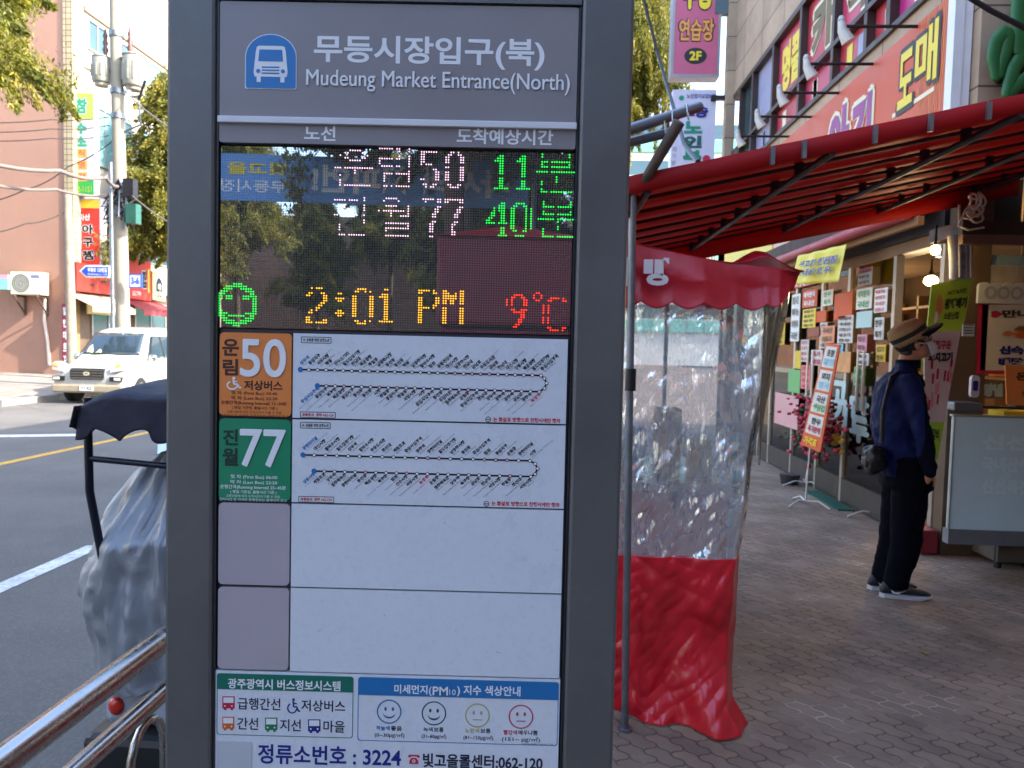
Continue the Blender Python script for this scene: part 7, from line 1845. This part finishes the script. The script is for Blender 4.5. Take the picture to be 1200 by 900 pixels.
# cap: straw crown with dark band and navy peak
STRAW = mat('straw_weave', (186, 150, 108), .8, var=.14, scale=60, bump=.5, bscale=160); CAPN = mat('cap_navy', (14, 16, 30), .8, var=.1, spec=.15)
b = MB(HM @ Matrix.Translation((-.012, 0, .045)) @ Matrix.Rotation(R(-13), 4, 'Y'))
rgc = []
for (z, hf_, hs_, df) in ((-.022, .113, .098, 0), (.02, .118, .101, 0), (.065, .114, .097, -.004), (.092, .096, .082, -.010), (.106, .055, .05, -.016), (.108, .01, .01, -.018)):
    rgc.append([(df + hf_ * math.cos(2 * PI * k / 28), hs_ * math.sin(2 * PI * k / 28), z) for k in range(28)])
b.rings(rgc, STRAW); cap = b.build('cap', man)
b = MB(HM @ Matrix.Translation((-.012, 0, .045)) @ Matrix.Rotation(R(-13), 4, 'Y'))
b.rings([[(h_ * math.cos(2 * PI * k / 28), g_ * math.sin(2 * PI * k / 28), z) for k in range(28)] for (z, h_, g_) in ((.012, .1195, .1025), (.026, .1205, .1035), (.042, .1195, .1025))], BLACK, cap=False); b.build('cap_band', cap)
b = MB(HM @ Matrix.Translation((-.012, 0, .045)) @ Matrix.Rotation(R(-13), 4, 'Y'))
def peak(u, v):
    a = (u - .5) * 2 * 1.25; r0 = .113; ex = .095 * math.cos(a * .9) ** .6 * v if abs(a) < 1.7 else 0
    return ((r0 + ex) * math.cos(a), (.098 + ex * .6) * math.sin(a), -.016 - .022 * v ** 1.5 + .012 * v * math.cos(a))
b.grid(peak, 20, 6, CAPN); pk = b.build('cap_peak', cap); mods(pk, ('SOLIDIFY', {'thickness': .011}))
# jacket
b = MB()
loft(b, secT, JACK, 28)
hemr = H(1060, 556)[1]
loft(b, [(waist[0] + .012, 0, hemr - .012, .128, .17), (waist[0] + .01, 0, hemr + .03, .138, .165), (waist[0], 0, waist[1] + .02, .138, .165)], JACK, 28)
for a, c, d in ((sh_n, el_n, wr_n), (sh_f, el_f, wr_f)): limb(b, [a, c, d], [.07, .058, .044], JACK)
jk = b.build('jacket', man); mods(jk, ('REMESH', {'mode': 'VOXEL', 'voxel_size': .009}), ('SMOOTH', {'factor': .5, 'iterations': 4}), bake=True)
tx2 = bpy.data.textures.new('cloth_folds', 'CLOUDS'); tx2.noise_scale = .075; tx2.noise_depth = 2
mods(jk, ('DISPLACE', {'texture': tx2, 'strength': .034, 'mid_level': .5}), ('SMOOTH', {'factor': .5, 'iterations': 2}), bake=True)
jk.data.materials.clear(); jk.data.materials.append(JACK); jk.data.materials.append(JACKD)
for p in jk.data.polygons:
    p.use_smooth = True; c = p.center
    p.material_index = 1 if (c.x > shl[0] + .055 and c.z < shl[1] + .05) else 0  # front side of the jacket takes the darker navy
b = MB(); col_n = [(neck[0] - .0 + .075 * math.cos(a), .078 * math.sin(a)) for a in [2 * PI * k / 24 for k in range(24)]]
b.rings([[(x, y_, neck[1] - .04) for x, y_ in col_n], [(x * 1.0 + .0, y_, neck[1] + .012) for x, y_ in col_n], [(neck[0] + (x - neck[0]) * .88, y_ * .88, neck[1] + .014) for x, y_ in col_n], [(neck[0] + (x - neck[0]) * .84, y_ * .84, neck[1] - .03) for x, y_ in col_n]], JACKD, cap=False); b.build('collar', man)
# trousers
b = MB()
loft(b, [(hf - .0, 0, hip[1] - .06, .15, .185), (hf, 0, hip[1] + .02, .15, .19), (waist[0] + .01, 0, waist[1] - .03, .135, .178), (waist[0] + .01, 0, waist[1], .12, .16)], TROU, 28)
for s, kn, an in ((NS, kneeN, ankN), (FS, (kneeN[0] - .02, kneeN[1]), ankF)):
    P_ = leg_pts(s, kn, an); limb(b, [P_[0], P_[1], (P_[2][0] + .005, P_[2][1], .12), (P_[2][0] - .0, P_[2][1], .09)], [.115, .092, .074, .074], TROU, 18)
tr_ = b.build('trousers', man); mods(tr_, ('REMESH', {'mode': 'VOXEL', 'voxel_size': .009}), ('SMOOTH', {'factor': .5, 'iterations': 4}), ('DISPLACE', {'texture': tx2, 'strength': .02, 'mid_level': .5}), ('SMOOTH', {'factor': .5, 'iterations': 2}), bake=True)
for v in tr_.data.vertices: v.co.z = max(v.co.z, .07)
for p in tr_.data.polygons: p.use_smooth = True
# shoes
SHOE = mat('black_shoe_mesh', (34, 34, 40), .7, var=.15, scale=40); SOLE = mat('white_sole', (196, 196, 200), .5, var=.06)
for s, an in ((NS, ankN), (FS, ankF)):
    a0 = an[0]
    b = MB(); rg = []
    for (f, zb_, zt_, w) in ((-.095, .03, .06, .02), (-.075, .026, .10, .036), (-.03, .026, .115, .042), (.02, .026, .105, .044), (.07, .026, .078, .047), (.125, .026, .066, .05), (.18, .028, .055, .042), (.215, .03, .04, .018)):
        rg.append([(a0 + f, s + w * math.cos(t_), (zb_ + zt_) / 2 + (zt_ - zb_) / 2 * math.sin(t_)) for t_ in [2 * PI * k / 16 for k in range(16)]])
    b.rings(rg, SHOE); sh = b.build('shoe', man); 
    b = MB(); out = [(-.102, 0), (-.08, .034), (-.03, .043), (.03, .044), (.08, .049), (.14, .05), (.195, .04), (.222, .016)]
    pl = [(a0 + f, s + w) for f, w in out] + [(a0 + f, s - w) for f, w in reversed(out)]
    b.rings([[(x, y_, .002 + (.012 if x > a0 + .17 else 0)) for x, y_ in pl], [(x, y_, .024 + (.004 if x > a0 + .17 or x < a0 - .07 else 0)) for x, y_ in pl]], SOLE, smooth=False); b.build('sole', sh)
    b = MB()
    # white swoosh on the side of the shoe
    top_ = [(-.045, .062), (-.02, .048), (.02, .052), (.07, .075)]; bot_ = [(-.045, .062), (-.035, .04), (.0, .038), (.07, .075)]
    for sd in (-1, 1):
        pts = [(a0 + f, s + sd * .0485, z) for f, z in top_[:-1]] + [(a0 + .07, s + sd * .045, .074)] + [(a0 + f, s + sd * .0495, z) for f, z in reversed(bot_[1:-1])]
        b.add(pts, [tuple(range(len(pts)))], WHITE)
    b.build('swoosh', sh)
# shoulder bag
BAGM = mat('black_bag_nylon', (18, 18, 22), .5, var=.2, scale=12, bump=.3, bscale=40)
bgp = H(1021, 532); rotm = Matrix.Rotation(YAW, 3, 'Z'); bl = Vector((bgp[0], -.10, bgp[1])); bw_ = FOOT + rotm @ bl
bag = thing('shoulder_bag', 'black shoulder bag hanging at the back of the man', 'bag', bw_, rot=(0, 0, YAW))
b = MB(); b.box((-.09, -.12, -.14), (.07, .12, .09), BAGM); bo = b.build('bag_body', bag); mods(bo, ('SUBSURF', {'levels': 4, 'render_levels': 4}), ('DISPLACE', {'texture': tx2, 'strength': .05, 'mid_level': .5}), bake=True)
for p in bo.data.polygons: p.use_smooth = True
b = MB(); b.box((-.075, -.05, -.07), (-.052, .05, -.01), BAGM, .01); b.build('pocket', bag)
b = MB()
sp_ = [(0, -.1, .1), (chest[0] - .155 - bl.x, -.09, H(1060, 480)[1] - bl.z), (shl[0] - .10 - bl.x, -.02, shl[1] - .01 - bl.z), (shl[0] + .0 - bl.x, .06, shl[1] + .045 - bl.z), (shl[0] + .1 - bl.x, .14, shl[1] - .04 - bl.z)]
b.tube([(p[0], p[1] + .10 if False else p[1], p[2]) for p in sp_], .014, BAGM, 8); b.build('strap', bag)
# small litter and stains: leaves on the pavement
LFM = mat('fallen_leaf', (150, 120, 50), .8, var=.3)
for i in range(26):
    x = rnd.uniform(.9, 4.0); y_ = rnd.uniform(2.6, 6.0); r_ = random.Random(i)
    if x > 2.9 and y_ > 5.4: continue
    b = MB(); a = r_.uniform(0, 6.28); l_ = r_.uniform(.012, .03); b.add([(x + l_ * math.cos(a), y_ + l_ * math.sin(a), .006), (x + l_ * .5 * math.cos(a + 1.5), y_ + l_ * .5 * math.sin(a + 1.5), .012), (x - l_ * math.cos(a), y_ - l_ * math.sin(a), .007), (x + l_ * .5 * math.cos(a - 1.5), y_ + l_ * .5 * math.sin(a - 1.5), .010)], [(0, 1, 2, 3)], LFM)
    o = b.build('fallen_leaf'); rebase(o, (x, y_, .006)); tag(o, 'tiny fallen leaf lying on the pavement', 'leaf', 'fallen leaves on the pavement')
# more street trees and an unseen building added to darken the screen's reflection
for i, (x, y_, r_, src_) in enumerate(((-.7, -33, 2.2, trB), (-.7, -21.5, .9, trB), (-13.7, -27, 3.0, trA), (-13.8, -32.5, 1.7, trB), (-13.7, -38, .2, trA), (-10.5, -43, 1.1, trB), (-6.2, -44, 2.8, trA), (-2.0, -43, .5, trB), (.9, -24, 1.9, trB))):  # last tree is added to cover bright sky mirrored in the screen
    tree(['farthest olive tree behind the photographer on the pavement edge', 'olive tree far behind the photographer on the pavement edge', 'yellow tree across the road behind the photographer', 'olive tree across the road farther behind the photographer', 'farthest yellow tree across the road behind the photographer', 'olive tree left of three before the brick building behind the photographer', 'yellow tree in the middle of three before the brick building behind the photographer', 'olive tree right of three before the brick building behind the photographer', 'olive tree added near the shop fronts behind the photographer to cover mirrored sky'][i], (x, y_, 0), r_, src=src_)
bb = thing('brick_building', 'unseen brown brick building added to close the street behind the photographer', 'building', (-8, -52, 0))
b = MB(); b.box((-40, -62, -.1), (20, -48, 11), MATS['brown_brick']); bpart(bb, 'wall', b)
bpy.data.objects.remove(_fo)
